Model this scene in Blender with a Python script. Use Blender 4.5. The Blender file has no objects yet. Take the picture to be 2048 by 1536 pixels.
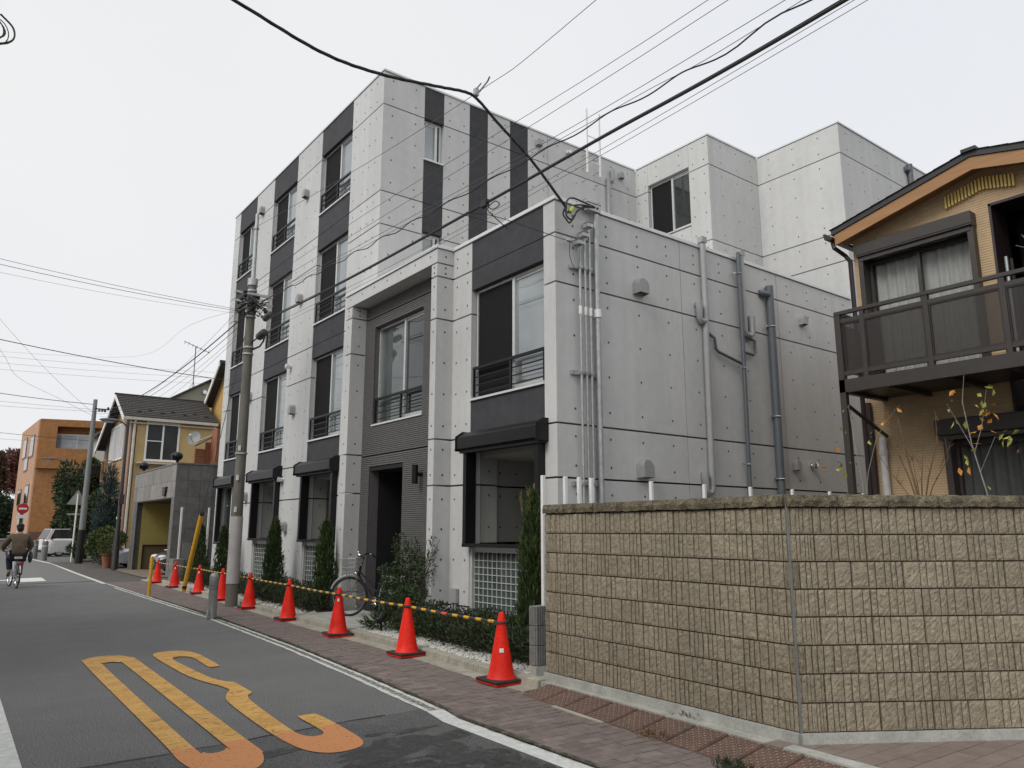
import bpy, bmesh, math, random
import numpy as np
from mathutils import Vector, Matrix
random.seed(7); rng = np.random.default_rng(7)
S = bpy.context.scene
COL = S.collection
R = math.radians

# ------------------------------------------------------------------ camera
cam = bpy.data.cameras.new('camera'); camo = bpy.data.objects.new('camera', cam); COL.objects.link(camo)
cam.sensor_width = 36.0; cam.lens = 1517.25 / 2048 * 36.0
cam.clip_start = 0.05; cam.clip_end = 2000
camo.location = (0, 0, 1.57); camo.rotation_euler = (R(90 + 10.922), 0, R(-37.294))
S.camera = camo
# ------------------------------------------------------------------ sky and sun (overcast, brighter to the left)
SUN_EL, SUN_AZ = 43.0, -99.0          # azimuth clockwise from +Y
W = bpy.data.worlds.new('World'); S.world = W; W.use_nodes = True
nt = W.node_tree; nt.nodes.clear()
wo = nt.nodes.new('ShaderNodeOutputWorld'); bg = nt.nodes.new('ShaderNodeBackground')
sky = nt.nodes.new('ShaderNodeTexSky'); sky.sky_type = 'NISHITA'; sky.sun_disc = False
sky.sun_elevation = R(SUN_EL); sky.sun_rotation = R(SUN_AZ); sky.dust_density = 4.0
mix = nt.nodes.new('ShaderNodeMixRGB'); mix.inputs[0].default_value = 0.93      # closed cloud deck over the sky
tc = nt.nodes.new('ShaderNodeTexCoord'); nz = nt.nodes.new('ShaderNodeTexNoise')
nz.inputs['Scale'].default_value = 1.7; nz.inputs['Detail'].default_value = 3
ramp = nt.nodes.new('ShaderNodeValToRGB')
ramp.color_ramp.elements[0].position = 0.3; ramp.color_ramp.elements[0].color = (7.2, 7.35, 7.7, 1)
ramp.color_ramp.elements[1].position = 0.7; ramp.color_ramp.elements[1].color = (7.75, 7.75, 7.75, 1)
nt.links.new(tc.outputs['Generated'], nz.inputs['Vector'])
nt.links.new(nz.outputs['Fac'], ramp.inputs[0])
nt.links.new(sky.outputs[0], mix.inputs[1]); nt.links.new(ramp.outputs[0], mix.inputs[2])
nt.links.new(mix.outputs[0], bg.inputs['Color']); bg.inputs['Strength'].default_value = 0.10
nt.links.new(bg.outputs[0], wo.inputs[0])
sl = bpy.data.lights.new('sun', 'SUN'); sl.energy = 1.5; sl.angle = R(28); sl.color = (1.0, 0.975, 0.93)
slo = bpy.data.objects.new('sun', sl); COL.objects.link(slo)
_d = Vector((math.sin(R(SUN_AZ)) * math.cos(R(SUN_EL)), math.cos(R(SUN_AZ)) * math.cos(R(SUN_EL)), math.sin(R(SUN_EL))))
slo.rotation_euler = _d.to_track_quat('Z', 'Y').to_euler(); slo.location = _d * 60
S.view_settings.view_transform = 'Standard'; S.view_settings.look = 'None'
S.view_settings.exposure = 0.25; S.view_settings.gamma = 1.0
S.view_settings.use_curve_mapping = False
S.render.engine = 'CYCLES'; S.cycles.max_bounces = 6

# ------------------------------------------------------------------ materials
MATS = {}
def mat(name, col, rough=0.7, metal=0.0, var=0.12, scale=8.0, detail=6, col2=None, bump=0.0, bscale=None,
        rand=0.0, spec=0.5, speck=None, streak=0.0, stretch=None, coat=0.0, ior=None):
    """procedural principled material: noise mixes col -> col2, per-object random brightness, fine bump"""
    if name in MATS: return MATS[name]
    m = bpy.data.materials.new(name); m.use_nodes = True
    N, L = m.node_tree.nodes, m.node_tree.links
    b = N['Principled BSDF']
    b.inputs['Roughness'].default_value = rough; b.inputs['Metallic'].default_value = metal
    b.inputs['Specular IOR Level'].default_value = spec; b.inputs['Coat Weight'].default_value = coat
    if ior: b.inputs['IOR'].default_value = ior
    geo = N.new('ShaderNodeNewGeometry')
    vec = geo.outputs['Position']
    if stretch:
        mp = N.new('ShaderNodeMapping'); mp.inputs['Scale'].default_value = stretch
        L.new(vec, mp.inputs['Vector']); vec = mp.outputs['Vector']
    n1 = N.new('ShaderNodeTexNoise'); n1.inputs['Scale'].default_value = scale; n1.inputs['Detail'].default_value = detail
    n1.inputs['Roughness'].default_value = 0.62
    L.new(vec, n1.inputs['Vector'])
    if col2 is None: col2 = tuple(min(1, c * (1 + var)) for c in col); col = tuple(c * (1 - var) for c in col)
    cr = N.new('ShaderNodeValToRGB')
    cr.color_ramp.elements[0].position = 0.34; cr.color_ramp.elements[0].color = (*col, 1)
    cr.color_ramp.elements[1].position = 0.66; cr.color_ramp.elements[1].color = (*col2, 1)
    L.new(n1.outputs['Fac'], cr.inputs[0])
    out = cr.outputs[0]
    if speck:                                   # (scale, amount) aggregate specks
        n2 = N.new('ShaderNodeTexNoise'); n2.inputs['Scale'].default_value = speck[0]; n2.inputs['Detail'].default_value = 3
        L.new(geo.outputs['Position'], n2.inputs['Vector'])
        r2 = N.new('ShaderNodeMapRange'); r2.inputs[1].default_value = 0.3; r2.inputs[2].default_value = 0.7
        r2.inputs[3].default_value = 1 - speck[1]; r2.inputs[4].default_value = 1 + speck[1]
        L.new(n2.outputs['Fac'], r2.inputs[0])
        mm = N.new('ShaderNodeMixRGB'); mm.blend_type = 'MULTIPLY'; mm.inputs[0].default_value = 1
        L.new(out, mm.inputs[1]); L.new(r2.outputs[0], mm.inputs[2]); out = mm.outputs[0]
    if streak:                                  # faint vertical run-off streaks and broad blotches
        for sc, st in ((1.0, (5.5, 5.5, .22)), (.45, (1, 1, 1))):
            mp = N.new('ShaderNodeMapping'); mp.inputs['Scale'].default_value = st; L.new(geo.outputs['Position'], mp.inputs['Vector'])
            n4 = N.new('ShaderNodeTexNoise'); n4.inputs['Scale'].default_value = sc; n4.inputs['Detail'].default_value = 4; L.new(mp.outputs[0], n4.inputs['Vector'])
            r4 = N.new('ShaderNodeMapRange'); r4.inputs[1].default_value = .3; r4.inputs[2].default_value = .7; r4.inputs[3].default_value = 1 - streak; r4.inputs[4].default_value = 1 + streak * .5
            L.new(n4.outputs['Fac'], r4.inputs[0]); m4 = N.new('ShaderNodeMixRGB'); m4.blend_type = 'MULTIPLY'; m4.inputs[0].default_value = 1
            L.new(out, m4.inputs[1]); L.new(r4.outputs[0], m4.inputs[2]); out = m4.outputs[0]
    if rand:
        oi = N.new('ShaderNodeObjectInfo'); r3 = N.new('ShaderNodeMapRange')
        r3.inputs[3].default_value = 1 - rand; r3.inputs[4].default_value = 1 + rand
        L.new(oi.outputs['Random'], r3.inputs[0])
        mm = N.new('ShaderNodeMixRGB'); mm.blend_type = 'MULTIPLY'; mm.inputs[0].default_value = 1
        L.new(out, mm.inputs[1]); L.new(r3.outputs[0], mm.inputs[2]); out = mm.outputs[0]
    L.new(out, b.inputs['Base Color'])
    if bump:
        n3 = N.new('ShaderNodeTexNoise'); n3.inputs['Scale'].default_value = bscale or scale * 6; n3.inputs['Detail'].default_value = 5
        L.new(geo.outputs['Position'], n3.inputs['Vector'])
        bp = N.new('ShaderNodeBump'); bp.inputs['Strength'].default_value = bump; bp.inputs['Distance'].default_value = 0.02
        L.new(n3.outputs['Fac'], bp.inputs['Height']); L.new(bp.outputs[0], b.inputs['Normal'])
    MATS[name] = m; return m

def glass(name, col=(.05, .055, .06), ior=1.9, rough=0.03, var=0.3, scale=0.8, stretch=None):
    return mat(name, col, rough=rough, var=var, scale=scale, detail=2, spec=0.5, ior=ior, stretch=stretch)

def seethrough(name, col, k, rough=0.3):
    m = bpy.data.materials.new(name); m.use_nodes = True
    N, L = m.node_tree.nodes, m.node_tree.links
    b = N['Principled BSDF']; b.inputs['Base Color'].default_value = (*col, 1); b.inputs['Roughness'].default_value = rough
    t = N.new('ShaderNodeBsdfTransparent'); t.inputs[0].default_value = (.9, .9, .89, 1)
    mx = N.new('ShaderNodeMixShader'); mx.inputs[0].default_value = k
    L.new(t.outputs[0], mx.inputs[1]); L.new(b.outputs[0], mx.inputs[2])
    L.new(mx.outputs[0], N['Material Output'].inputs[0]); MATS[name] = m; return m

M_conc = mat('coated_concrete', (.525, .528, .522), rough=.75, col2=(.580, .582, .574), scale=1.3, detail=9, bump=.04, bscale=40, rand=.04, streak=.045, stretch=(1, 1, .35), speck=(9, .035))
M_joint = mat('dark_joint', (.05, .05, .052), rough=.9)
M_hole = mat('tie_hole_mortar_and_shade', (.082, .082, .082), rough=.9)  # flat discs: mortar tone with the dimple's shade put into the colour
M_char = mat('charcoal_render', (.046, .047, .052), rough=.85, var=.16, scale=5, bump=.25, bscale=90, speck=(60, .12), rand=.05)
M_tile = mat('ribbed_grey_tile', (.125, .12, .118), rough=.6, var=.12, scale=14)
M_alu = mat('silver_aluminium', (.60, .61, .60), rough=.42, metal=.35, var=.06)
M_coping = mat('pale_metal_coping', (.66, .68, .67), rough=.4, metal=.2, var=.05, scale=3)
M_black = mat('black_aluminium', (.009, .009, .0095), rough=.42, var=.15, spec=.3)
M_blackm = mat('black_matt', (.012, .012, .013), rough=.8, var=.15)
M_rail = mat('dark_rail_paint', (.010, .010, .011), rough=.45, var=.15, spec=.3)
M_screen = mat('insect_screen', (.013, .013, .0135), rough=.85, spec=.2, var=.15, scale=20)
M_conc_shade = mat('shade_darkened_court_concrete', (.30, .30, .29), rough=.8, col2=(.36, .36, .345), scale=1.6, detail=8, stretch=(1, 1, .4))  # court concrete, darkened in colour to stand in for the recess shade
M_glass = glass('sky_toned_window_glass', (.24, .27, .28), ior=2.1)  # pale base colour carries part of the sky reflection
M_glassd = glass('dark_window_glass', (.03, .033, .034), ior=1.65)
M_vent = mat('grey_vent_paint', (.28, .28, .28), rough=.5, var=.06)
M_steel = mat('galvanised_steel', (.42, .43, .43), rough=.45, metal=.55, var=.15, scale=12)
M_bright = mat('stainless_steel', (.66, .66, .66), rough=.22, metal=.95, var=.06)
M_pvcl = mat('pale_grey_pvc', (.34, .34, .345), rough=.5, var=.06)
M_pvcd = mat('slate_grey_pvc', (.105, .12, .135), rough=.45, var=.08)
M_white = mat('white_plastic', (.78, .78, .77), rough=.4, var=.04)
M_asph = mat('asphalt', (.150, .150, .147), rough=.9, col2=(.176, .176, .172), scale=1.3, detail=8, bump=.7, bscale=80, speck=(75, .55))
M_kerb = mat('kerb_concrete', (.29, .272, .22), rough=.9, col2=(.41, .385, .315), scale=7, detail=8, bump=.25, bscale=70, rand=.08, speck=(90, .15))
M_brick = mat('paving_brick', (.155, .124, .112), rough=.9, col2=(.222, .180, .163), scale=9, detail=8, bump=.3, bscale=120, rand=.22, speck=(160, .15))
M_grout = mat('sandy_joint_bed', (.055, .05, .034), rough=.95, var=.25, scale=20)
M_line = mat('white_road_paint', (.62, .63, .60), rough=.8, var=.14, scale=14, speck=(120, .14))
M_split = mat('split_face_block', (.232, .195, .138), rough=.95, col2=(.345, .297, .220), scale=24, detail=9, bump=.45, bscale=150, rand=.09, speck=(130, .38))
M_cap = mat('weathered_wall_cap', (.055, .048, .033), rough=.95, col2=(.20, .168, .108), scale=13, detail=9, bump=.8, bscale=60, rand=.15, speck=(70, .4))
M_mortar_groove = mat('mortar_and_groove_shade', (.085, .066, .040), rough=.95, var=.2, scale=20)
M_cement = mat('pale_cement', (.32, .325, .29), rough=.9, col2=(.47, .47, .43), scale=6, detail=8, bump=.2, bscale=60, speck=(60, .12))
M_greyblock = mat('grey_block', (.17, .165, .165), rough=.9, col2=(.24, .235, .232), scale=20, bump=.3, bscale=110, rand=.06)
M_rust = mat('rusty_checker_plate', (.082, .055, .042), rough=.75, col2=(.150, .082, .056), scale=11, detail=8, rand=.12, speck=(70, .25), bump=.2, bscale=80)
M_stud = mat('worn_checker_stud', (.15, .105, .085), rough=.55, col2=(.24, .155, .115), scale=14, metal=.2)
M_ftile = mat('brown_paving_tile', (.185, .145, .125), rough=.7, col2=(.235, .19, .165), scale=6, rand=.07, speck=(120, .10))
M_orange = mat('cone_orange', (.80, .022, .009), spec=.3, rough=.5, var=.14, scale=6, rand=.10, speck=(30, .10))
M_orangel = mat('faded_orange_band', (.74, .085, .05), rough=.5, var=.08)
M_rubber = mat('black_rubber', (.03, .025, .024), rough=.75, var=.2)
M_yellow = mat('yellow_paint', (.62, .33, .012), rough=.5, var=.12, scale=14)
M_pole = mat('pole_concrete', (.115, .108, .092), rough=.9, col2=(.17, .16, .137), scale=5, detail=7, bump=.2, bscale=50, stretch=(1, 1, .3))
M_wrap = mat('grey_pole_wrap', (.36, .345, .335), rough=.75, col2=(.44, .425, .41), scale=4, speck=(160, .12))
M_wire = mat('black_cable', (.02, .02, .021), rough=.6, var=.1)
M_thin = mat('grey_thin_cable', (.10, .10, .11), rough=.6, var=.1)
M_gravel = mat('white_gravel', (.42, .40, .36), rough=.9, col2=(.70, .69, .65), scale=45)
M_soil = mat('planter_soil', (.075, .062, .045), rough=.95, var=.3, scale=18)
M_bark = mat('bark', (.07, .055, .04), rough=.95, var=.3, scale=25, stretch=(1, 1, .25))

# ------------------------------------------------------------------ mesh helpers
OFF = {}
class MB:
    def __init__(s): s.v = []; s.f = []; s.m = []; s.mi = 0
    def add(s, vs, fs):
        o = len(s.v); s.v.extend([tuple(v) for v in vs]); s.f.extend([tuple(i + o for i in f) for f in fs]); s.m.extend([s.mi] * len(fs)); return s
    def box(s, x0, x1, y0, y1, z0, z1):
        if x0 > x1: x0, x1 = x1, x0
        if y0 > y1: y0, y1 = y1, y0
        if z0 > z1: z0, z1 = z1, z0
        return s.add([(x0,y0,z0),(x1,y0,z0),(x1,y1,z0),(x0,y1,z0),(x0,y0,z1),(x1,y0,z1),(x1,y1,z1),(x0,y1,z1)],
              [(0,3,2,1),(4,5,6,7),(0,1,5,4),(1,2,6,5),(2,3,7,6),(3,0,4,7)])
    def hexa(s, p):          # 8 points: bottom ring 0-3 (ccw from above), top ring 4-7
        return s.add(p, [(0,3,2,1),(4,5,6,7),(0,1,5,4),(1,2,6,5),(2,3,7,6),(3,0,4,7)])
    def prism(s, poly, a, b, axis='y'):
        n = len(poly)
        def P(u, w, t): return {'y': (u, t, w), 'x': (t, u, w), 'z': (u, w, t)}[axis]
        vs = [P(u, w, a) for u, w in poly] + [P(u, w, b) for u, w in poly]
        fs = [tuple(range(n)), tuple(range(2*n-1, n-1, -1))] + [(i, i+n, (i+1) % n + n, (i+1) % n) for i in range(n)]
        return s.add(vs, fs)
    def tube(s, pts, r, n=8, caps=True):
        pts = [Vector(p) for p in pts]; rs = r if isinstance(r, (list, tuple)) else [r] * len(pts)
        o = len(s.v); vs = []; up = None
        for i, p in enumerate(pts):
            d = (pts[min(i+1, len(pts)-1)] - pts[max(i-1, 0)])
            if d.length < 1e-9: d = Vector((0,0,1))
            d.normalize()
            if up is None:
                up = Vector((0,0,1)) if abs(d.z) < .9 else Vector((1,0,0))
            a = d.cross(up)
            if a.length < 1e-5: a = d.cross(Vector((0.3,1,0.2)))
            a.normalize(); b = a.cross(d).normalized(); up = b
            for k in range(n):
                t = 2*math.pi*k/n
                vs.append(p + (a*math.cos(t) + b*math.sin(t)) * rs[i])
        fs = []
        for i in range(len(pts)-1):
            for k in range(n):
                fs.append((i*n+k, (i+1)*n+k, (i+1)*n+(k+1) % n, i*n+(k+1) % n))
        if caps: fs.append(tuple(range(n))); fs.append(tuple(range(len(pts)*n-1, (len(pts)-1)*n-1, -1)))
        return s.add(vs, fs)
    def lathe(s, prof, n=16, c=(0,0,0), caps=True):       # prof: (r, z)
        vs = []
        for r, z in prof:
            for k in range(n):
                t = 2*math.pi*k/n; vs.append((c[0]+r*math.cos(t), c[1]+r*math.sin(t), c[2]+z))
        fs = [(i*n+k, i*n+(k+1) % n, (i+1)*n+(k+1) % n, (i+1)*n+k) for i in range(len(prof)-1) for k in range(n)]
        if caps: fs.append(tuple(range(n-1, -1, -1))); fs.append(tuple(range((len(prof)-1)*n, len(prof)*n)))
        return s.add(vs, fs)
    def ball(s, c, r, n=10, m=7):
        rx, ry, rz = r if isinstance(r, (tuple, list)) else (r, r, r)
        vs = [(c[0], c[1], c[2]-rz)]
        for i in range(1, m):
            ph = -math.pi/2 + math.pi*i/m
            for k in range(n):
                t = 2*math.pi*k/n; vs.append((c[0]+rx*math.cos(ph)*math.cos(t), c[1]+ry*math.cos(ph)*math.sin(t), c[2]+rz*math.sin(ph)))
        vs.append((c[0], c[1], c[2]+rz)); T = len(vs)-1
        fs = [(0, 1+(k+1) % n, 1+k) for k in range(n)]
        for i in range(m-2):
            for k in range(n): fs.append((1+i*n+k, 1+i*n+(k+1) % n, 1+(i+1)*n+(k+1) % n, 1+(i+1)*n+k))
        fs += [(T, 1+(m-2)*n+k, 1+(m-2)*n+(k+1) % n) for k in range(n)]
        return s.add(vs, fs)
    def torus(s, c, Rr, r, axis='y', n=28, k=6, a0=0, a1=2*math.pi):
        full = abs(a1-a0-2*math.pi) < 1e-6; cnt = n if full else n+1
        vs = []
        for i in range(cnt):
            t = a0+(a1-a0)*i/n
            for j in range(k):
                q = 2*math.pi*j/k; rr = Rr+r*math.cos(q); h = r*math.sin(q)
                u, w = rr*math.cos(t), rr*math.sin(t)
                p = {'y': (u, h, w), 'x': (h, u, w), 'z': (u, w, h)}[axis]
                vs.append((c[0]+p[0], c[1]+p[1], c[2]+p[2]))
        fs = []
        for i in range(n):
            i2 = (i+1) % cnt
            for j in range(k): fs.append((i*k+j, i2*k+j, i2*k+(j+1) % k, i*k+(j+1) % k))
        return s.add(vs, fs)
    def build(s, name, mats, parent=None, smooth=False, world=True, **pr):
        me = bpy.data.meshes.new(name)
        off = OFF.get(parent.name, Vector((0,0,0))) if (parent and world) else Vector((0,0,0))
        vs = np.array(s.v, dtype=float).reshape(-1, 3) - np.array(off)
        me.from_pydata(vs.tolist(), [], s.f)
        ml = mats if isinstance(mats, (list, tuple)) else [mats]
        for m in ml: me.materials.append(m)
        if len(ml) > 1: me.polygons.foreach_set('material_index', s.m)
        bm = bmesh.new(); bm.from_mesh(me); bmesh.ops.recalc_face_normals(bm, faces=bm.faces); bm.to_mesh(me); bm.free()
        if smooth:
            me.polygons.foreach_set('use_smooth', [True]*len(me.polygons)); me.set_sharp_from_angle(angle=R(40))
        me.update()
        return link(me, name, parent, **pr)

def link(me, name, parent=None, **pr):
    o = bpy.data.objects.new(name, me); COL.objects.link(o)
    if parent:
        o.parent = parent; OFF[o.name] = OFF.get(parent.name, Vector((0,0,0)))
    for k, v in pr.items():
        if v is not None: o[k] = v
    return o
def thing(name, label, cat, loc=(0,0,0), group=None, rot=0):
    o = bpy.data.objects.new(name, None); COL.objects.link(o); o.location = loc; o.rotation_euler = (0, 0, rot)
    o.empty_display_size = .1
    o['label'] = label; o['category'] = cat
    if group: o['group'] = group
    OFF[o.name] = Vector(loc) if not rot else Vector((0,0,0))
    return o
def tag(o, label, cat, group=None):
    o['label'] = label; o['category'] = cat
    if group: o['group'] = group
    return o
def struct(o): o['kind'] = 'structure'; return o
def copy_tree(o, parent=None):
    c = o.copy(); COL.objects.link(c)
    if parent: c.parent = parent
    for ch in list(o.children): copy_tree(ch, c)
    return c
def bevel(o, w=.006, seg=1):
    m = o.modifiers.new('bevel', 'BEVEL'); m.width = w; m.segments = seg; m.limit_method = 'ANGLE'; return o
def quadsheet(pts, z, name, m, **pr):
    b = MB(); b.add([(x, y, z) for x, y in pts], [tuple(range(len(pts)))]); return b.build(name, m, **pr)
def interp(tab, y):
    return float(np.interp(y, [t[0] for t in tab], [t[1] for t in tab]))
# ------------------------------------------------------------------ ground, road, markings
KERB = [(-6, 4.93), (2.5, 4.99), (7, 5.04), (8.57, 5.17), (9.84, 5.23), (12.45, 5.30), (17.8, 5.53), (27, 5.90), (45, 6.55)]   # Y -> X of the kerb foot
LINEL = [(-8, 3.40), (2, 3.56), (5.75, 3.62), (6.1, 3.70), (8, 3.88), (10.6, 4.08), (15, 4.29), (19.5, 4.32), (25.6, 4.40), (34, 4.65), (43, 5.0)]
kx = lambda y: interp(KERB, y)
lx = lambda y: interp(LINEL, y)
b = MB(); b.box(-400, 400, -400, 400, -1.2, -.012)
struct(b.build('ground', mat('plain_ground', (.075, .073, .068), rough=.95, var=.2, scale=.6)))
# asphalt carriageway, with a newer patch at the near end
b = MB(); ys = [6.06, 8, 12, 16, 20, 26, 34, 43, 60, 110]
pts = [(-9, y) for y in ys] + [(kx(y) - .2 if y < 43 else 30, y) for y in reversed(ys)]
b.add([(x, y, 0) for x, y in pts], [tuple(range(len(pts)))]); struct(b.build('road', M_asph))
M_patch = mat('older_asphalt', (.095, .095, .093), rough=.88, col2=(.130, .130, .127), scale=1.6, detail=8, bump=.6, bscale=140, speck=(75, .55))
edge = []
x = -9.0
while x < 5.0:
    edge.append((x, 6.16 - .05 * math.sin(x * 1.3) + random.uniform(-.015, .015))); x += .13
b = MB(); pts = edge + [(5.0, -12), (-9, -12)]
b.add([(x, y, .004) for x, y in pts], [tuple(range(len(pts)))]); struct(b.build('road_patch', M_patch))
# crack along the joint
b = MB(); w = [random.uniform(.006, .022) for _ in edge]
vs = [(x, y + w[i], .006) for i, (x, y) in enumerate(edge)] + [(x, y - w[i] * .7, .006) for i, (x, y) in enumerate(edge)]
n = len(edge); b.add(vs, [(i, i + n, i + n + 1, i + 1) for i in range(n - 1) if -1.5 < edge[i][0] < 3.4 and random.random() > .06])
struct(b.build('road_crack', mat('bitumen_seam', (.022, .022, .022), rough=.7)))
# damp patches: irregular blotches of wetter asphalt
M_damp = mat('damp_asphalt', (.048, .048, .047), rough=.6, col2=(.068, .068, .066), scale=3, bump=.5, bscale=90, speck=(100, .34))
b = MB()
for (cx, cy, ra, rb, ang) in ((3.0, 5.25, .62, .22, .2), (3.25, 4.75, .3, .35, .5), (2.72, 4.9, .3, .16, -.2), (2.55, 4.62, .62, .2, .1), (3.3, 5.62, .20, .05, .1), (2.1, 4.55, .4, .14, 0), (3.36, 4.3, .22, .3, 0), (1.5, 5.62, .9, .12, .1), (1.25, 5.2, .45, .10, 0), (3.0, 5.68, .12, .04, 0)):
    o = len(b.v); k = 42; ph = [random.uniform(0, 6.28) for _ in range(5)]
    ring = []
    for i in range(k):
        t = 2 * math.pi * i / k; r = 1 + .20 * math.sin(3 * t + ph[0]) + .13 * math.sin(5 * t + ph[1]) + .09 * math.sin(9 * t + ph[2]) + .07 * math.sin(14 * t + ph[3]) + random.uniform(-.06, .06)
        u, v = ra * r * math.cos(t), rb * r * math.sin(t)
        ring.append((min(cx + u * math.cos(ang) - v * math.sin(ang), lx(cy) - .02), cy + u * math.sin(ang) + v * math.cos(ang), .0064 + .0002 * len(b.f)))
    b.add(ring, [tuple(range(k))])
def soft_alpha(m, scale=7, lo=.42, hi=.58):
    N, L = m.node_tree.nodes, m.node_tree.links
    p = N['Principled BSDF']; t = N.new('ShaderNodeBsdfTransparent'); mx = N.new('ShaderNodeMixShader')
    g = N.new('ShaderNodeNewGeometry'); n = N.new('ShaderNodeTexNoise'); n.inputs['Scale'].default_value = scale; n.inputs['Detail'].default_value = 8; n.inputs['Roughness'].default_value = .7
    r = N.new('ShaderNodeMapRange'); r.inputs[1].default_value = lo; r.inputs[2].default_value = hi
    L.new(g.outputs['Position'], n.inputs['Vector']); L.new(n.outputs['Fac'], r.inputs[0]); L.new(r.outputs[0], mx.inputs[0])
    L.new(t.outputs[0], mx.inputs[1]); L.new(p.outputs[0], mx.inputs[2]); L.new(mx.outputs[0], N['Material Output'].inputs[0]); return m
soft_alpha(M_damp, 6, .36, .62)
struct(b.build('damp_patch', M_damp))

# white edge line: crisp at the near end, worn to its two edges further on
def strip(y0, y1, xa, xb, z, step=.4, jag=0):
    b = MB(); n = max(2, int((y1 - y0) / step)); L_ = []; R_ = []
    for i in range(n + 1):
        y = y0 + (y1 - y0) * i / n
        L_.append((xa(y) + random.uniform(-jag, jag), y, z)); R_.append((xb(y) + random.uniform(-jag, jag), y, z))
    b.add(L_ + R_, [(i, i + n + 1, i + n + 2, i + 1) for i in range(n)]); return b
struct(strip(-8, 6.1, lambda y: lx(y), lambda y: lx(y) + .165, .008).build('edge_line', M_line))
M_worn = soft_alpha(mat('worn_road_paint', (.62, .63, .58), rough=.85, var=.2, scale=18), 34, .34, .46)
M_wornc = soft_alpha(mat('scuffed_road_paint', (.46, .47, .44), rough=.85, var=.2, scale=18), 30, .47, .57)
struct(strip(6.12, 24, lambda y: lx(y), lambda y: lx(y) + .052, .005, .12, .008).build('edge_line', M_worn))
struct(strip(6.12, 26, lambda y: lx(y) + .115, lambda y: lx(y) + .165, .005, .12, .008).build('edge_line', M_worn))
struct(strip(6.12, 9.2, lambda y: lx(y) + .05, lambda y: lx(y) + .117, .005, .2).build('edge_line', M_wornc))
struct(strip(26, 43, lambda y: lx(y) + .02, lambda y: lx(y) + .15, .005).build('edge_line', M_worn))
struct(strip(43.2, 62, lambda y: 5.0 - (y - 43) * .02, lambda y: 5.15 - (y - 43) * .02, .005).build('edge_line', M_line))
struct(strip(-8, 12.5, lambda y: .30 + .02 * y, lambda y: .58 + .02 * y, .008).build('edge_line', M_line))
quadsheet([(-4, 29.4), (3.0, 29.5), (3.0, 29.95), (-4, 29.85)], .005, 'stop_line', M_line, kind='structure')
quadsheet([(2.55, 28.3), (3.25, 28.4), (3.35, 30.6), (2.7, 30.5)], .009, 'stop_line', M_line, kind='structure')
quadsheet([(-3, 52), (2.6, 52), (2.6, 52.6), (-3, 52.6)], .005, 'stop_line', M_line, kind='structure')
M_moss = soft_alpha(mat('gutter_moss', (.035, .045, .018), rough=.95, col2=(.07, .075, .03), scale=12), 9, .42, .58)
struct(strip(-2, 20, lambda y: lx(y) + .155, lambda y: lx(y) + .205, .0235, .15, .012).build('moss_line', M_moss))
# transverse bitumen seam further up the road
quadsheet([(-6, 26.35), (5.2, 27.4), (5.2, 27.75), (-6, 26.6)], .003, 'road_seam', mat('seam_asphalt', (.05, .05, .05), rough=.85, var=.2, scale=4), kind='structure')

# the "30" speed marking (read from the other direction)
def smooth_poly(pts, n=5):
    k = len(pts); out = []
    for i in range(k):
        p0, p1, p2, p3 = [np.array(pts[(i + j - 1) % k][:2], float) for j in range(4)]
        if len(pts[i]) > 2: out.append(tuple(p1))
        if len(pts[i]) > 2 and len(pts[(i + 1) % k]) > 2: continue
        for t in np.linspace(0, 1, n, endpoint=False):
            if t == 0 and len(pts[i]) > 2: continue
            a = .5 * ((2 * p1) + (-p0 + p2) * t + (2 * p0 - 5 * p1 + 4 * p2 - p3) * t * t + (-p0 + 3 * p1 - 3 * p2 + p3) * t ** 3); out.append(tuple(a))
    return out
def fill2d(loops, z, name, m):
    cu = bpy.data.curves.new(name, 'CURVE'); cu.dimensions = '2D'; cu.fill_mode = 'FRONT'
    for lp in loops:
        sp = cu.splines.new('POLY'); sp.points.add(len(lp) - 1)
        for i, (x, y) in enumerate(lp): sp.points[i].co = (x, y, 0, 1)
        sp.use_cyclic_u = True
    o = bpy.data.objects.new(name, cu); COL.objects.link(o)
    me = bpy.data.meshes.new_from_object(o.evaluated_get(bpy.context.evaluated_depsgraph_get()))
    bpy.data.objects.remove(o); me.materials.clear(); me.materials.append(m)
    me.transform(Matrix.Translation((0, 0, z))); return struct(link(me, name))
M_mark = mat('orange_road_paint', (.54, .295, .075), rough=.85, col2=(.70, .41, .12), scale=5, detail=9, speck=(70, .16))
# older paint is ochre and cracked, the re-laid near end is fresh orange
N_, L_ = M_mark.node_tree.nodes, M_mark.node_tree.links
g_ = N_.new('ShaderNodeNewGeometry'); sx = N_.new('ShaderNodeSeparateXYZ'); L_.new(g_.outputs['Position'], sx.inputs[0])
lt = N_.new('ShaderNodeMath'); lt.operation = 'LESS_THAN'; lt.inputs[1].default_value = 6.16; L_.new(sx.outputs['Y'], lt.inputs[0])
mm = N_.new('ShaderNodeMixRGB'); L_.new(lt.outputs[0], mm.inputs[0]); src = N_['Principled BSDF'].inputs['Base Color'].links[0].from_socket
L_.new(src, mm.inputs[1]); mm.inputs[2].default_value = (.60, .26, .10, 1)
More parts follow.
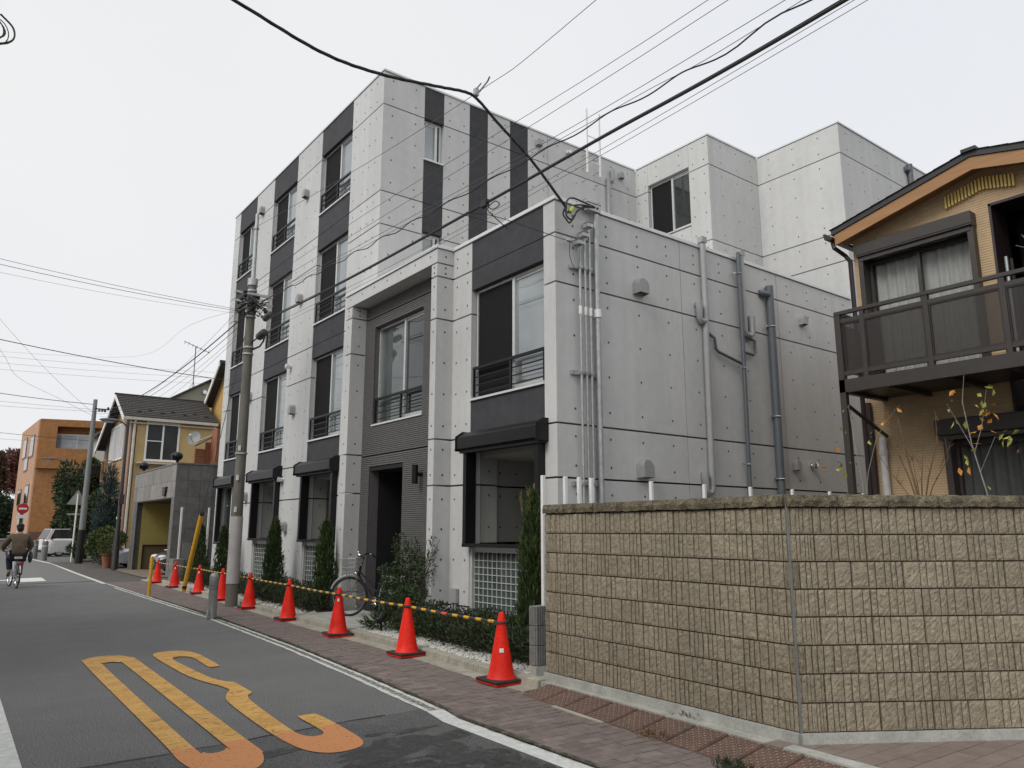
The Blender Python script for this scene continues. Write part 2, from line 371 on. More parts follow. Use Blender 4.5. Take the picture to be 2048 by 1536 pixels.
# fine transverse cracks in the old paint
mp = N_.new('ShaderNodeMapping'); mp.inputs['Scale'].default_value = (1.6, 9, 1); L_.new(g_.outputs['Position'], mp.inputs['Vector'])
vo = N_.new('ShaderNodeTexVoronoi'); vo.feature = 'DISTANCE_TO_EDGE'; vo.inputs['Scale'].default_value = 1.6; L_.new(mp.outputs[0], vo.inputs['Vector'])
cr = N_.new('ShaderNodeMapRange'); cr.inputs[1].default_value = .0; cr.inputs[2].default_value = .03; cr.inputs[3].default_value = .42; L_.new(vo.outputs['Distance'], cr.inputs[0])
mx_ = N_.new('ShaderNodeMath'); mx_.operation = 'MAXIMUM'; L_.new(cr.outputs[0], mx_.inputs[0]); L_.new(lt.outputs[0], mx_.inputs[1])
m2 = N_.new('ShaderNodeMixRGB'); m2.blend_type = 'MULTIPLY'; m2.inputs[0].default_value = 1; L_.new(mm.outputs[0], m2.inputs[1]); L_.new(mx_.outputs[0], m2.inputs[2])
L_.new(m2.outputs[0], N_['Principled BSDF'].inputs['Base Color'])
soft_alpha(M_mark, 48, .31, .42)
C = 1                                          # third element marks a sharp corner
zero_o = [(1.61, 6.6), (1.70, 10.5), (1.76, 10.98), (1.93, 11.14), (2.14, 11.10), (2.25, 10.85), (2.27, 10.43), (2.14, 6.2), (2.11, 5.72), (1.99, 5.42), (1.82, 5.38), (1.65, 5.50), (1.585, 5.85)]
zero_i = [(1.76, 6.4), (1.865, 10.3), (1.90, 10.55), (1.98, 10.60), (2.06, 10.50), (2.08, 10.2), (1.965, 6.3), (1.94, 6.0), (1.86, 5.92), (1.78, 5.98)]
three = [(2.83, 9.51, C), (2.86, 10.25), (2.82, 10.47), (2.72, 10.52), (2.64, 10.42), (2.625, 10.05), (2.645, 8.95), (2.70, 8.58), (2.775, 8.42, C), (2.755, 7.86, C), (2.66, 7.68), (2.60, 7.30),
         (2.52, 6.28), (2.525, 6.0), (2.60, 5.91), (2.685, 5.97), (2.71, 6.22), (2.735, 6.62, C), (2.885, 6.62, C), (2.865, 5.85), (2.80, 5.51), (2.64, 5.40), (2.46, 5.45), (2.36, 5.72), (2.355, 6.4), (2.42, 7.45), (2.49, 7.80), (2.615, 8.10, C),
         (2.60, 8.32, C), (2.52, 8.72), (2.475, 9.3), (2.485, 10.55), (2.54, 10.95), (2.70, 11.07), (2.88, 11.02), (2.985, 10.75), (2.99, 10.3), (2.945, 9.52, C)]
fill2d([smooth_poly(zero_o), smooth_poly(zero_i)], .0098, 'road_marking_zero', M_mark)
fill2d([smooth_poly(three)], .0098, 'road_marking_three', M_mark)

# ------------------------------------------------------------------ brick pavement
sw = struct(thing('pavement', 'x', 'x')); del sw['label']; del sw['category']
ysb = [-4, 0, 2.5, 5, 7, 8.6, 9.9, 12.5, 18, 26.6]
pts = [(lx(y) + .17, y) for y in ysb] + [(kx(y) - .18, y) for y in reversed(ysb)]
b = MB(); b.add([(x, y, .012) for x, y in pts], [tuple(range(len(pts)))]); struct(b.build('joint_bed', M_grout, parent=sw))
def brick_mesh(i):
    b = MB(); l, w, h = .0968, .0466, .03; c = .004
    lo = [(-l, -w), (l, -w), (l, w), (-l, w)]; hi = [(-l + c, -w + c), (l - c, -w + c), (l - c, w - c), (-l + c, w - c)]
    b.add([(x, y, -.02) for x, y in lo] + [(x, y, .006) for x, y in lo] + [(x, y, .010) for x, y in hi],
          [(0, 1, 5, 4), (1, 2, 6, 5), (2, 3, 7, 6), (3, 0, 4, 7), (4, 5, 9, 8), (5, 6, 10, 9), (6, 7, 11, 10), (7, 4, 8, 11), (8, 9, 10, 11)])
    me = bpy.data.meshes.new('brick'); me.from_pydata(b.v, [], b.f); me.materials.append(M_brick); return me
bricks = []
y = -1.0; row = 0
while y < 26.4:
    sl = math.atan(.045); x0 = lx(y) + .175; x1 = kx(y) - .185
    x = x0 - (.1 if row % 2 else 0)
    while x < x1 - .02:
        xa, xb = max(x, x0), min(x + .2, x1)
        if xb - xa > .03: bricks.append((xa, xb, y))
        x += .2
    y += .1; row += 1
from math import hypot
bricks.sort(key=lambda q: hypot(q[0], q[1]) if q[1] > 2.6 else 999)
bme = brick_mesh(0); rest = MB()
for i, (xa, xb, y) in enumerate(bricks):
    cx = (xa + xb) / 2; sx_ = (xb - xa) / .2; zz = .012 + random.uniform(-.0025, .0025)
    yy = y - (cx - 4) * .045
    if i < 300:
        o = link(bme, 'brick', sw); o.location = (cx, yy, zz); o.scale = (sx_, 1, 1)
        o.rotation_euler = (random.uniform(-.012, .012), random.uniform(-.012, .012), -.045 + random.uniform(-.008, .008))
    else:
        l, w = .0968 * sx_, .0466; s_ = -.045
        rest.add([(cx + px * l, yy + py * w + px * l * s_, zz + h) for h in (-.02, .009) for px, py in ((-1, -1), (1, -1), (1, 1), (-1, 1))],
                 [(4, 5, 6, 7), (0, 1, 5, 4), (1, 2, 6, 5), (2, 3, 7, 6), (3, 0, 4, 7)])
        rest.m = rest.m
o = rest.build('brick_field', M_brick, parent=sw); o['kind'] = 'stuff'
# per-brick tone for the joined bricks comes from a coarse cell noise on position
# one slipped darker brick
# gutter strip between bricks and kerb, in lengths
gs = struct(thing('gutter_strip', 'x', 'x')); del gs['label']; del gs['category']
y = 2.0
y = 6.2
while y < 27:
    b = MB(); y1 = y + .594
    b.hexa([(kx(y) - .178, y, -.05), (kx(y) + .01, y, -.05), (kx(y1) + .01, y1, -.05), (kx(y1) - .178, y1, -.05),
            (kx(y) - .178, y, .020), (kx(y) + .01, y, .026), (kx(y1) + .01, y1, .026), (kx(y1) - .178, y1, .020)])
    bevel(b.build('gutter_stone', M_kerb, parent=gs), .004); y += .6
kb = struct(thing('kerb', 'x', 'x')); del kb['label']; del kb['category']
y = 2.0
y = 6.2
while y < 27:
    b = MB(); y1 = y + .592; hh = .105 + random.uniform(-.003, .003)
    b.hexa([(kx(y), y, -.05), (kx(y) + .15, y, -.05), (kx(y1) + .15, y1, -.05), (kx(y1), y1, -.05),
            (kx(y) + .015, y, hh), (kx(y) + .15, y, hh), (kx(y1) + .15, y1, hh), (kx(y1) + .015, y1, hh)])
    bevel(b.build('kerb_stone', M_kerb, parent=kb), .012, 2); y += .6
# footway beyond the bricks: plain asphalt up to the plots
ys = [26.6, 30, 36, 45]
pts = [(lx(y) + .15, y) for y in ys] + [(7.6, y) for y in reversed(ys)]
quadsheet(pts, .006, 'far_footway', mat('footway_asphalt', (.085, .077, .07), rough=.9, var=.15, scale=3, speck=(120, .2)), kind='structure')
# raised ground behind the kerb: planter soil, cement apron
ys = [6.45, 8.6, 9.9, 10.9]
quadsheet([(kx(y) + .14, y) for y in ys] + [(7.0, y) for y in reversed(ys)], .088, 'planter_bed', M_soil, kind='structure')
ys = [13.55, 16, 18, 24.2]
quadsheet([(kx(y) + .14, y) for y in ys] + [(7.0, y) for y in reversed(ys)], .088, 'planter_bed', M_soil, kind='structure')
b = MB(); b.box(5.43, 6.72, 10.9, 13.55, -.05, .104); bevel(struct(b.build('entrance_slab', M_cement)), .006)
HI = lambda y: 4.90 + .066 * (y - 3.07)                 # upper edge of the kerb ramps
b = MB()
for ya_, yb_, wa in ((3.34, 6.44, .5), (-1.0, 3.34, .11)):
    b.hexa([(HI(ya_) - .02, ya_, -.05), (HI(ya_) + wa, ya_, -.05), (HI(yb_) + wa, yb_, -.05), (HI(yb_) - .02, yb_, -.05), (HI(ya_) - .02, ya_, .084 + .012 * (wa < .2)), (HI(ya_) + wa, ya_, .084 + .012 * (wa < .2)), (HI(yb_) + wa, yb_, .084 + .012 * (wa < .2)), (HI(yb_) - .02, yb_, .084 + .012 * (wa < .2))])
struct(b.build('cement_apron', M_cement))
b = MB(); b.box(5.2, 7.0, 5.6, 6.5, -.05, .080); struct(b.build('plot_ground', M_soil))
b = MB(); b.box(6.9, 14.4, 3.2, 7.84, -.05, .06); struct(b.build('plot_ground', M_soil))
# brown tiled forecourt, laid diagonally in front of the turned end of the wall
fc = struct(thing('tiled_forecourt', 'x', 'x')); del fc['label']; del fc['category']
b = MB(); b.add([(x, y, .087) for x, y in ((4.9, 3.33), (4.9, -1.5), (9.5, -1.5), (9.5, .55))], [(0, 1, 2, 3)])
struct(b.build('joint_bed', M_cement, parent=fc))
tb = MB(); h = .147; tb.add([(sx * h, sy * h * .49, zz) for zz in (-.02, .006) for sx, sy in ((-1, -1), (1, -1), (1, 1), (-1, 1))], [(4, 5, 6, 7), (0, 1, 5, 4), (1, 2, 6, 5), (2, 3, 7, 6), (3, 0, 4, 7)])
tme = bpy.data.meshes.new('paving_tile'); tme.from_pydata(tb.v, [], tb.f); tme.materials.append(M_ftile)
a0 = R(-2)
for i in range(-20, 20):
    for j in range(-40, 40):
        u, v = i * .3 + (.15 if j % 2 else 0), j * .15
        x, y = 5.6 + u * math.cos(a0) - v * math.sin(a0), 2.2 + u * math.sin(a0) + v * math.cos(a0)
        if x > HI(y) + .10 and -1 < y < 3.33 - (x - 5.10) * .64 + .06 and hypot(x, y) < 8.5:
            o = link(tme, 'paving_tile', fc); o.location = (x, y, .088 + random.uniform(-.001, .001)); o.rotation_euler = (0, 0, a0)

# ------------------------------------------------------------------ white gravel in the planters
def ico_verts():
    t = (1 + 5 ** .5) / 2
    v = np.array([(-1, t, 0), (1, t, 0), (-1, -t, 0), (1, -t, 0), (0, -1, t), (0, 1, t), (0, -1, -t), (0, 1, -t), (t, 0, -1), (t, 0, 1), (-t, 0, -1), (-t, 0, 1)]) / 1.9
    f = [(0,11,5),(0,5,1),(0,1,7),(0,7,10),(0,10,11),(1,5,9),(5,11,4),(11,10,2),(10,7,6),(7,1,8),(3,9,4),(3,4,2),(3,2,6),(3,6,8),(3,8,9),(4,9,5),(2,4,11),(6,2,10),(8,6,7),(9,8,1)]
    return v, f
def gravel(name, n, ya, yb, depth=.42):
    v0, f0 = ico_verts(); V = []; F = []
    for i in range(n):
        y = random.uniform(ya, yb); x = kx(y) + .15 + depth * random.random() ** 1.3
        r = random.uniform(.011, .022); q = np.array([r * random.uniform(.7, 1.3), r * random.uniform(.7, 1.3), r * .7])
        a = random.uniform(0, 6.28); Rm = np.array([[math.cos(a), -math.sin(a), 0], [math.sin(a), math.cos(a), 0], [0, 0, 1]])
        p = (v0 * rng.uniform(.85, 1.15, (12, 1)) * q) @ Rm.T + (x, y, .092 + random.uniform(0, .02)); o = len(V); V.extend(p.tolist()); F.extend([(a_ + o, b_ + o, c_ + o) for a_, b_, c_ in f0])
    b = MB(); b.v = V; b.f = F; b.m = [0] * len(F); o = b.build(name, M_gravel); o['kind'] = 'stuff'; return o
gravel('white_gravel', 3200, 6.5, 10.95)
gravel('white_gravel', 3600, 13.5, 24, .4)
# ------------------------------------------------------------------ the concrete apartment building
APT = thing('apartment_building', 'grey exposed-concrete apartment building with charcoal vertical stripes', 'apartment building', (6.75, 7.84, 0))
G = .0135                                   # half joint
J = [0, .42, 2.28, 3.03, 5.06, 5.80, 7.80, 8.53, 10.51, 11.31]
def W2(F, u, w, z):                        # wall frame: u along the wall, w out of it
    return (F[1] - w, u, z) if F[0] == 'x' else (u, F[1] - w, z)
def lbox(b, F, u0, u1, w0, w1, z0, z1):
    p, q = W2(F, u0, w0, z0), W2(F, u1, w1, z1); return b.box(p[0], q[0], p[1], q[1], p[2], q[2])
HOLES = {}
def hole(F, u, z):
    b = HOLES.setdefault(F, MB()); vs = []
    for k in range(8):
        t = 2 * math.pi * k / 8; vs.append(W2(F, u + .0195 * math.cos(t), .0015, z + .0195 * math.sin(t)))
    b.add(vs, [tuple(range(8))])
def panel(F, u0, u1, z0, z1, m=None, th=.2, holes=True, gu=(0, 0), name='panel', w=0, bottom=True):
    m = m or M_conc; b = MB()
    lbox(b, F, u0 + gu[0], u1 - gu[1], w - th, w, z0 + (G if z0 > .01 else 0), z1 - G); o = b.build(name, m, parent=APT)
    if holes and m is M_conc:
        wd = u1 - u0; h = z1 - z0
        n = max(2 if wd > .42 else 1, round(wd / .62)); us = [u0 + wd * (i + .5) / n for i in range(n)] if n > 2 or wd < .42 else [u0 + wd * .22, u0 + wd * .78]
        zs = [z0 + .17, z1 - .17] if h < 1.0 else [z0 + .22 + (h - .44) * i / 3 for i in range(4)]
        if h < .45: zs = [z0 + h * .5]
        if h < .42 and z0 < .1: zs = []
        for u in us:
            for z in zs: hole(F, u, z)
    return o
def rows(z0, z1):
    c = [z0] + [j for j in J if z0 + .03 < j < z1 - .03] + [z1]; return list(zip(c[:-1], c[1:]))
def column(F, u0, u1, z0, z1, **k):
    for a, b_ in rows(z0, z1): panel(F, u0, u1, a, b_, **k)

FS = ('x', 6.75); LOW, TOP = 6.30, 11.28
# cores behind the panels
b = MB()
b.box(6.98, 14.6, 8.07, 13.6, 2.98, 6.15); b.box(8.6, 14.6, 8.07, 13.6, 0, 2.98)
b.box(6.98, 24, 13.62, 23.1, 2.98, 11.1); b.box(8.6, 24, 13.62, 23.1, 0, 2.98); b.box(14.7, 24, 11.2, 13.6, 0, 11.1); b.box(16.75, 24, 8.9, 11.2, 0, 11.1)
b.build('core', M_joint, parent=APT)

# --- low block: side wall towards the camera
SW_ = ('y', 7.84)
for u0, u1 in ((6.75, 9.47), (9.47, 12.2), (12.2, 14.88)):
    column(SW_, u0, u1, 0, LOW, th=.26, gu=(0 if u0 < 7 else .007, 0 if u1 > 14.8 else .007))
b = MB(); b.box(14.7, 14.88, 8.1, 13.38, 0, LOW); b.build('rear_wall', M_conc, parent=APT)
# --- low block: street front
column(FS, 9.96, 10.52, 0, LOW)
def spandrel(u0, u1, z0, z1, w=-.006):
    cs = rows(z0, z1)
    for a, c in cs:
        b = MB(); lbox(b, FS, u0 + .004, u1 - .004, w - .19, w, a + (.006 if a > z0 + .01 else 0), c - (.006 if c < z1 - .01 else 0)); b.build('charcoal_panel', M_char, parent=APT)
spandrel(8.10, 9.96, 5.46, LOW); spandrel(8.10, 9.96, 2.93, 3.60)
# --- portal
FP = ('x', 6.42)
for (u0, u1) in ((10.52, 10.70), (13.78, 14.08)):
    for a, c in rows(0, 6.04): panel(FP, u0, u1, a, c, th=.33, holes=False)
    for a, c in rows(0, 6.04):
        for z in ((a + .17, c - .17) if c - a < 1 else [a + .22 + (c - a - .44) * i / 3 for i in range(4)]):
            if a > .1:
                hole(FP, (u0 + u1) / 2, z); hole(('y', u0), 6.59, z)
panel(FP, 10.52, 14.08, 6.04, LOW, th=.33, holes=False)
for i in range(7): hole(FP, 10.75 + i * .52, 6.2)
hole(('y', 10.52), 6.59, 6.17)
# ribbed tile recess wall, real ribs; window hole and door hole left open
b = MB()
def ribs(b, u0, u1, z0, z1, F=FS, pitch=.036):
    lbox(b, F, u0, u1, -.2, -.008, z0, z1)
    n = max(1, int((z1 - z0 - .004) / pitch)); p = (z1 - z0) / n
    for i in range(n):
        za = z0 + i * p + .005; zb = z0 + (i + 1) * p - .006
        lbox(b, F, u0, u1, -.012, .012, za, zb)
ribs(b, 13.42, 13.78, 0.02, 2.98); ribs(b, 10.70, 12.10, 0.02, 2.98); ribs(b, 12.10, 13.42, 2.78, 2.98)
ribs(b, 10.70, 13.78, 3.0, 3.58); ribs(b, 13.36, 13.78, 3.58, 5.56); ribs(b, 10.70, 11.48, 3.58, 5.56); ribs(b, 10.70, 13.78, 5.56, 5.76); ribs(b, 10.70, 13.78, 5.78, 6.04)
o = b.build('ribbed_tile_cladding', M_tile, parent=APT); o['kind'] = 'stuff'
b = MB(); b.box(6.752, 6.98, 10.7, 13.78, 6.045, 6.28); b.build('portal_soffit', M_conc, parent=APT)
# doorway passage, its tiled walls coloured black for the unlit interior
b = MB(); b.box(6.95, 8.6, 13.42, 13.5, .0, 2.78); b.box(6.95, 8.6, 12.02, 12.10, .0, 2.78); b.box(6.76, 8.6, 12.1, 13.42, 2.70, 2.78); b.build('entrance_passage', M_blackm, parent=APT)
dr = MB(); dr.box(8.5, 8.56, 12.14, 13.38, .1, 2.4).build('entrance_door', M_black, parent=APT) if False else None
b = MB(); b.box(8.50, 8.56, 12.12, 13.40, .10, 2.69); d_ = b.build('entrance_door', M_black, parent=APT)
b = MB(); b.box(8.47, 8.50, 12.25, 13.2, .25, 2.4); b.build('pane', M_glassd, parent=d_)
b = MB(); b.box(8.42, 8.46, 12.3, 12.33, .9, 1.5); b.build('handle', M_steel, parent=d_)

# --- tall block, street front
C1, C2, C3 = (14.86, 16.58), (18.13, 19.86), (21.27, 22.78)
column(FS, 14.08, C1[0], 0, TOP); column(FS, C1[1], C2[0], 0, TOP); column(FS, C2[1], C3[0], 0, TOP); column(FS, C3[1], 23.3, 0, TOP)
column(FS, 13.58, 14.08, 6.33, TOP)
WZ = [(3.58, 5.50), (6.32, 8.14), (9.06, 10.60)]
for c in (C1, C2, C3):
    spandrel(*c, 2.93, 3.55); spandrel(*c, 5.50, 6.29); spandrel(*c, 8.14, 9.03); spandrel(*c, 10.60, TOP)
panel(FS, *C3, 0, .42); panel(FS, *C3, .42, 1.22)
b = MB(); b.box(6.76, 24, 23.12, 23.3, 0, TOP); b.build('end_wall', M_conc, parent=APT)
# --- tall block, side wall with stripes
FT = ('y', 13.38)
column(FT, 6.75, 7.76, 6.1, TOP)
for u0, u1 in ((8.27, 8.96), (9.48, 10.13), (10.68, 11.31), (11.31, 14.45)):
    column(FT, u0, u1, 6.1, TOP, gu=(.006 if u0 == 11.31 else 0, .006 if u1 == 11.31 else 0))
def stripe(u0, u1, z0, z1):
    for a, c in rows(z0, z1):
        b = MB(); lbox(b, FT, u0 + .003, u1 - .003, -.19, -.004, a + (.005 if a > z0 + .01 else 0), c - (.005 if c < z1 - .01 else 0)); b.build('charcoal_panel', M_char, parent=APT)
stripe(8.96, 9.48, 6.1, TOP); stripe(10.13, 10.68, 6.1, TOP); stripe(7.76, 8.27, 10.53, TOP); stripe(7.76, 8.27, 7.88, 9.53)
# --- rear wing
FW = ('x', 14.45)
for u0, u1 in ((10.93, 11.55), (12.93, 13.38)): column(FW, u0, u1, 6.0, TOP, gu=(0, .006) if u0 < 11 else (.006, 0))
panel(FW, 11.55, 12.93, 10.66, TOP); panel(FW, 11.55, 12.93, 8.53, 9.08); panel(FW, 11.55, 12.93, 6.0, 8.53)
FW2 = ('y', 10.93); column(FW2, 14.65, 16.5, 0, TOP)
FW3 = ('x', 16.5); column(FW3, 8.84, 10.93, 0, TOP, gu=(0, .002))
FW4 = ('y', 8.64); column(FW4, 16.5, 19.9, 0, TOP, gu=(0, .005)); column(FW4, 19.9, 24, 0, TOP)
# --- copings
def coping(name, segs, z, h=.045, o=.025, w=.22, m=None):
    b = MB()
    for (x0, x1, y0, y1) in segs: b.box(x0, x1, y0, y1, z, z + h)
    return bevel(b.build(name, m or M_coping, parent=APT), .004)
coping('coping', [(6.725, 7.0, 7.815, 10.495), (7.0, 14.9, 7.815, 8.12), (6.395, 6.78, 10.495, 14.1), (6.78, 7.0, 10.495, 13.35)], LOW, .06)
coping('coping', [(6.73, 7.0, 13.36, 23.32), (7.0, 14.43, 13.36, 13.62), (14.43, 14.7, 10.91, 13.36), (14.7, 16.48, 10.91, 11.15), (16.48, 16.75, 8.62, 10.91), (16.75, 24, 8.62, 8.88)], TOP, .045)
b = MB(); b.box(6.98, 14.7, 8.1, 13.38, 6.0, 6.16); b.build('roof_slab', M_cement, parent=APT)
b = MB(); b.box(6.95, 24, 13.58, 23.12, 10.95, 11.1); b.build('roof_slab', M_cement, parent=APT)

# ------------------------------------------------------------------ windows
def window(F, u0, u1, z0, z1, rec=.095, meet=None, screen_hi=True, glassm=None, sill=True, left_glass=None, fr=.038, rail=True, railh=.50, right_glass=None):
    """sliding window: frame > panes, insect screen, sill; the screen sits on the far half"""
    glassm = glassm or M_glass; meet = meet or (u0 + u1) / 2; w = -rec
    b = MB()
    lbox(b, F, u0, u1, w - .06, w, z0, z0 + fr); lbox(b, F, u0, u1, w - .06, w, z1 - fr, z1)
    lbox(b, F, u0, u0 + fr, w - .06, w, z0 + fr, z1 - fr); lbox(b, F, u1 - fr, u1, w - .06, w, z0 + fr, z1 - fr)
    lbox(b, F, meet - .03, meet + .03, w - .05, w + .006, z0 + fr, z1 - fr)
    lbox(b, F, u0 + fr, meet - .03, w - .05, w - .02, z0 + fr, z0 + fr + .05); lbox(b, F, u0 + fr, meet - .03, w - .05, w - .02, z1 - fr - .04, z1 - fr)
    lbox(b, F, u0 + fr, u0 + fr + .03, w - .05, w - .02, z0 + fr, z1 - fr)
    f = b.build('window', M_alu, parent=APT)
    b = MB(); lbox(b, F, u0 + fr, meet - .03, w - .044, w - .034, z0 + fr, z1 - fr); b.build('pane', right_glass or glassm, parent=f)
    b = MB(); lbox(b, F, meet + .03, u1 - fr, w - .058, w - .048, z0 + fr, z1 - fr); b.build('pane', left_glass or M_glassd, parent=f)
    if screen_hi:
        b = MB(); lbox(b, F, meet + .03, u1 - fr, w - .024, w - .018, z0 + fr + .02, z1 - fr - .02); b.build('insect_screen', M_screen, parent=f)
    if sill:
        b = MB(); lbox(b, F, u0 - .02, u1 + .02, w - .02, .03, z0 - .035, z0 - .003); b.build('sill', M_coping, parent=f)
    if rail:
        zt = z0 + railh; r = .014
        b = MB(); lbox(b, F, u0 + .01, u1 - .01, -.055, -.015, zt - .03, zt + .015)
        for u in (u0 + .025, u1 - .025): lbox(b, F, u - .015, u + .015, -.05, -.02, z0 + .03, zt)
        lbox(b, F, meet - .02, meet + .02, -.05, -.02, z0 + .0, zt)
        rl = b.build('window_railing', M_rail, parent=APT)
        for i in range(3):
            z = z0 + .09 + i * (railh - .12) / 3
            b = MB(); lbox(b, F, u0 + .02, u1 - .02, -.045, -.028, z - .009, z + .009); b.build('bar', M_rail, parent=rl)
    return f
window(FS, 8.12, 9.94, 3.64, 5.45, meet=8.94)
for c, m_ in ((C1, 15.62), (C2, 18.92), (C3, 21.98)):
    for z0, z1 in WZ: window(FS, c[0] + .01, c[1] - .01, z0, z1, meet=m_)
window(FS, 11.48, 13.36, 3.60, 5.55, meet=12.32, screen_hi=False, left_glass=glass('dim_window_glass', (.085, .10, .098), ior=1.75), right_glass=M_glassd)
window(FT, 7.77, 8.26, 9.56, 10.52, rail=False, screen_hi=False, meet=8.12, fr=.05, rec=.1)
window(FT, 7.77, 8.26, 6.85, 7.87, rail=False, screen_hi=False, meet=8.12, fr=.05, rec=.1)
window(FW, 11.56, 12.92, 9.12, 10.65, rail=False, meet=12.17, rec=.09, glassm=M_glassd)
# ground floor: roller-shutter housings over recessed light courts
def shutter(u0, u1, zt=3.09):
    b = MB()
    b.prism([(6.747, zt - .27), (6.747, zt), (6.66, zt), (6.53, zt - .085), (6.53, zt - .27)], u0, u1, 'y')
    s = bevel(b.build('shutter_box', M_black, parent=APT), .008)
    for a in (u0 - .012, u1):
        b = MB(); b.prism([(6.747, zt - .30), (6.747, zt + .02), (6.65, zt + .02), (6.515, zt - .07), (6.515, zt - .30)], a, a + .012, 'y')
        b.build('end_cap', M_black, parent=s)
    b = MB(); lbox(b, FS, u0 + .02, u1 - .02, .02, .17, zt - .33, zt - .27); b.build('slat_bar', M_blackm, parent=s)
    return s
def court(u0, u1, near=False):
    """opening u0..u1, z .2..2.9: shutter guides, bottom rail, lattice window below, walled light court behind"""
    for a in (u0, u1 - .085): b = MB(); lbox(b, FS, a, a + .085, -.06, .13, 1.376, 2.80); b.build('shutter_guide', M_black, parent=APT)
    b = MB(); lbox(b, FS, u0, u1, -.02, .14, 1.32, 1.375); b.build('shutter_sill', M_black, parent=APT)
    # court walls
    for a, c in ((1.37, 2.28), (2.28, 2.72)):
        b = MB(); b.box(6.96, 7.28, u1, u1 + .1, a + G, c - (G if c < 2.5 else 0)); b.build('panel', M_conc_shade, parent=APT)
        b = MB(); b.box(7.28, 8.38, u1 + .22, u1 + .32, a + G, c - (G if c < 2.5 else 0)); b.build('panel', M_conc_shade, parent=APT)
        b = MB(); b.box(6.96, 8.38, u0 - .1, u0, a + G, c - (G if c < 2.5 else 0)); b.build('panel', M_conc_shade, parent=APT)
    for z in (1.62, 2.12, 2.50):
        hole(('y', u1), 7.12, z)
        for x in (7.5, 7.85): hole(('y', u1 + .22), x, z)
    b = MB(); b.box(6.96, 8.38, u0 - .1, u1 + .32, 2.72, 2.9); b.build('court_ceiling', M_conc_shade, parent=APT)
    b = MB(); b.box(6.98, 8.38, u0 - .1, u1 + .32, 1.24, 1.32); b.build('court_floor', M_cement, parent=APT)
    b = MB(); b.box(8.30, 8.37, u0, u1 + .2, 1.32, 2.72); f = b.build('court_window', M_rail, parent=APT)
    b = MB(); b.box(8.28, 8.30, u0 + .06, u1 + .12, 1.36, 2.62); b.build('pane', M_glassd, parent=f)
    # lattice window
    b = MB(); z0, z1 = .30, 1.24; n = int((u1 - u0 - .12) / .116); p = (u1 - u0 - .12) / n; m = 9; q = (z1 - z0 - .02) / m
    lbox(b, FS, u0, u1, -.12, -.02, .14, .19); lbox(b, FS, u0, u1, -.12, .012, .19, z0)
    lbox(b, FS, u0, u0 + .06, -.12, -.02, z0, 1.31); lbox(b, FS, u1 - .06, u1, -.12, -.02, z0, 1.31); lbox(b, FS, u0, u1, -.12, -.06, z1, 1.31)
    f = b.build('lattice_window', M_alu, parent=APT)
    b = MB()
    for i in range(n + 1): lbox(b, FS, u0 + .06 + i * p - .0048, u0 + .06 + i * p + .0048, -.085, -.062, z0, z1)
    for j in range(1, m): lbox(b, FS, u0 + .06, u1 - .06, -.086, -.060, z0 + j * q - .0048, z0 + j * q + .0048)
    b.build('lattice', M_lat, parent=f)
    if near:
        b = MB(); lbox(b, FS, -p / 2 + .005, p / 2 - .005, -.095, -.075, -q / 2 + .005, q / 2 - .005)
        b.v = [(v[0] - 6.75, v[1], v[2]) for v in b.v]
        me = bpy.data.meshes.new('glass_block'); me.from_pydata(b.v, [], b.f); me.materials.append(M_block)
        off = OFF[APT.name]
        for i in range(n):
            for j in range(m):
                o = link(me, 'glass_block', f); o.location = Vector((6.75, u0 + .06 + (i + .5) * p, z0 + (j + .5) * q)) - off
    else:
        b = MB(); lbox(b, FS, u0 + .06, u1 - .06, -.095, -.075, z0, z1); b.build('glass_block_field', M_block, parent=f)['kind'] = 'stuff'
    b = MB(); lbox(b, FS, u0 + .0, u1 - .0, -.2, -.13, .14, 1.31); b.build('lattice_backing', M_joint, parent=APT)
    panel(FS, u0, u1, 0, .14, holes=False, th=.15, w=-.02)
M_lat = mat('white_lattice', (.50, .52, .50), rough=.5, var=.05)
M_block = glass('greenish_glass_block', (.060, .076, .070), ior=1.45, rough=.2, var=.25, scale=2.0)
shutter(8.03, 10.03); court(8.10, 9.96, near=True)
shutter(14.80, 16.74); court(C1[0], C1[1])
shutter(18.06, 19.98); court(C2[0], C2[1])
shutter(21.22, 22.86)
window(FS, C3[0] + .01, C3[1] - .01, 1.26, 2.80, rail=False, meet=21.98, rec=.06, screen_hi=False, glassm=glass('curtained_glass', (.30, .33, .35), ior=1.6, scale=5, stretch=(1, 9, .1), var=.3))
for a in (C3[0], C3[1] - .085): b = MB(); lbox(b, FS, a, a + .085, .0, .13, 1.245, 2.80); b.build('shutter_guide', M_black, parent=APT)
b = MB(); lbox(b, FS, C3[0], C3[1], .0, .14, 1.19, 1.24); b.build('shutter_sill', M_black, parent=APT)
for F, b in HOLES.items(): b.build('tie_holes', M_hole, parent=APT)['kind'] = 'stuff'

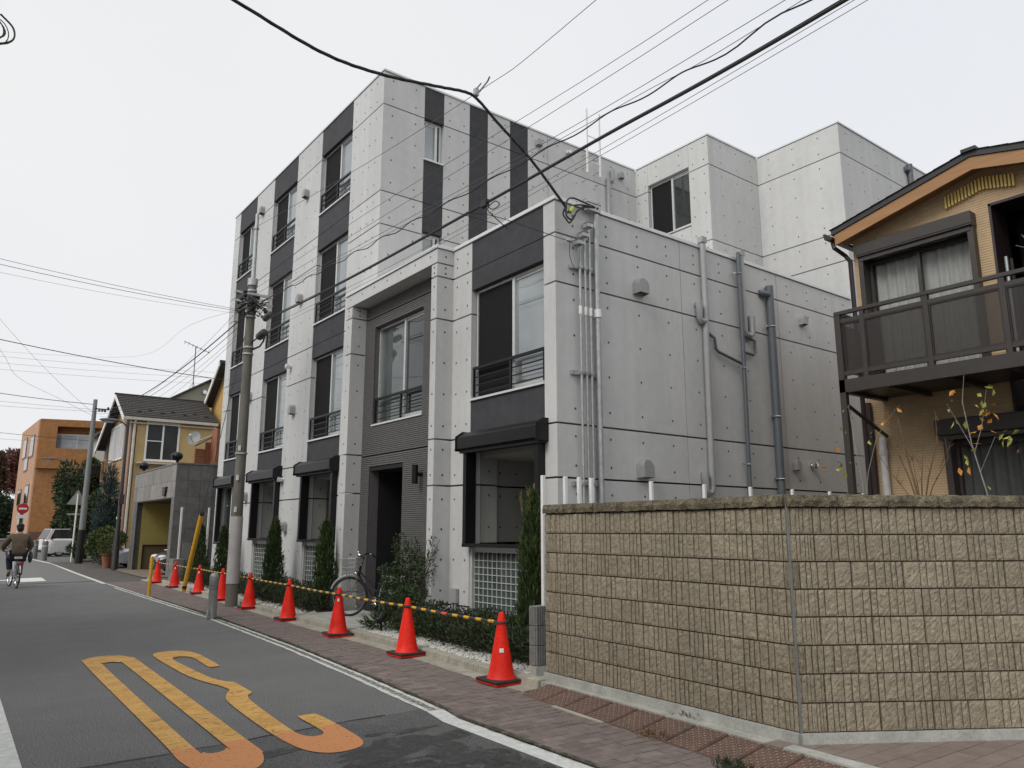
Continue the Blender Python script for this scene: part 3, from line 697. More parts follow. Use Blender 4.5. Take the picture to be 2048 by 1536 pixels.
# ------------------------------------------------------------------ vents, pipes, conduits
def hood(F, u, z, wd=.22, h=.26, d=.13):
    b = MB(); n = 10; prof = []
    for k in range(n + 1):
        t = math.pi * k / n; prof.append((-wd / 2 * math.cos(t), h - wd / 2 + (wd / 2) * math.sin(t)))
    prof = [(-wd / 2, 0)] + prof + [(wd / 2, 0)]
    fr, bk = [], []
    for q, s in prof: bk.append(W2(F, u + q, .001, z - h / 2 + s)); fr.append(W2(F, u + q * .86, d * (1 - .35 * max(0, (s - h * .5) / h)), z - h / 2 + .012 + s * .90))
    k = len(prof); b.add(bk + fr, [tuple(range(k, 2 * k))] + [(i, i + 1, i + 1 + k, i + k) for i in range(k - 1)] )
    return b.build('vent_hood', M_vent, parent=APT, smooth=True)
def round_vent(F, u, z, r=.075, d=.10):
    b = MB(); c = Vector(W2(F, u, 0, z)); nrm = Vector(W2(F, u, 1, z)) - c
    b.tube([c + nrm * .0, c + nrm * .022, c + nrm * .024, c + nrm * d * .55, c + nrm * d, c + nrm * (d + .012)], [r, r, r * .68, r * .62, r * .80, r * .55], 16)
    return b.build('round_vent', M_bright, parent=APT, smooth=True)
for u, z, w in ((8.44, 5.30, .235), (8.41, 2.47, .25)): hood(SW_, u, z, w, w * 1.15, .15)
hood(SW_, 12.95, 5.52, .17, .19, .11); hood(SW_, 12.39, 2.72, .16, .19, .11); round_vent(SW_, 12.95, 2.74)
for u, z in ((20.66, 10.62), (17.36, 9.91), (17.41, 7.17), (20.63, 7.97), (17.51, 4.42), (20.73, 5.20), (17.62, 1.66), (20.55, 2.46)): hood(FS, u, z, .2, .24, .13)
for u, z in ((17.86, 5.53), (17.97, 2.77)): round_vent(FS, u, z, .085, .13)
hood(FT, 10.99, 10.98, .17, .2, .11); round_vent(FT, 11.98, 11.02, .075); hood(FT, 13.84, 10.95, .17, .2, .11); hood(FW4, 20.62, 10.98, .17, .2, .11)
def pipe(name, pts, r, m, n=10): b = MB(); b.tube(pts, r, n); return b.build(name, m, parent=APT, smooth=True)
yw = 7.775
pipe('drain_pipe', [(10.0, yw, 6.45), (10.0, yw, 5.06), (9.985, yw, 5.01), (9.98, yw, 4.8), (9.95, yw, 2.24)], .052, M_pvcl)
pipe('pipe_trap', [(9.97, yw, 4.99), (9.88, yw, 4.98), (9.83, yw, 5.03), (9.83, yw, 5.30)], [.052, .052, .052, .06], M_pvcl)
pipe('pipe_trap', [(9.95, yw, 2.26), (9.93, yw, 2.17), (9.86, yw, 2.15), (9.79, yw, 2.2), (9.78, yw, 2.48)], [.052, .052, .052, .052, .062], M_pvcl)
pipe('drain_pipe', [(11.05, yw, 6.45), (11.05, yw, 5.02), (11.08, yw, 4.96), (11.2, yw, 4.93), (11.26, yw, 4.98), (11.27, yw, 5.30)], [.055] * 5 + [.062], M_pvcl)
pipe('waste_pipe', [(10.94, yw - .03, 6.42), (10.93, yw - .03, 4.5), (10.87, yw - .02, .3)], .036, M_pvcd)
pipe('waste_branch', [(10.08, 7.83, 4.84), (10.20, yw, 4.74), (10.22, yw, 4.56), (10.28, yw, 4.52), (10.91, yw, 4.40)], .026, M_pvcd)
pipe('waste_branch', [(10.94, yw, 4.62), (11.26, yw, 4.60), (11.32, yw, 4.65), (11.32, yw, 4.86), (11.22, 7.83, 4.92)], .026, M_pvcd)
pipe('soil_pipe', [(11.84, yw - .02, 5.97), (11.82, yw - .02, 3.6), (11.79, yw - .02, .2)], .072, M_pvcd, 14)
pipe('soil_branch', [(11.83, yw - .02, 5.80), (11.72, yw - .02, 5.80), (11.62, 7.83, 5.82)], .062, M_pvcd)
b = MB()
for x, z in ((11.83, 5.2), (11.81, 3.55), (11.79, 2.45)): b.torus((x, yw - .02, z), .078, .010, 'z', 16, 5); b.box(x - .16, x - .06, 7.76, 7.78, z - .012, z + .012)
for x, z in ((10.93, 6.02), (10.92, 4.32), (10.88, 2.66)): b.torus((x, yw - .03, z), .04, .008, 'z', 12, 5); b.box(x - .12, x - .03, 7.76, 7.78, z - .01, z + .01)
b.build('pipe_clips', M_bright, parent=APT)['kind'] = 'stuff'
for x, z in ((9.995, 5.70), (11.05, 5.70)): b = MB(); b.box(x - .06, x + .06, 7.72, 7.835, z + .68, z + .78); b.build('pipe_outlet', M_pvcl, parent=APT)
# service conduits near the corner
for x, zt, r in ((7.15, 5.66, .019), (7.25, 5.80, .019), (7.345, 5.97, .021), (7.485, 6.22, .044)):
    o = pipe('conduit', [(x, 7.76, .1), (x, 7.76, zt)], r, M_steel, 12)
    b = MB(); b.tube([(x, 7.76, 4.62), (x, 7.76, 4.74)], r * 1.35, 12); b.build('coupling', M_white, parent=o)
    if r < .03:
        b = MB(); b.box(x - .075, x + .035, 7.70, 7.81, zt + .0, zt + .065); b.box(x - .085, x + .045, 7.695, 7.82, zt + .065, zt + .078); bevel(b.build('conduit_head', M_steel, parent=o), .006)
b = MB(); b.box(7.27, 7.54, 7.70, 7.78, 6.24, 6.36); b.box(7.26, 7.55, 7.69, 7.79, 6.36, 6.372); br = bevel(b.build('service_bracket', M_steel, parent=APT), .004)
for x in (7.40, 7.47): b = MB(); b.tube([(x, 7.697, 6.30), (x, 7.694, 6.30)], .020, 12); b.build('bracket_hole', M_blackm, parent=br)
for z in (5.33, 3.76, 2.20): b = MB(); b.box(7.0, 7.56, 7.79, 7.83, z - .03, z + .03); b.build('conduit_strut', M_steel, parent=APT)
b = MB()
for z in (5.33, 3.76, 2.20):
    for x in (7.15, 7.25, 7.345): b.box(x - .03, x + .03, 7.735, 7.79, z - .018, z + .018)
b.build('conduit_clamps', M_steel, parent=APT)['kind'] = 'stuff'
# roof ladder and pipes on the tall side wall
b = MB()
b.box(12.46, 12.50, 13.17, 13.21, 10.58, 12.36); ld = b.build('roof_ladder', M_white, parent=APT)
b = MB(); b.box(12.91, 12.95, 13.17, 13.21, 10.58, 12.36); b.build('rail', M_white, parent=ld)
for z in (10.9, 11.6):
    b = MB(); b.box(12.49, 12.92, 13.18, 13.2, z, z + .02); b.build('rung', M_white, parent=ld)
b = MB()
for z in (11.1, 10.75, 10.4, 9.9, 9.5, 9.1):
    for x in (12.48, 12.93): b.tube([(x, 13.38, z), (x, 13.24, z - .02)], .012, 6)
b.build('rung_stubs', M_steel, parent=APT)['kind'] = 'stuff'
b = MB()
for z in (8.72,): b.tube([(12.45, 13.38, z), (12.45, 13.2, z), (12.95, 13.2, z), (12.95, 13.38, z)], .012, 6)
b.build('step_iron', M_steel, parent=APT)
pipe('drain_pipe', [(13.34, 13.31, 10.72), (13.34, 13.31, 6.2)], .06, M_pvcl)
pipe('pipe_trap', [(13.34, 13.31, 10.68), (13.48, 13.31, 10.66), (13.5, 13.31, 10.74), (13.5, 13.31, 11.0)], .055, M_pvcl)
pipe('soil_pipe', [(19.95, 8.57, 11.22), (19.95, 8.57, 8.0)], .075, M_pvcd); pipe('soil_branch', [(19.95, 8.57, 11.05), (19.75, 8.63, 11.05)], .07, M_pvcd)
# entrance wall lamp, junction box
b = MB(); b.tube([(6.74, 11.42, 2.52), (6.60, 11.42, 2.52)], .035, 10); b.tube([(6.60, 11.42, 2.36), (6.60, 11.42, 2.68)], .055, 12); b.build('wall_lamp', M_black, parent=APT, smooth=True)
b = MB(); b.box(6.68, 6.74, 10.22, 10.42, .46, .68); jb = bevel(b.build('junction_box', M_pvcl, parent=APT), .006)
b = MB()
for y in (10.28, 10.36): b = MB(); b.tube([(6.72, y, .1), (6.72, y, .46)], .018, 8); b.build('conduit', M_pvcl, parent=jb)
# raised nameplate strokes beside the door, too small to read
# ------------------------------------------------------------------ split-face block wall in front
WALL = thing('block_wall', 'tan split-face block garden wall with dark weathered coping, turning a corner', 'wall', (5.09, 3.30, .09))
P0, P1, P2 = Vector((5.185, 6.235, 0)), Vector((5.095, 3.325, 0)), None
d2 = Vector((1.32, -.84, 0)).normalized(); P2 = P1 + d2 * 3.6
ZB = .165; CH = .1965
PAT = [[.118, .046, .066, .040, .032, .040], [.050, .072, .046, .052, .086, .040]]
def block_mesh(kind, flip, seed, th=.12, L=.4):
    r = random.Random(seed); b = MB(); ws = PAT[kind][:]; g = (L - .006 - sum(ws)) / (len(ws))
    if flip: ws.reverse()
    x = -L / 2 + .003 + g / 2; hz = CH / 2 - .0055
    b.box(-L / 2 + .002, L / 2 - .002, .012, th, -hz + .001, hz - .001); b.mi = 1     # body, groove backs coloured dark for dirt and shade; face looks to -y
    b.m = [1] * len(b.m); b.mi = 0
    for w in ws:
        nx = max(2, round(w / .018)); nz = 10; o = len(b.v); base = r.uniform(-.004, .004)
        for j in range(nz + 1):
            for i in range(nx + 1):
                edge = i in (0, nx) or j in (0, nz)
                dep = -.006 + base - (0 if edge else .005 + r.uniform(-.0035, .0035)) + (r.uniform(-.002, .002) if edge else 0)
                b.v.append((x + w * i / nx + (0 if i in (0, nx) else r.uniform(-.003, .003)), dep, -hz + 2 * hz * j / nz))
        fs = [(o + j * (nx + 1) + i, o + j * (nx + 1) + i + 1, o + (j + 1) * (nx + 1) + i + 1, o + (j + 1) * (nx + 1) + i) for j in range(nz) for i in range(nx)]
        b.f += fs; b.m += [0] * len(fs)
        # rib flanks back to the groove
        for i0 in (0, nx):
            col = [o + j * (nx + 1) + i0 for j in range(nz + 1)]; o2 = len(b.v)
            b.v += [(b.v[c][0], .013, b.v[c][2]) for c in col]
            b.f += [(col[j], col[j + 1], o2 + j + 1, o2 + j) for j in range(nz)]; b.m += [0] * nz
        for j0 in (0, nz):
            row_ = [o + j0 * (nx + 1) + i for i in range(nx + 1)]; o2 = len(b.v)
            b.v += [(b.v[c][0], .013, b.v[c][2]) for c in row_]
            b.f += [(row_[i], row_[i + 1], o2 + i + 1, o2 + i) for i in range(nx)]; b.m += [0] * nx
        x += w + g
    me = bpy.data.meshes.new('block'); me.from_pydata(b.v, [], b.f)
    bm = bmesh.new(); bm.from_mesh(me); bmesh.ops.recalc_face_normals(bm, faces=bm.faces); bm.to_mesh(me); bm.free()
    me.materials.append(M_split); me.materials.append(M_mortar_groove); me.polygons.foreach_set('material_index', b.m); return me
BM = [[block_mesh(k, f, 10 * k + f + 100 * s) for s in range(3) for f in (0, 1)] for k in (0, 1)]
ROWKIND = [0, 1, 0, 0, 1, 0, 0, 1]
def run(Pa, Pb, tag_):
    d = (Pb - Pa); Ln = d.length; d.normalize(); ang = math.atan2(d.y, d.x)
    nrm = Vector((d.y, -d.x, 0))                       # local -y side is the face towards the street
    for rI in range(8):
        s = -.2 - (.0 if rI not in (2, 5) else .13); z = ZB + CH * (rI + .5)
        while s < Ln:
            a, c = max(s, 0), min(s + .4, Ln)
            if c - a > .04:
                me = BM[ROWKIND[rI]][random.randrange(6)] if c - a > .395 else None
                if me is None:
                    me = BM[ROWKIND[rI]][0].copy(); vv = [v.co.copy() for v in me.vertices]; k = (c - a) / .4
                    for v in me.vertices: v.co.x *= k
                o = link(me, 'block', WALL); o.location = Pa + d * ((a + c) / 2) + Vector((0, 0, z)) - OFF[WALL.name]; o.rotation_euler = (0, 0, ang)
            s += .4
    # mortar core behind, coping stones, cement footing
    nb = -nrm
    def bar(name, m, w0, w1, z0, z1, s0=0, s1=None, **k):
        s1 = Ln if s1 is None else s1; b = MB()
        q = [Pa + d * s0 + nb * w0, Pa + d * s1 + nb * w0, Pa + d * s1 + nb * w1, Pa + d * s0 + nb * w1]
        b.hexa([(p.x, p.y, z0) for p in q] + [(p.x, p.y, z1) for p in q]); return b.build(name, m, parent=WALL, **k)
    bar('mortar', M_mortar_groove, .010, .115, ZB - .01, ZB + 8 * CH + .03, .004, Ln - .004)
    bar('footing', M_cement, -.035, .15, -.05, ZB - .003)
    s = 0.0; i = 0
    while s < Ln - .02:
        e = min(s + .395, Ln); nx = 10; b = MB(); r = random.Random(i + 50)
        base = Pa; prof = [(-.034, ZB + 8 * CH + .008), (-.038, ZB + 8 * CH + .05), (-.022, ZB + 8 * CH + .092), (.05, ZB + 8 * CH + .098), (.125, ZB + 8 * CH + .09), (.135, ZB + 8 * CH + .012)]
        o = len(b.v)
        for t in range(nx + 1):
            for (w, z) in prof:
                p = Pa + d * (s + (e - s - .004) * t / nx) + nb * (w + r.uniform(-.006, .006)); b.v.append((p.x, p.y, z + r.uniform(-.005, .005)))
        k = len(prof); fs = [(t * k + j, (t + 1) * k + j, (t + 1) * k + (j + 1) % k, t * k + (j + 1) % k) for t in range(nx) for j in range(k)] + [tuple(range(k)), tuple(range((nx + 1) * k - 1, nx * k - 1, -1))]
        b.f += fs; b.m += [0] * len(fs)
        b.build('coping_stone', M_cap, parent=WALL); s += .397; i += 1
run(P0, P1, 0); run(P1, P2, 1)
b = MB(); b.tube([(5.099, 3.318, ZB), (5.099, 3.318, ZB + 1.665)], .011, 8); b.build('corner_joint', mat('grey_sealant', (.16, .165, .15), rough=.8), parent=WALL)

# ------------------------------------------------------------------ low grey boundary wall with white fence posts waiting for their panels
BW = thing('boundary_wall', 'low grey ribbed-block boundary wall carrying tall white fence posts', 'wall', (5.4, 6.46, 0))
for rI in range(4):
    z0, z1 = (.02, .185) if rI == 0 else (.19 + .2 * (rI - 1), .385 + .2 * (rI - 1))
    x = 5.20; k = 0
    while x < 12.2:
        b = MB(); x1 = x + (.2 if k == 0 else .396)
        if rI == 0: b.box(x, x1, 6.42, 6.54, z0, z1); m = M_cement
        else:
            b.box(x + .008, x1 - .004, 6.43, 6.53, z0, z1); m = M_greyblock
            n = 6 if k == 0 else 0
            for i in range(n): b.box(x + .012 + i * .031, x + .036 + i * .031, 6.418, 6.431, z0, z1)
            if k == 0:
                for i in range(3): b.box(x - .004, x + .009, 6.434 + i * .033, 6.460 + i * .033, z0, z1)
        bevel(b.build('block', m, parent=BW), .004); x = x1 + .004; k += 1
for x in (5.365, 5.69, 5.90, 6.09, 7.10, 8.12, 9.12, 10.14, 11.15, 12.15):
    b = MB(); b.box(x - .022, x + .022, 6.46, 6.50, .78, 2.165); bevel(b.build('post', M_white, parent=BW), .004)

BW2 = thing('boundary_wall', 'low grey block wall with white posts at far end of the concrete building', 'wall', (6.1, 24.25, 0))
b = MB(); b.box(5.92, 6.22, 24.15, 24.6, 0, .74); b.build('block', M_greyblock, parent=BW2)
b = MB(); b.box(6.225, 6.62, 24.2, 24.3, 0, .74); b.build('block', M_greyblock, parent=BW2); b = MB(); b.box(6.625, 7.4, 24.2, 24.3, 0, .74); b.build('block', M_greyblock, parent=BW2)
for x in (6.07, 6.86):
    b = MB(); b.box(x - .025, x + .025, 24.22, 24.27, .74, 2.25); b.build('post', M_white, parent=BW2)

# ------------------------------------------------------------------ rusty checker-plate kerb ramps
def ramp_plate(i, y0, y1, label):
    t = thing('kerb_ramp', label, 'kerb ramp', (4.8, (y0 + y1) / 2, 0), 'rusty ramp plates along the kerb')
    lo = lambda y: 4.51 + .096 * (y - 3.62); hi = HI
    b = MB(); g = .006
    a, c = y0 + g, y1 - g
    b.hexa([(lo(a), a, .012), (hi(a), a, .012), (hi(c), c, .012), (lo(c), c, .012), (lo(a), a, .022), (hi(a), a, .086), (hi(c), c, .086), (lo(c), c, .022)])
    p = bevel(b.build('plate', M_rust, parent=t), .004)
    b = MB(); n = 9; k = 11                            # raised checker studs
    for ii in range(n):
        for jj in range(k):
            u, v = .06 + .88 * (ii + .5) / n, .05 + .9 * (jj + .5) / k
            y = a + (c - a) * u; x = lo(y) + (hi(y) - lo(y)) * v; z = .022 + .064 * v
            s = 1 if (ii + jj) % 2 else -1; L, w = .019, .006
            dx, dy = L * .7, L * .7 * s; sl = .064 / (hi(y) - lo(y))
            q = [(x - dx, y - dy), (x + w, y - w * s), (x + dx, y + dy), (x - w, y + w * s)]
            b.add([(px, py, z + (px - x) * sl + .001) for px, py in q] + [(x, y, z + .009)], [(0, 1, 4), (1, 2, 4), (2, 3, 4), (3, 0, 4)])
    b.build('checker_studs', M_stud, parent=t)['kind'] = 'stuff'
    return t
yy = 6.08; RL_ = ['rusty checker-plate kerb ramp at the far end, beside the orange cone', 'second rusty checker-plate kerb ramp counting from the nearest orange cone', 'third rusty checker-plate kerb ramp counting from the nearest orange cone',
     'fourth rusty checker-plate kerb ramp from the cone, behind the white strip', 'fifth rusty checker-plate kerb ramp from the orange cone', 'sixth rusty kerb ramp from the cone, with dry weeds at its foot',
     'seventh rusty kerb ramp from the cone, beside the green weed tuft', 'eighth rusty kerb ramp, the one nearest the bottom edge of the picture']
ORD = ['first', 'second', 'third', 'fourth', 'fifth', 'sixth', 'seventh', 'eighth', 'ninth', 'tenth', 'eleventh', 'twelfth']
for i in range(12): ramp_plate(i, yy - .324, yy, ORD[i] + ' rusty checker-plate kerb ramp counting from the nearest orange cone'); yy -= .324
b = MB(); b.hexa([(4.655, 4.82, .012), (4.695, 4.82, .012), (4.76, 5.52, .012), (4.72, 5.52, .012), (4.655, 4.82, .03), (4.695, 4.82, .03), (4.76, 5.52, .03), (4.72, 5.52, .03)])
for v in [0]: pass
o = b.build('timber_strip', mat('bleached_timber', (.42, .40, .33), rough=.9, var=.15, scale=20, stretch=(1, .1, 1)))
for v in o.data.vertices: v.co.x -= .075
tag(o, 'pale bleached strip lying along the foot of the rusty ramps', 'strip')

# ------------------------------------------------------------------ traffic cones and their striped bars
def make_cone(loc, label, sticker=None, rot=-.05):
    t = thing('traffic_cone', label, 'traffic cone', loc, 'orange cones along the kerb', rot=rot)
    b = MB(); b.box(-.187, .187, -.187, .187, .0, .02); p = bevel(b.build('base', M_orange, parent=t, world=False), .006)
    b = MB(); prof = [(.165, .022), (.155, .045), (.142, .06), (.118, .17), (.095, .30), (.070, .44), (.050, .56), (.047, .60), (.034, .67), (.028, .692), (.016, .70)]
    b.lathe(prof, 24); b.build('body', M_orange, parent=t, smooth=True, world=False)
    b = MB()
    b.box(-.193, .193, -.193, .193, .0205, .05)
    b.build('weight', M_rubber, parent=t, world=False); bevel(t.children[-1], .012, 2)
    b = MB(); b.lathe([(.052, .585), (.054, .59), (.054, .603), (.050, .608)], 20, caps=False); b.build('ring', M_blackm, parent=t, world=False)
    if sticker:
        b = MB(); z, w, h, a = sticker; r = .142 - (z - .06) * .184 + .0035
        vs = []
        for zz in (z - h, z + h):
            for k in (-1, 0, 1):
                t_ = a + k * w / r; rr = .142 - (zz - .06) * .182 + .0035; vs.append((rr * math.cos(t_), rr * math.sin(t_), zz))
        b.add(vs, [(0, 1, 4, 3), (1, 2, 5, 4)]); b.build('sticker', M_white, parent=t, world=False)
    return t
CONES = [(4.93, 6.66), (5.02, 8.78), (5.10, 11.0), (5.26, 13.4), (5.38, 15.8), (5.50, 18.0), (5.60, 20.2), (5.67, 22.8), (5.74, 25.1)]
CL = ['nearest orange traffic cone, white sticker on its side, by the grey ribbed pillar', 'second nearest orange cone, in front of the leafy bush', 'orange cone in front of the parked bicycle, small sticker near its tip',
      'orange cone directly behind the bicycle cone, third gap of striped bar', 'orange cone standing just right of the utility pole', 'orange cone half hidden behind the utility pole',
      'orange cone left of the grey bollard', 'orange cone between the leaning yellow pole and the yellow stake', 'farthest orange cone, beside the short yellow stake']
CL[3] = 'orange cone between the bicycle cone and the cone beside the utility pole'
for i, (x, y) in enumerate(CONES):
    make_cone((x, y, .026), CL[i], (.33, .022, .02, -2.15) if i == 0 else ((.52, .014, .02, -2.0) if i in (2, 7, 6) else None), rot=-.05 + random.uniform(-.12, .12)).rotation_euler.rotate_axis('X', random.uniform(-.012, .012))
BL = ['striped cone bar from nearest orange cone to the second', 'striped cone bar between the second cone and the bicycle cone', 'striped cone bar in front of the bicycle and cypress, third from right',
      'striped cone bar ending at the cone right of the utility pole', 'striped cone bar passing behind the utility pole', 'striped cone bar between the utility pole and the grey bollard',
      'striped cone bar crossing the leaning yellow pole', 'farthest striped cone bar, reaching the last cone']
M_by = mat('bar_yellow', (.70, .36, .015), rough=.45, var=.08); M_bk = mat('bar_black', (.03, .03, .034), rough=.5)
for i in range(8):
    (x0, y0), (x1, y1) = CONES[i], CONES[i + 1]; a, c = Vector((x0, y0, .62)), Vector((x1, y1, .62)); d = (c - a).normalized(); a = a + d * .056; c = c - d * .056
    sag = .008
    P = lambda t: a.lerp(c, t) - Vector((0, 0, sag * 4 * t * (1 - t)))
    t = thing('cone_bar', BL[i], 'cone bar', tuple(a), 'yellow and black bars between cones')
    b = MB(); b.tube([P(k / 10) for k in range(11)], .0155, 8); b.build('rod', M_bk, parent=t, smooth=True)
    n = 8
    for k in range(n):
        u = (k + .5) / n; b = MB(); b.tube([P(u - .028), P(u + .028)], .0168, 8); b.build('yellow_band', M_by if not (i == 0 and k == 4) else M_orangel, parent=t)
    b = MB()
    for e, s in ((a, 1), (c, -1)): b.torus((e.x - d.x * s * .056, e.y - d.y * s * .056, e.z), .058, .007, 'z', 16, 5)
    b.build('end_ring', M_bk, parent=t)

# ------------------------------------------------------------------ utility pole and street furniture near it
UP = thing('utility_pole', 'concrete utility pole with grey wrap and cable gear, beside the cones', 'utility pole', (5.27, 16.57, 0))
b = MB(); b.tube([(5.27, 16.57, 0), (5.27, 16.57, 3.5), (5.27, 16.57, 7.0)], [.124, .106, .090], 20); b.build('shaft', M_pole, parent=UP, smooth=True)
b = MB(); b.tube([(5.27, 16.57, .48), (5.27, 16.57, 1.86)], [.133, .127], 20); b.build('wrap', M_wrap, parent=UP, smooth=True)
b = MB(); b.tube([(5.27, 16.57, 6.98), (5.27, 16.57, 7.14)], .112, 16); b.build('pole_cap', M_steel, parent=UP, smooth=True)
b = MB(); b.tube([(5.27, 16.57, 7.1), (5.27, 16.57, 8.7)], [.052, .04], 12); b.build('steel_extension', M_steel, parent=UP, smooth=True)
b = MB()
for z in (8.35, 6.86, 6.5, 6.25, 5.55, 5.40, 3.2): b.tube([(5.27, 16.57, z - .02), (5.27, 16.57, z + .02)], [.108 + (7 - z) * .006] * 2 if z < 7 else [.062] * 2, 16)
b.build('bands', M_steel, parent=UP)
b = MB()
for z in (6.75, 6.55): b.box(4.86, 5.7, 16.42, 16.47, z - .025, z + .025)
b.build('cross_arm', M_steel, parent=UP)
b = MB()
for i in range(18):
    x, y, z = 5.27 + random.uniform(-.32, .30), 16.50 + random.uniform(-.16, .06), 6.35 + random.uniform(-.12, .42); b.ball((x, y, z), random.uniform(.025, .055), 7, 5)
for i in range(14):
    p = [Vector((5.27 + random.uniform(-.3, .3), 16.45 + random.uniform(-.15, .1), 6.2 + random.uniform(0, .5))) for _ in range(4)]; b.tube(p, .009, 5)
b.build('cable_clutter', M_wire, parent=UP)
for loc, d, L, r in (((5.33, 15.62, 6.06), Vector((.02, -1, .10)), .36, .07), ((5.32, 15.9, 5.72), Vector((.02, -1, .14)), .34, .085)):
    b = MB(); p = Vector(loc); d = d.normalized(); b.tube([p + d * L * t for t in (-.5, -.46, -.4, .4, .46, .5)], [r * .5, r * .85, r, r, r * .85, r * .45], 12); b.build('splice_closure', mat('closure_grey', (.055, .05, .045), rough=.6), parent=UP, smooth=True)
b = MB(); b.tube([(5.36, 16.57, 5.52), (5.36, 16.1, 5.5), (5.33, 15.8, 5.55), (5.33, 15.72, 5.66)], .02, 6); b.tube([(5.3, 16.5, 5.65), (5.32, 16.0, 5.72)], .016, 6); b.build('closure_cable', M_wire, parent=UP)
b = MB()
for z, y_ in ((3.25, 0), (2.62, 0), (1.95, .0)): b.box(5.17, 5.215, 16.452 + y_, 16.48, z, z + .11)
b.build('pole_sticker', M_white, parent=UP)
BO = thing('bollard', 'battered grey steel bollard between white line and utility pole', 'bollard', (4.33, 14.66, 0))
b = MB(); b.lathe([(.078, .01), (.078, .62), (.083, .63), (.083, .74), (.078, .76), (.05, .80), (.0, .81)], 20, (4.33, 14.66, 0), caps=False); b.build('tube', M_steel2 if 'M_steel2' in globals() else mat('dull_steel', (.25, .255, .255), rough=.5, metal=.3, col2=(.36, .37, .365), scale=7, detail=7), parent=BO, smooth=True)
b = MB(); b.hexa([(4.22, 14.60, .012), (4.27, 14.60, .012), (4.27, 14.68, .012), (4.22, 14.68, .012), (4.25, 14.60, .15), (4.262, 14.60, .15), (4.262, 14.68, .15), (4.25, 14.68, .15)]); b.build('fin', MATS['dull_steel'], parent=BO)
b = MB(); b.lathe([(.0785, .50), (.0785, .60)], 20, (4.33, 14.66, 0), caps=False); b.build('scuffed_band', mat('scuff', (.17, .175, .17), rough=.7, var=.3, scale=30), parent=BO)
YS = thing('yellow_stake', 'short upright yellow stake on the pavement beside the white line', 'stake', (4.53, 20.5, 0))
b = MB(); b.lathe([(.042, .0), (.042, .93), (.034, .95), (0, .952)], 14, (4.53, 20.5, 0), caps=False); b.build('tube', M_yellow, parent=YS, smooth=True)
b = MB(); b.box(4.42, 4.66, 20.42, 20.6, .0, .018); b.build('foot_plate', M_cement, parent=YS)
YG = thing('guy_wire_guard', 'long yellow guy wire guard leaning over the cones', 'guy wire guard', (5.52, 21.26, 0))
b = MB(); b.tube([(5.52, 21.26, .02), (5.62, 20.5, 1.97)], .056, 14); b.build('guard', M_yellow, parent=YG, smooth=True)
b = MB(); b.tube([(5.62, 20.5, 1.965), (5.626, 20.45, 2.01)], .058, 14); b.build('cap', M_blackm, parent=YG)
b = MB(); b.tube([(5.525, 21.22, .1), (5.53, 21.2, .17)], .058, 14); b.build('bolt_band', M_blackm, parent=YG)
b = MB(); b.tube([(5.62, 20.5, 1.97), (5.3, 16.75, 6.3)], .008, 5); tag(b.build('guy_wire', M_thin), 'thin steel guy wire from leaning yellow guard up to utility pole', 'wire')
# garden spotlights
def spot(x, y, label):
    t = thing('garden_spotlight', label, 'spotlight', (x, y, .09), 'black spotlights in the planting')
    b = MB(); b.tube([(x, y, .08), (x, y, .27)], .018, 8); b.build('stake', M_blackm, parent=t)
    b = MB(); b.tube([(x - .055, y - .05, .25), (x + .05, y + .04, .33)], [.045, .052], 12); b.build('lamp_head', M_black, parent=t, smooth=True)
    b = MB(); b.tube([(x + .048, y + .038, .328), (x + .053, y + .043, .332)], .045, 12); b.build('lens', M_glassd, parent=t)
spot(5.56, 10.5, 'small black garden spotlight beside the leafy bush'); spot(5.80, 13.85, 'small black garden spotlight between two cypresses'); spot(5.80, 16.2, 'small black garden spotlight behind the cone by the utility pole')
# ------------------------------------------------------------------ beige house on the right
HX = 10.6
H = thing('beige_house', 'beige two-storey house with brown balcony and orange gable boards', 'house', (HX, 5.45, 0))
M_sid = mat('beige_ribbed_siding', (.46, .33, .195), rough=.85, var=.07, scale=9, bump=.1)
_n, _l = M_sid.node_tree.nodes, M_sid.node_tree.links
wv = _n.new('ShaderNodeTexWave'); wv.wave_type = 'BANDS'; wv.bands_direction = 'Z'; wv.inputs['Scale'].default_value = 9.0; wv.inputs['Distortion'].default_value = .5; wv.inputs['Detail'].default_value = 2
gg = _n.new('ShaderNodeNewGeometry'); _l.new(gg.outputs['Position'], wv.inputs['Vector'])
bp = _n.new('ShaderNodeBump'); bp.inputs['Strength'].default_value = .4; bp.inputs['Distance'].default_value = .010; _l.new(wv.outputs['Fac'], bp.inputs['Height']); _l.new(bp.outputs[0], _n['Principled BSDF'].inputs['Normal'])
M_brown = mat('brown_aluminium', (.040, .034, .030), rough=.45, var=.1)
M_brownd = mat('dark_brown_trim', (.030, .018, .020), rough=.4, var=.1)
M_barge = mat('orange_barge_board', (.30, .155, .06), rough=.6, col2=(.37, .195, .08), scale=4, stretch=(1, .3, 6))
M_slat = mat('yellow_gable_slat', (.66, .48, .15), rough=.6, var=.08)
M_rooft = mat('dark_roof_tile', (.030, .030, .032), rough=.6, var=.2)
RY, RZ, EY = 3.66, 6.38, 5.60; sl = (RZ - 5.92) / (EY - RY)
rz = lambda y: RZ - abs(y - RY) * sl
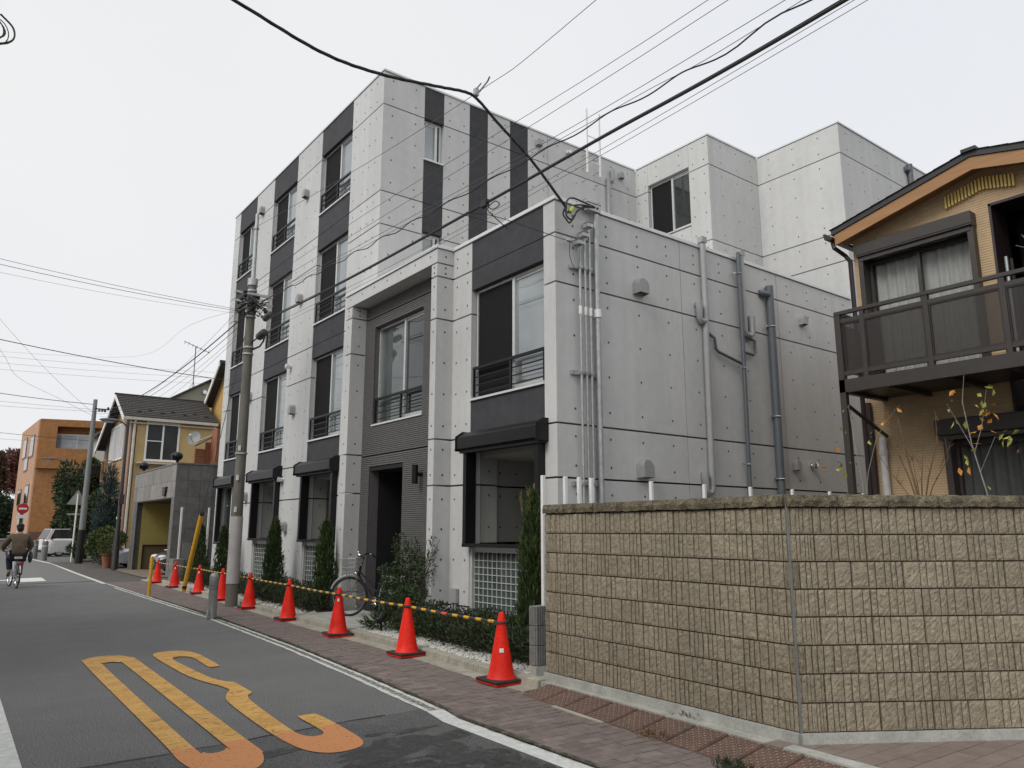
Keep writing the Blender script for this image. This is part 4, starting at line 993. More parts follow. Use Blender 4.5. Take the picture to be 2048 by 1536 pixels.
# facade as pieces around the openings (second-floor window, loggia, ground window)
def wallpoly(poly, name='wall'):
    b = MB(); b.prism(poly, HX, HX + .18, 'x'); return b.build(name, M_sid, parent=H)
top = lambda y: rz(y) - .10
wallpoly([(5.48, 0), (5.36, 0), (5.36, top(5.36)), (5.48, top(5.48))])
wallpoly([(5.36, 5.62), (3.82, 5.62), (3.82, top(3.82)), (5.36, top(5.36))])
wallpoly([(3.82, 3.0), (3.62, 3.0), (3.62, top(3.68)), (3.68, top(3.68)), (3.82, top(3.82))])
wallpoly([(3.62, 5.76), (1.9, 5.76), (1.9, top(1.9)), (3.62, top(3.62))])
wallpoly([(5.36, 3.0), (4.46, 3.0), (4.46, 0), (5.36, 0)]); wallpoly([(5.36, 3.62), (3.82, 3.62), (3.82, 3.0), (5.36, 3.0)])
wallpoly([(4.46, 2.80), (2.6, 2.80), (2.6, 3.0), (4.46, 3.0)]); wallpoly([(2.6, 3.0), (1.9, 3.0), (1.9, 0), (2.6, 0)]); wallpoly([(1.95, 5.76), (1.4, 5.76), (1.4, 3.0), (1.95, 3.0)])
b = MB(); b.box(HX + .19, 19, 5.30, 5.46, 0, 5.85); b.box(18.8, 19, 1.9, 5.3, 0, 5.9); b.box(HX + .2, 19, 1.6, 1.9, 0, 5.8); b.build('side_wall', M_sid, parent=H)
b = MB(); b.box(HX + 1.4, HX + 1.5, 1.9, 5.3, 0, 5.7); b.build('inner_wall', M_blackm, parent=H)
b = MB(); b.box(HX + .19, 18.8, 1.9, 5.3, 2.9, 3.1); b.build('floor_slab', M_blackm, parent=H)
# roof with dark tile edge, barge boards, gutter
for s in (1, -1):
    ye = RY + s * (EY + .03 - RY)
    b = MB(); b.hexa([(HX - .32, RY, RZ - .02), (19.2, RY, RZ - .02), (19.2, ye, rz(ye) - .02), (HX - .32, ye, rz(ye) - .02), (HX - .32, RY, RZ + .06), (19.2, RY, RZ + .06), (19.2, ye, rz(ye) + .05), (HX - .32, ye, rz(ye) + .05)])
    rf = b.build('roof', M_rooft, parent=H)
    n = 9
    for i in range(n):
        ya, yb = RY + (ye - RY) * i / n, RY + (ye - RY) * (i + 1.08) / n
        b = MB(); b.hexa([(HX - .34, ya, rz(ya) + .06), (19.2, ya, rz(ya) + .06), (19.2, yb, rz(yb) + .06), (HX - .34, yb, rz(yb) + .06), (HX - .34, ya, rz(ya) + .063), (19.2, ya, rz(ya) + .063), (19.2, yb, rz(yb) + .070), (HX - .34, yb, rz(yb) + .070)])
        b.build('tile_course', M_rooft, parent=rf)
    b = MB(); y2 = ye - s * .04
    b.hexa([(HX - .30, RY, RZ - .20), (HX - .27, RY, RZ - .20), (HX - .27, y2, rz(y2) - .19), (HX - .30, y2, rz(y2) - .19), (HX - .30, RY, RZ - .025), (HX - .27, RY, RZ - .025), (HX - .27, y2, rz(y2) - .025), (HX - .30, y2, rz(y2) - .025)])
    b.build('barge_board', M_barge, parent=H)
    b = MB(); b.hexa([(HX - .27, RY, RZ - .12), (HX + .05, RY, RZ - .12), (HX + .05, y2, rz(y2) - .12), (HX - .27, y2, rz(y2) - .12), (HX - .27, RY, RZ - .10), (HX + .05, RY, RZ - .10), (HX + .05, y2, rz(y2) - .10), (HX - .27, y2, rz(y2) - .10)])
    b.build('soffit', M_barge, parent=H)
b = MB(); b.box(HX - .36, 19.2, RY - .09, RY + .09, RZ + .04, RZ + .085); b.build('ridge_cap', M_rooft, parent=H)
b = MB(); b.prism([(5.60, 5.82), (5.72, 5.84), (5.74, 5.93), (5.70, 5.93), (5.69, 5.87), (5.60, 5.86)], HX - .36, 19, 'x'); g_ = b.build('gutter', M_brownd, parent=H)
b = MB(); b.tube([(HX - .25, 5.66, 5.84), (HX - .25, 5.64, 5.72), (HX - .05, 5.58, 5.62), (HX - .02, 5.53, 5.52), (HX - .02, 5.53, .1)], .033, 8); b.build('downpipe', M_brownd, parent=g_, smooth=True)
# decorative gable slats
b = None
for i in range(20):
    y = 4.12 - i * .0432; zt = rz(y) - .235
    b = MB(); b.box(HX - .05, HX - .004, y - .012, y + .012, zt - .17, zt); b.build('gable_slat', M_slat, parent=H)
# second-floor window with shutter housing
FH = ('x', HX)
def hb(u0, u1, w0, w1, z0, z1): b = MB(); return lbox(b, FH, u0, u1, w0, w1, z0, z1)
s = bevel(hb(3.79, 5.37, -.02, .16, 5.50, 5.70).build('shutter_box', M_brown, parent=H), .01)
hb(3.80, 5.36, .161, .166, 5.53, 5.535).build('box_seam', M_blackm, parent=s); hb(3.83, 5.33, .02, .13, 5.44, 5.497).build('slat_bar', M_brown, parent=s)
hb(3.80, 3.87, -.05, .12, 3.62, 5.50).build('shutter_guide', M_brown, parent=H); hb(5.29, 5.36, -.05, .12, 3.62, 5.50).build('shutter_guide', M_brown, parent=H)
b = hb(3.87, 5.29, -.12, -.06, 3.62, 3.67); lbox(b, FH, 3.87, 5.29, -.12, -.06, 5.40, 5.5); lbox(b, FH, 4.56, 4.61, -.10, -.03, 3.67, 5.4); lbox(b, FH, 3.87, 3.91, -.12, -.06, 3.67, 5.4); lbox(b, FH, 5.25, 5.29, -.12, -.06, 3.67, 5.4)
wf = b.build('window', M_brown, parent=H)
M_hglass = seethrough('clear_window_glass', (.03, .034, .034), .13, .02)
hb(3.91, 4.56, -.09, -.083, 3.67, 5.4).build('pane', M_hglass, parent=wf); hb(4.61, 5.25, -.11, -.103, 3.67, 5.4).build('pane', M_hglass, parent=wf)
M_curt = mat('white_lace_curtain', (.80, .82, .81), rough=.9, var=.06, scale=12); M_curtd = mat('grey_curtain', (.20, .205, .21), rough=.9, var=.1, scale=9)
def curtain(u0, u1, z0, z1, m, w=-.17, amp=.03, per=.14, parent=None):
    b = MB(); n = int((u1 - u0) / .012); vs = []
    for zz in (z0, z1):
        for i in range(n + 1):
            u = u0 + (u1 - u0) * i / n; ww = w + amp * math.sin(2 * math.pi * u / per + .6 * math.sin(u * 9)) + .3 * amp * math.sin(u * 47); vs.append(W2(FH, u, ww, zz))
    b.add(vs, [(i, i + 1, i + n + 2, i + n + 1) for i in range(n)]); return b.build('curtain', m, parent=parent, smooth=True)
curtain(3.88, 5.28, 3.66, 5.42, M_curt, parent=wf)
# loggia with laundry-pole bracket and a dark door
b = hb(3.60, 3.63, -.5, .012, 3.0, 5.76); lbox(b, FH, 1.95, 3.63, -.5, .012, 5.73, 5.765); b.build('loggia_trim', M_brownd, parent=H)
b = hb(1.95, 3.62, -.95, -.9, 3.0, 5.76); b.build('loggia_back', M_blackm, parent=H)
b = hb(3.12, 3.5, -.75, -.70, 3.1, 5.1); lbox(b, FH, 3.52, 3.55, -.3, -.27, 3.1, 5.05); b.build('loggia_screen', M_brownd, parent=H)
b = MB(); bx = HX + .12
for dy, dz in ((-.10, .26), (0, .3), (.12, .24), (.2, .12)): b.tube([(bx, 3.20, 5.02), (bx - .05, 3.20 + dy, 5.02 + dz)], .008, 6)
b.tube([(bx, 3.20, 5.08), (bx, 3.19, 4.85)], .016, 8); b.build('laundry_bracket', M_bright, parent=H)
b = MB(); b.tube([(HX + .05, 3.52, 3.4), (HX + .05, 3.52, 5.02)], .02, 8); b.build('steel_post', M_steel, parent=H)
# ground-floor window
s = bevel(hb(2.55, 4.53, -.02, .15, 2.79, 3.0).build('shutter_box', M_brown, parent=H), .01); hb(2.58, 4.5, .02, .11, 2.73, 2.787).build('slat_bar', M_brown, parent=s)
hb(4.38, 4.46, -.05, .1, 0.1, 2.78).build('shutter_guide', M_brown, parent=H); hb(2.6, 2.68, -.05, .1, .1, 2.78).build('shutter_guide', M_brown, parent=H)
b = hb(2.68, 4.38, -.12, -.06, .1, .2); lbox(b, FH, 2.68, 4.38, -.12, -.06, 2.66, 2.78); lbox(b, FH, 3.45, 3.51, -.10, -.04, .2, 2.66); lbox(b, FH, 4.34, 4.38, -.12, -.06, .2, 2.66); gw = b.build('window', M_brown, parent=H)
hb(2.68, 3.45, -.09, -.083, .2, 2.66).build('pane', M_hglass, parent=gw); hb(3.51, 4.34, -.11, -.103, .2, 2.66).build('pane', M_hglass, parent=gw)
curtain(2.7, 4.36, .15, 2.7, M_curtd, parent=gw, per=.14)
# vent pipe on the wall
b = MB(); b.tube([(HX - .07, 5.27, .1), (HX - .07, 5.27, 2.74), (HX - .05, 5.27, 2.82), (HX + .01, 5.27, 2.83)], [.052, .052, .056, .056], 12); vp = b.build('wall_pipe', M_white2 if 'M_white2' in globals() else mat('grey_white_pvc', (.46, .44, .42), rough=.5), parent=H, smooth=True)
b = MB(); b.tube([(HX - .07, 5.27, 2.60), (HX - .07, 5.27, 2.68)], .06, 12); b.build('pipe_collar', MATS['grey_white_pvc'], parent=vp, smooth=True)
# balcony
BX = 9.5
b = MB(); b.box(BX - .03, BX + .05, -.6, 5.25, 3.36, 3.53); b.box(BX + .05, HX, 5.17, 5.25, 3.36, 3.53); bb = b.build('balcony_beam', M_brown, parent=H)
b = MB(); b.box(BX + .05, HX - .002, -.6, 5.17, 3.40, 3.46); fl = b.build('balcony_floor', M_brownd, parent=H)
for y in (4.6, 3.9, 3.2, 2.5, 1.8): b = MB(); b.box(BX + .05, HX - .01, y - .03, y + .03, 3.34, 3.40); b.build('joist', M_brown, parent=fl)
b = MB(); b.box(BX - .03, BX + .05, 5.17, 5.25, .06, 4.46); b.build('corner_post', M_brown, parent=H)
b = MB(); b.box(BX + .02, BX + .06, 5.19, 5.23, 3.0, 3.06); b.tube([(BX + .02, 5.21, 3.22), (HX - .05, 5.21, 2.86)], .025, 6); b.box(HX - .09, HX - .03, 5.40, 5.46, .05, 3.36); b.build('brace', M_brownd, parent=H)
b = MB(); b.box(BX - .035, BX + .03, -.6, 5.24, 4.42, 4.465); b.box(BX + .03, HX, 5.19, 5.24, 4.42, 4.465); hr = b.build('handrail', M_brown, parent=H)
M_smoke = seethrough('smoked_panel', (.045, .040, .036), .60, .35)
b = MB(); b.box(BX - .02, BX + .03, -.6, 5.2, 4.30, 4.355); b.box(BX - .02, BX + .03, -.6, 5.2, 3.585, 3.64); b.build('panel_rail', M_brown, parent=H)
posts = [5.17, 4.87, 4.06, 3.21, 2.36, 1.51, .66]
for y in posts[1:]:
    b = MB(); b.box(BX - .025, BX + .035, y - .028, y + .028, 3.53, 4.42); b.build('baluster', M_brown, parent=H)
for ya, yb in zip(posts[1:], posts[:-1]):
    b = MB(); b.box(BX - .002, BX + .006, ya + .028, yb - .028, 3.64, 4.30); b.build('smoked_panel', M_smoke, parent=H)
    b = MB()
    for z0, z1 in ((3.64, 3.66), (4.28, 4.30)): b.box(BX - .014, BX + .018, ya + .03, yb - .03, z0, z1)
    for y in (ya + .03, yb - .045): b.box(BX - .014, BX + .018, y, y + .015, 3.66, 4.28)
    b.build('panel_frame', M_brownd, parent=H)
b = MB(); b.box(BX + .05, HX, 5.20, 5.208, 3.64, 4.30); b.build('smoked_panel', M_smoke, parent=H)
# ------------------------------------------------------------------ vegetation
def leafmat(name, a, b_, rough=.6, scale=6, spec=.3):
    return mat(name, a, rough=rough, col2=b_, scale=scale, detail=4, spec=spec)
M_cyp = leafmat('cypress_foliage', (.030, .052, .016), (.075, .11, .032), scale=14)
M_cypy = leafmat('cypress_tip', (.12, .115, .03), (.22, .19, .055), scale=14)
M_hedge = leafmat('hedge_foliage', (.016, .028, .012), (.042, .062, .024), scale=12)
M_hedger = leafmat('hedge_russet', (.045, .030, .018), (.085, .055, .032), scale=12)
M_bush = leafmat('bush_foliage', (.018, .036, .014), (.055, .095, .035), scale=9)
M_glossy = leafmat('dark_evergreen', (.014, .026, .012), (.038, .06, .026), scale=3)
M_blue = leafmat('blue_green_conifer', (.028, .050, .050), (.075, .11, .105), scale=2.5)
M_mid = leafmat('mid_green_leaves', (.035, .055, .014), (.11, .13, .035), scale=3)
M_red = leafmat('dark_red_leaves', (.07, .018, .024), (.17, .05, .05), scale=1.2)
M_brownl = leafmat('autumn_brown_leaves', (.07, .045, .025), (.16, .10, .05), scale=1.2)
M_autumn = leafmat('autumn_orange_leaf', (.42, .14, .02), (.58, .27, .04), scale=30)
M_ygreen = leafmat('yellow_green_leaf', (.24, .26, .04), (.38, .36, .08), scale=30)
M_birch = mat('pale_bark', (.24, .225, .20), rough=.85, var=.25, scale=40, stretch=(1, 1, .4))
M_twig = mat('brown_twig', (.15, .085, .05), rough=.9, var=.2, scale=30)
def leaves(P, D, ln, wd, curl=.25, quads=True):
    """P points, D directions (n,3): one folded leaf per point"""
    n = len(P); D = D / (np.linalg.norm(D, axis=1, keepdims=True) + 1e-9)
    A = rng.normal(size=(n, 3)); Sd = np.cross(D, A); Sd /= np.linalg.norm(Sd, axis=1, keepdims=True) + 1e-9
    Nn = np.cross(Sd, D); L = (ln * rng.uniform(.7, 1.3, n))[:, None]; Wd = (wd * rng.uniform(.7, 1.3, n))[:, None]
    p0 = P; p1 = P + D * L * .5 + Sd * Wd * .5 + Nn * L * curl * .2; p2 = P + D * L; p3 = P + D * L * .5 - Sd * Wd * .5 + Nn * L * curl * .2
    V = np.stack([p0, p1, p2, p3], 1).reshape(-1, 3); F = [(4*i, 4*i+1, 4*i+2, 4*i+3) for i in range(n)]
    return V, F
def foliage(name, P, D, ln, wd, mats, parent, weights=None, curl=.25):
    V, F = leaves(P, D, ln, wd, curl); b = MB(); b.v = V.tolist(); b.f = F
    ml = mats if isinstance(mats, list) else [mats]
    b.m = (rng.choice(len(ml), len(F), p=weights) if len(ml) > 1 else np.zeros(len(F), int)).tolist()
    me = bpy.data.meshes.new(name); off = OFF.get(parent.name, Vector((0,0,0)))
    me.from_pydata((V - np.array(off)).tolist(), [], F)
    for m in ml: me.materials.append(m)
    if len(ml) > 1: me.polygons.foreach_set('material_index', b.m)
    return link(me, name, parent)
def blobs(cs, n):
    """points in a set of ellipsoids (cx,cy,cz,rx,ry,rz), denser towards the surface; returns P, outward D"""
    vol = np.array([c[3]*c[4]*c[5] for c in cs]) ** .75; k = rng.choice(len(cs), n, p=vol/vol.sum()); C_ = np.array(cs)[k]
    d = rng.normal(size=(n, 3)); d /= np.linalg.norm(d, axis=1, keepdims=True); r = rng.uniform(0, 1, n) ** .4
    P = C_[:, :3] + d * C_[:, 3:] * r[:, None]; return P, d
def cypress(x, y, h, r, label, n=3800, tips=True, z0=.09, lean=0):
    t = thing('cypress', label, 'cypress tree', (x, y, z0), 'columnar cypresses in the planter')
    b = MB(); b.tube([(x, y, z0 - .02), (x + lean * .5, y, z0 + h * .5), (x + lean, y, z0 + h * .9)], [.03, .02, .006], 7); b.build('trunk', M_bark, parent=t)
    u = rng.uniform(0, 1, n) ** .85; a = rng.uniform(0, 2*np.pi, n)
    prof = r * np.minimum(1, (u + .02) * 7) ** .5 * np.clip(1 - u, 0, 1) ** .55
    prof = prof * (1 + .22 * np.sin(a * 3 + u * 9) + .14 * np.sin(a * 5 - u * 17 + x))
    rr = prof * rng.uniform(0, 1, n) ** .35
    P = np.stack([x + lean * u + rr*np.cos(a), y + rr*np.sin(a), z0 + .02 + u * h * .97], 1)
    D = np.stack([.32*np.cos(a), .32*np.sin(a), np.ones(n)], 1) + rng.normal(size=(n, 3)) * .18
    foliage('foliage', P, D, .11, .020, [M_cyp, M_hedge], t, [.72, .28], .1)
    # stray leading shoots
    m = 140 if tips else 60; b_ = rng.integers(0, 6, m); tx = (rng.uniform(-.10, .10, 6))[b_]; ty = (rng.uniform(-.10, .10, 6))[b_]; s = rng.uniform(0, 1, m); ht = (h * rng.uniform(.86, 1.04, 6))[b_]
    P = np.stack([x + lean + tx * (1.0 + s*.4), y + ty, z0 + ht * (.86 + .15 * s)], 1); D = np.stack([tx * 3, ty * 3, np.ones(m)], 1) + rng.normal(size=(m, 3)) * .25
    foliage('shoots', P, D, .085, .014, M_cypy if tips else M_cyp, t); return t
cypress(6.02, 7.48, 1.93, .225, 'tall cypress with yellowing tip beside the white post and grey pillar', 5200)
cypress(6.22, 14.1, 1.62, .25, 'slim cypress beside the portal, in front of the lattice window', 4200, False)
cypress(6.22, 16.85, 1.72, .25, 'slim cypress with thin leading shoot, left of the grey vent hood', 4200, True)
cypress(6.22, 20.5, 1.55, .24, 'slim cypress partly hidden behind the utility pole', 3000, False)
cypress(6.55, 23.85, 1.62, .30, 'dark cypress beside the leaning yellow guard', 3000, False)
def hedge(label, bushes, n):
    t = thing('hedge', label, 'hedge', (bushes[0][0], bushes[0][1], .09), 'low hedges along the planter')
    b = MB()
    for (x, y, z, rx, ry, rz_) in bushes:
        for k in range(4): b.tube([(x + random.uniform(-.04, .04), y + random.uniform(-.04, .04), .08), (x + random.uniform(-.12, .12), y + random.uniform(-.12, .12), z + rz_ * .4)], [.009, .004], 5)
    b.build('stems', M_bark, parent=t)['kind'] = 'stuff'
    P, D = blobs(bushes, n); P[:, 2] = np.maximum(P[:, 2], .10)
    D = D * .8 + np.array([0, 0, .7]) + rng.normal(size=D.shape) * .45
    foliage('foliage', P, D, .048, .020, [M_hedge, M_bush, M_hedger], t, [.62, .26, .12])
def bushrow(ya, yb, xo=.55, h=.30):
    out = []; y = ya
    while y < yb:
        x = kx(y) + xo + random.uniform(-.06, .06)
        out.append((x, y, .09 + h * .55, random.uniform(.22, .30), random.uniform(.22, .30), h * random.uniform(.5, .66)))
        if random.random() < .8: out.append((x + .35, y + random.uniform(-.1, .1), .12 + h * .6, .25, .27, h * random.uniform(.55, .7)))
        y += .33
    return out
hedge('low dark hedge on white gravel below the nearest lattice window', bushrow(6.75, 10.3, .52, .34), 21000)
hedge('low dark hedge between the bicycle and the utility pole', bushrow(13.75, 17.6, .50, .36), 14000)
hedge('low dark hedge beyond the utility pole, behind the far cones', bushrow(18.1, 23.9, .50, .36), 10000)
# leafy bush in front of the portal
t = thing('leafy_bush', 'tall loose leafy bush in front of the dark entrance portal', 'bush', (6.1, 11.0, .09))
cs = [(6.15, 11.1, .62, .34, .40, .34), (6.10, 10.8, .42, .36, .36, .30), (6.25, 11.15, 1.0, .22, .26, .26), (6.22, 11.35, 1.32, .13, .15, .20), (6.35, 10.75, .95, .16, .2, .30), (5.85, 10.9, .35, .26, .34, .22), (6.3, 11.0, 1.15, .10, .12, .3), (6.05, 11.4, .85, .16, .2, .2), (6.4, 10.65, 1.3, .06, .07, .22)]
cs = [(c[0] + .03, c[1] - .13) + c[2:] for c in cs]
P, D = blobs(cs, 4300); D = D * .6 + np.array([0, 0, .25]) + rng.normal(size=D.shape) * .5
foliage('foliage', P, D, .062, .022, [M_bush, M_hedge, M_mid], t, [.58, .32, .10])
b = MB()
for c in cs:
    for k in range(3): b.tube([(6.1 + random.uniform(-.06, .06), 11.0 + random.uniform(-.06, .06), .08), (c[0] * .6 + 6.1 * .4, c[1] * .6 + 11.0 * .4, c[2] * .55), (c[0] + random.uniform(-.1, .1), c[1] + random.uniform(-.1, .1), c[2] + c[5] * .6)], [.012, .008, .003], 5)
b.build('stems', M_bark, parent=t)['kind'] = 'stuff'
P, D = blobs([(5.70, 10.75, .17, .24, .3, .08)], 420); D = D + rng.normal(size=D.shape) * .4 + np.array([-.5, -.3, .4]); foliage('grassy_leaves', P, D, .17, .014, [M_bush, M_mid], t, [.7, .3], .6)
# saplings behind the wall
def sapling(label, base, stems, leafspots, n=5, big=.06):
    t = thing('sapling', label, 'sapling', base)
    b = MB()
    for pts, r in stems: b.tube(pts, [r * .45 * (1 - .75 * i / (len(pts) - 1)) for i in range(len(pts))], 6)
    b.build('stem', M_birch, parent=t)
    for (p, k, m) in leafspots:
        k = max(1, round(k * .7))
        P = np.array(p)[None, :] + rng.normal(size=(k, 3)) * .045; D = rng.normal(size=(k, 3)) + np.array([0, 0, -.6])
        V, F = leaves(P, D, big, big * .62, .5)
        for i in range(k):
            lb = MB(); lb.v = V[4*i:4*i+4].tolist(); lb.f = [(0, 1, 2, 3)]; lb.m = [0]; lb.build('leaf', m, parent=t)
X8 = 7.6
sapling('thin forked sapling with few autumn leaves beside the balcony post', (X8, 4.05, .05),
  [([(X8, 4.05, .0), (X8, 4.04, 1.8), (X8, 4.05, 2.05), (X8, 4.10, 2.5), (X8 + .02, 4.14, 2.86)], .018), ([(X8, 4.04, 1.82), (X8, 3.98, 2.15), (X8, 3.86, 2.50), (X8, 3.72, 2.68), (X8, 3.60, 2.80)], .012),
   ([(X8, 4.06, 1.75), (X8, 4.22, 1.95), (X8, 4.40, 2.18)], .006)],
  [((X8, 4.25, 2.34), 6, M_ygreen), ((X8, 4.28, 2.22), 4, M_ygreen), ((X8, 4.27, 2.42), 3, M_autumn), ((X8, 4.17, 2.62), 4, M_ygreen), ((X8, 4.16, 2.76), 3, M_ygreen), ((X8, 3.95, 2.52), 3, M_ygreen), ((X8, 3.90, 2.60), 3, M_ygreen), ((X8, 3.76, 2.62), 5, M_autumn), ((X8, 3.72, 2.70), 5, M_autumn), ((X8, 3.62, 2.78), 2, M_autumn), ((X8, 4.42, 2.19), 3, M_autumn), ((X8, 4.10, 1.86), 3, M_autumn)])
sapling('taller sapling with orange and yellow leaves before the ground-floor window', (X8, 2.88, .05),
  [([(X8, 2.88, .0), (X8, 2.90, 1.9), (X8, 2.98, 2.35), (X8, 3.02, 2.75), (X8, 2.98, 3.0)], .018), ([(X8, 2.96, 2.28), (X8, 2.88, 2.5), (X8, 2.80, 2.86)], .010), ([(X8, 2.97, 2.3), (X8, 3.06, 2.52), (X8, 3.16, 2.76)], .008), ([(X8, 2.93, 2.1), (X8, 2.78, 2.40), (X8, 2.64, 2.34)], .007)],
  [((X8, 3.04, 2.88), 3, M_autumn), ((X8, 2.80, 2.86), 3, M_ygreen), ((X8, 2.86, 2.74), 5, M_ygreen), ((X8, 2.83, 2.62), 5, M_autumn), ((X8, 2.88, 2.66), 4, M_ygreen), ((X8, 2.82, 2.56), 5, M_autumn), ((X8, 2.92, 2.44), 6, M_autumn), ((X8, 3.06, 2.58), 4, M_ygreen), ((X8, 3.16, 2.76), 3, M_ygreen), ((X8, 2.72, 2.42), 4, M_ygreen), ((X8, 2.70, 2.33), 4, M_ygreen), ((X8, 3.0, 2.20), 4, M_ygreen), ((X8, 2.98, 2.13), 5, M_autumn), ((X8, 2.64, 2.28), 2, M_autumn), ((X8, 2.9, 1.97), 2, M_ygreen), ((X8, 2.60, 2.45), 3, M_ygreen)], big=.066)
t = thing('bare_shrub', 'leafless shrub of brown twigs against the beige house wall', 'shrub', (7.9, 3.62, .05)); b = MB()
for (dy, h, r, k) in ((.30, 1.05, .010, 0), (.16, .98, .012, 1), (-.06, .85, .009, 2), (-.26, .95, .010, 0), (-.36, .72, .007, 1), (.40, .60, .006, 2), (.05, .62, .007, 0)):
    y0 = 3.62; z0 = 1.75; b.tube([(7.9, y0, .0), (7.9, y0, 1.70), (7.9, y0 + dy * .35, z0 + h * .35), (7.9 + .02 * k, y0 + dy * .8, z0 + h * .72), (7.9, y0 + dy * .85 + .02 * k, z0 + h)], [r, r, r * .8, r * .5, r * .25], 5)
    for j in range(6):
        u = random.uniform(.35, .95); p = Vector((7.9, y0 + dy * u, z0 + h * u)); b.tube([p, p + Vector((random.uniform(-.05, .05), random.choice((-1, 1)) * random.uniform(.03, .07), random.uniform(.05, .14)))], [.003, .0015], 4)
b.build('twigs', M_twig, parent=t)
# weeds at the foot of the ramps
def weed(label, x, y, n, ln, m, z=.02):
    t = thing('weed', label, 'weed', (x, y, z)); P = np.array([[x, y, z]]) + rng.normal(size=(n, 3)) * np.array([.05, .07, .006]); P[:, 2] = np.maximum(P[:, 2], z); D = rng.normal(size=(n, 3)) * .9 + np.array([0, 0, 1.0])
    foliage('blades', P, D, ln, ln * .13, m, t, None, .5)['kind'] = 'stuff'
weed('green weed tuft at the foot of the rusty ramp, near the bottom edge', 4.45, 3.44, 160, .065, M_hedge); weed('dry brown weed at the foot of the rusty ramp', 4.60, 4.28, 70, .08, M_brownl); weed('small reddish weed on the cement strip under the block wall', 5.11, 4.33, 50, .06, M_red, .09)
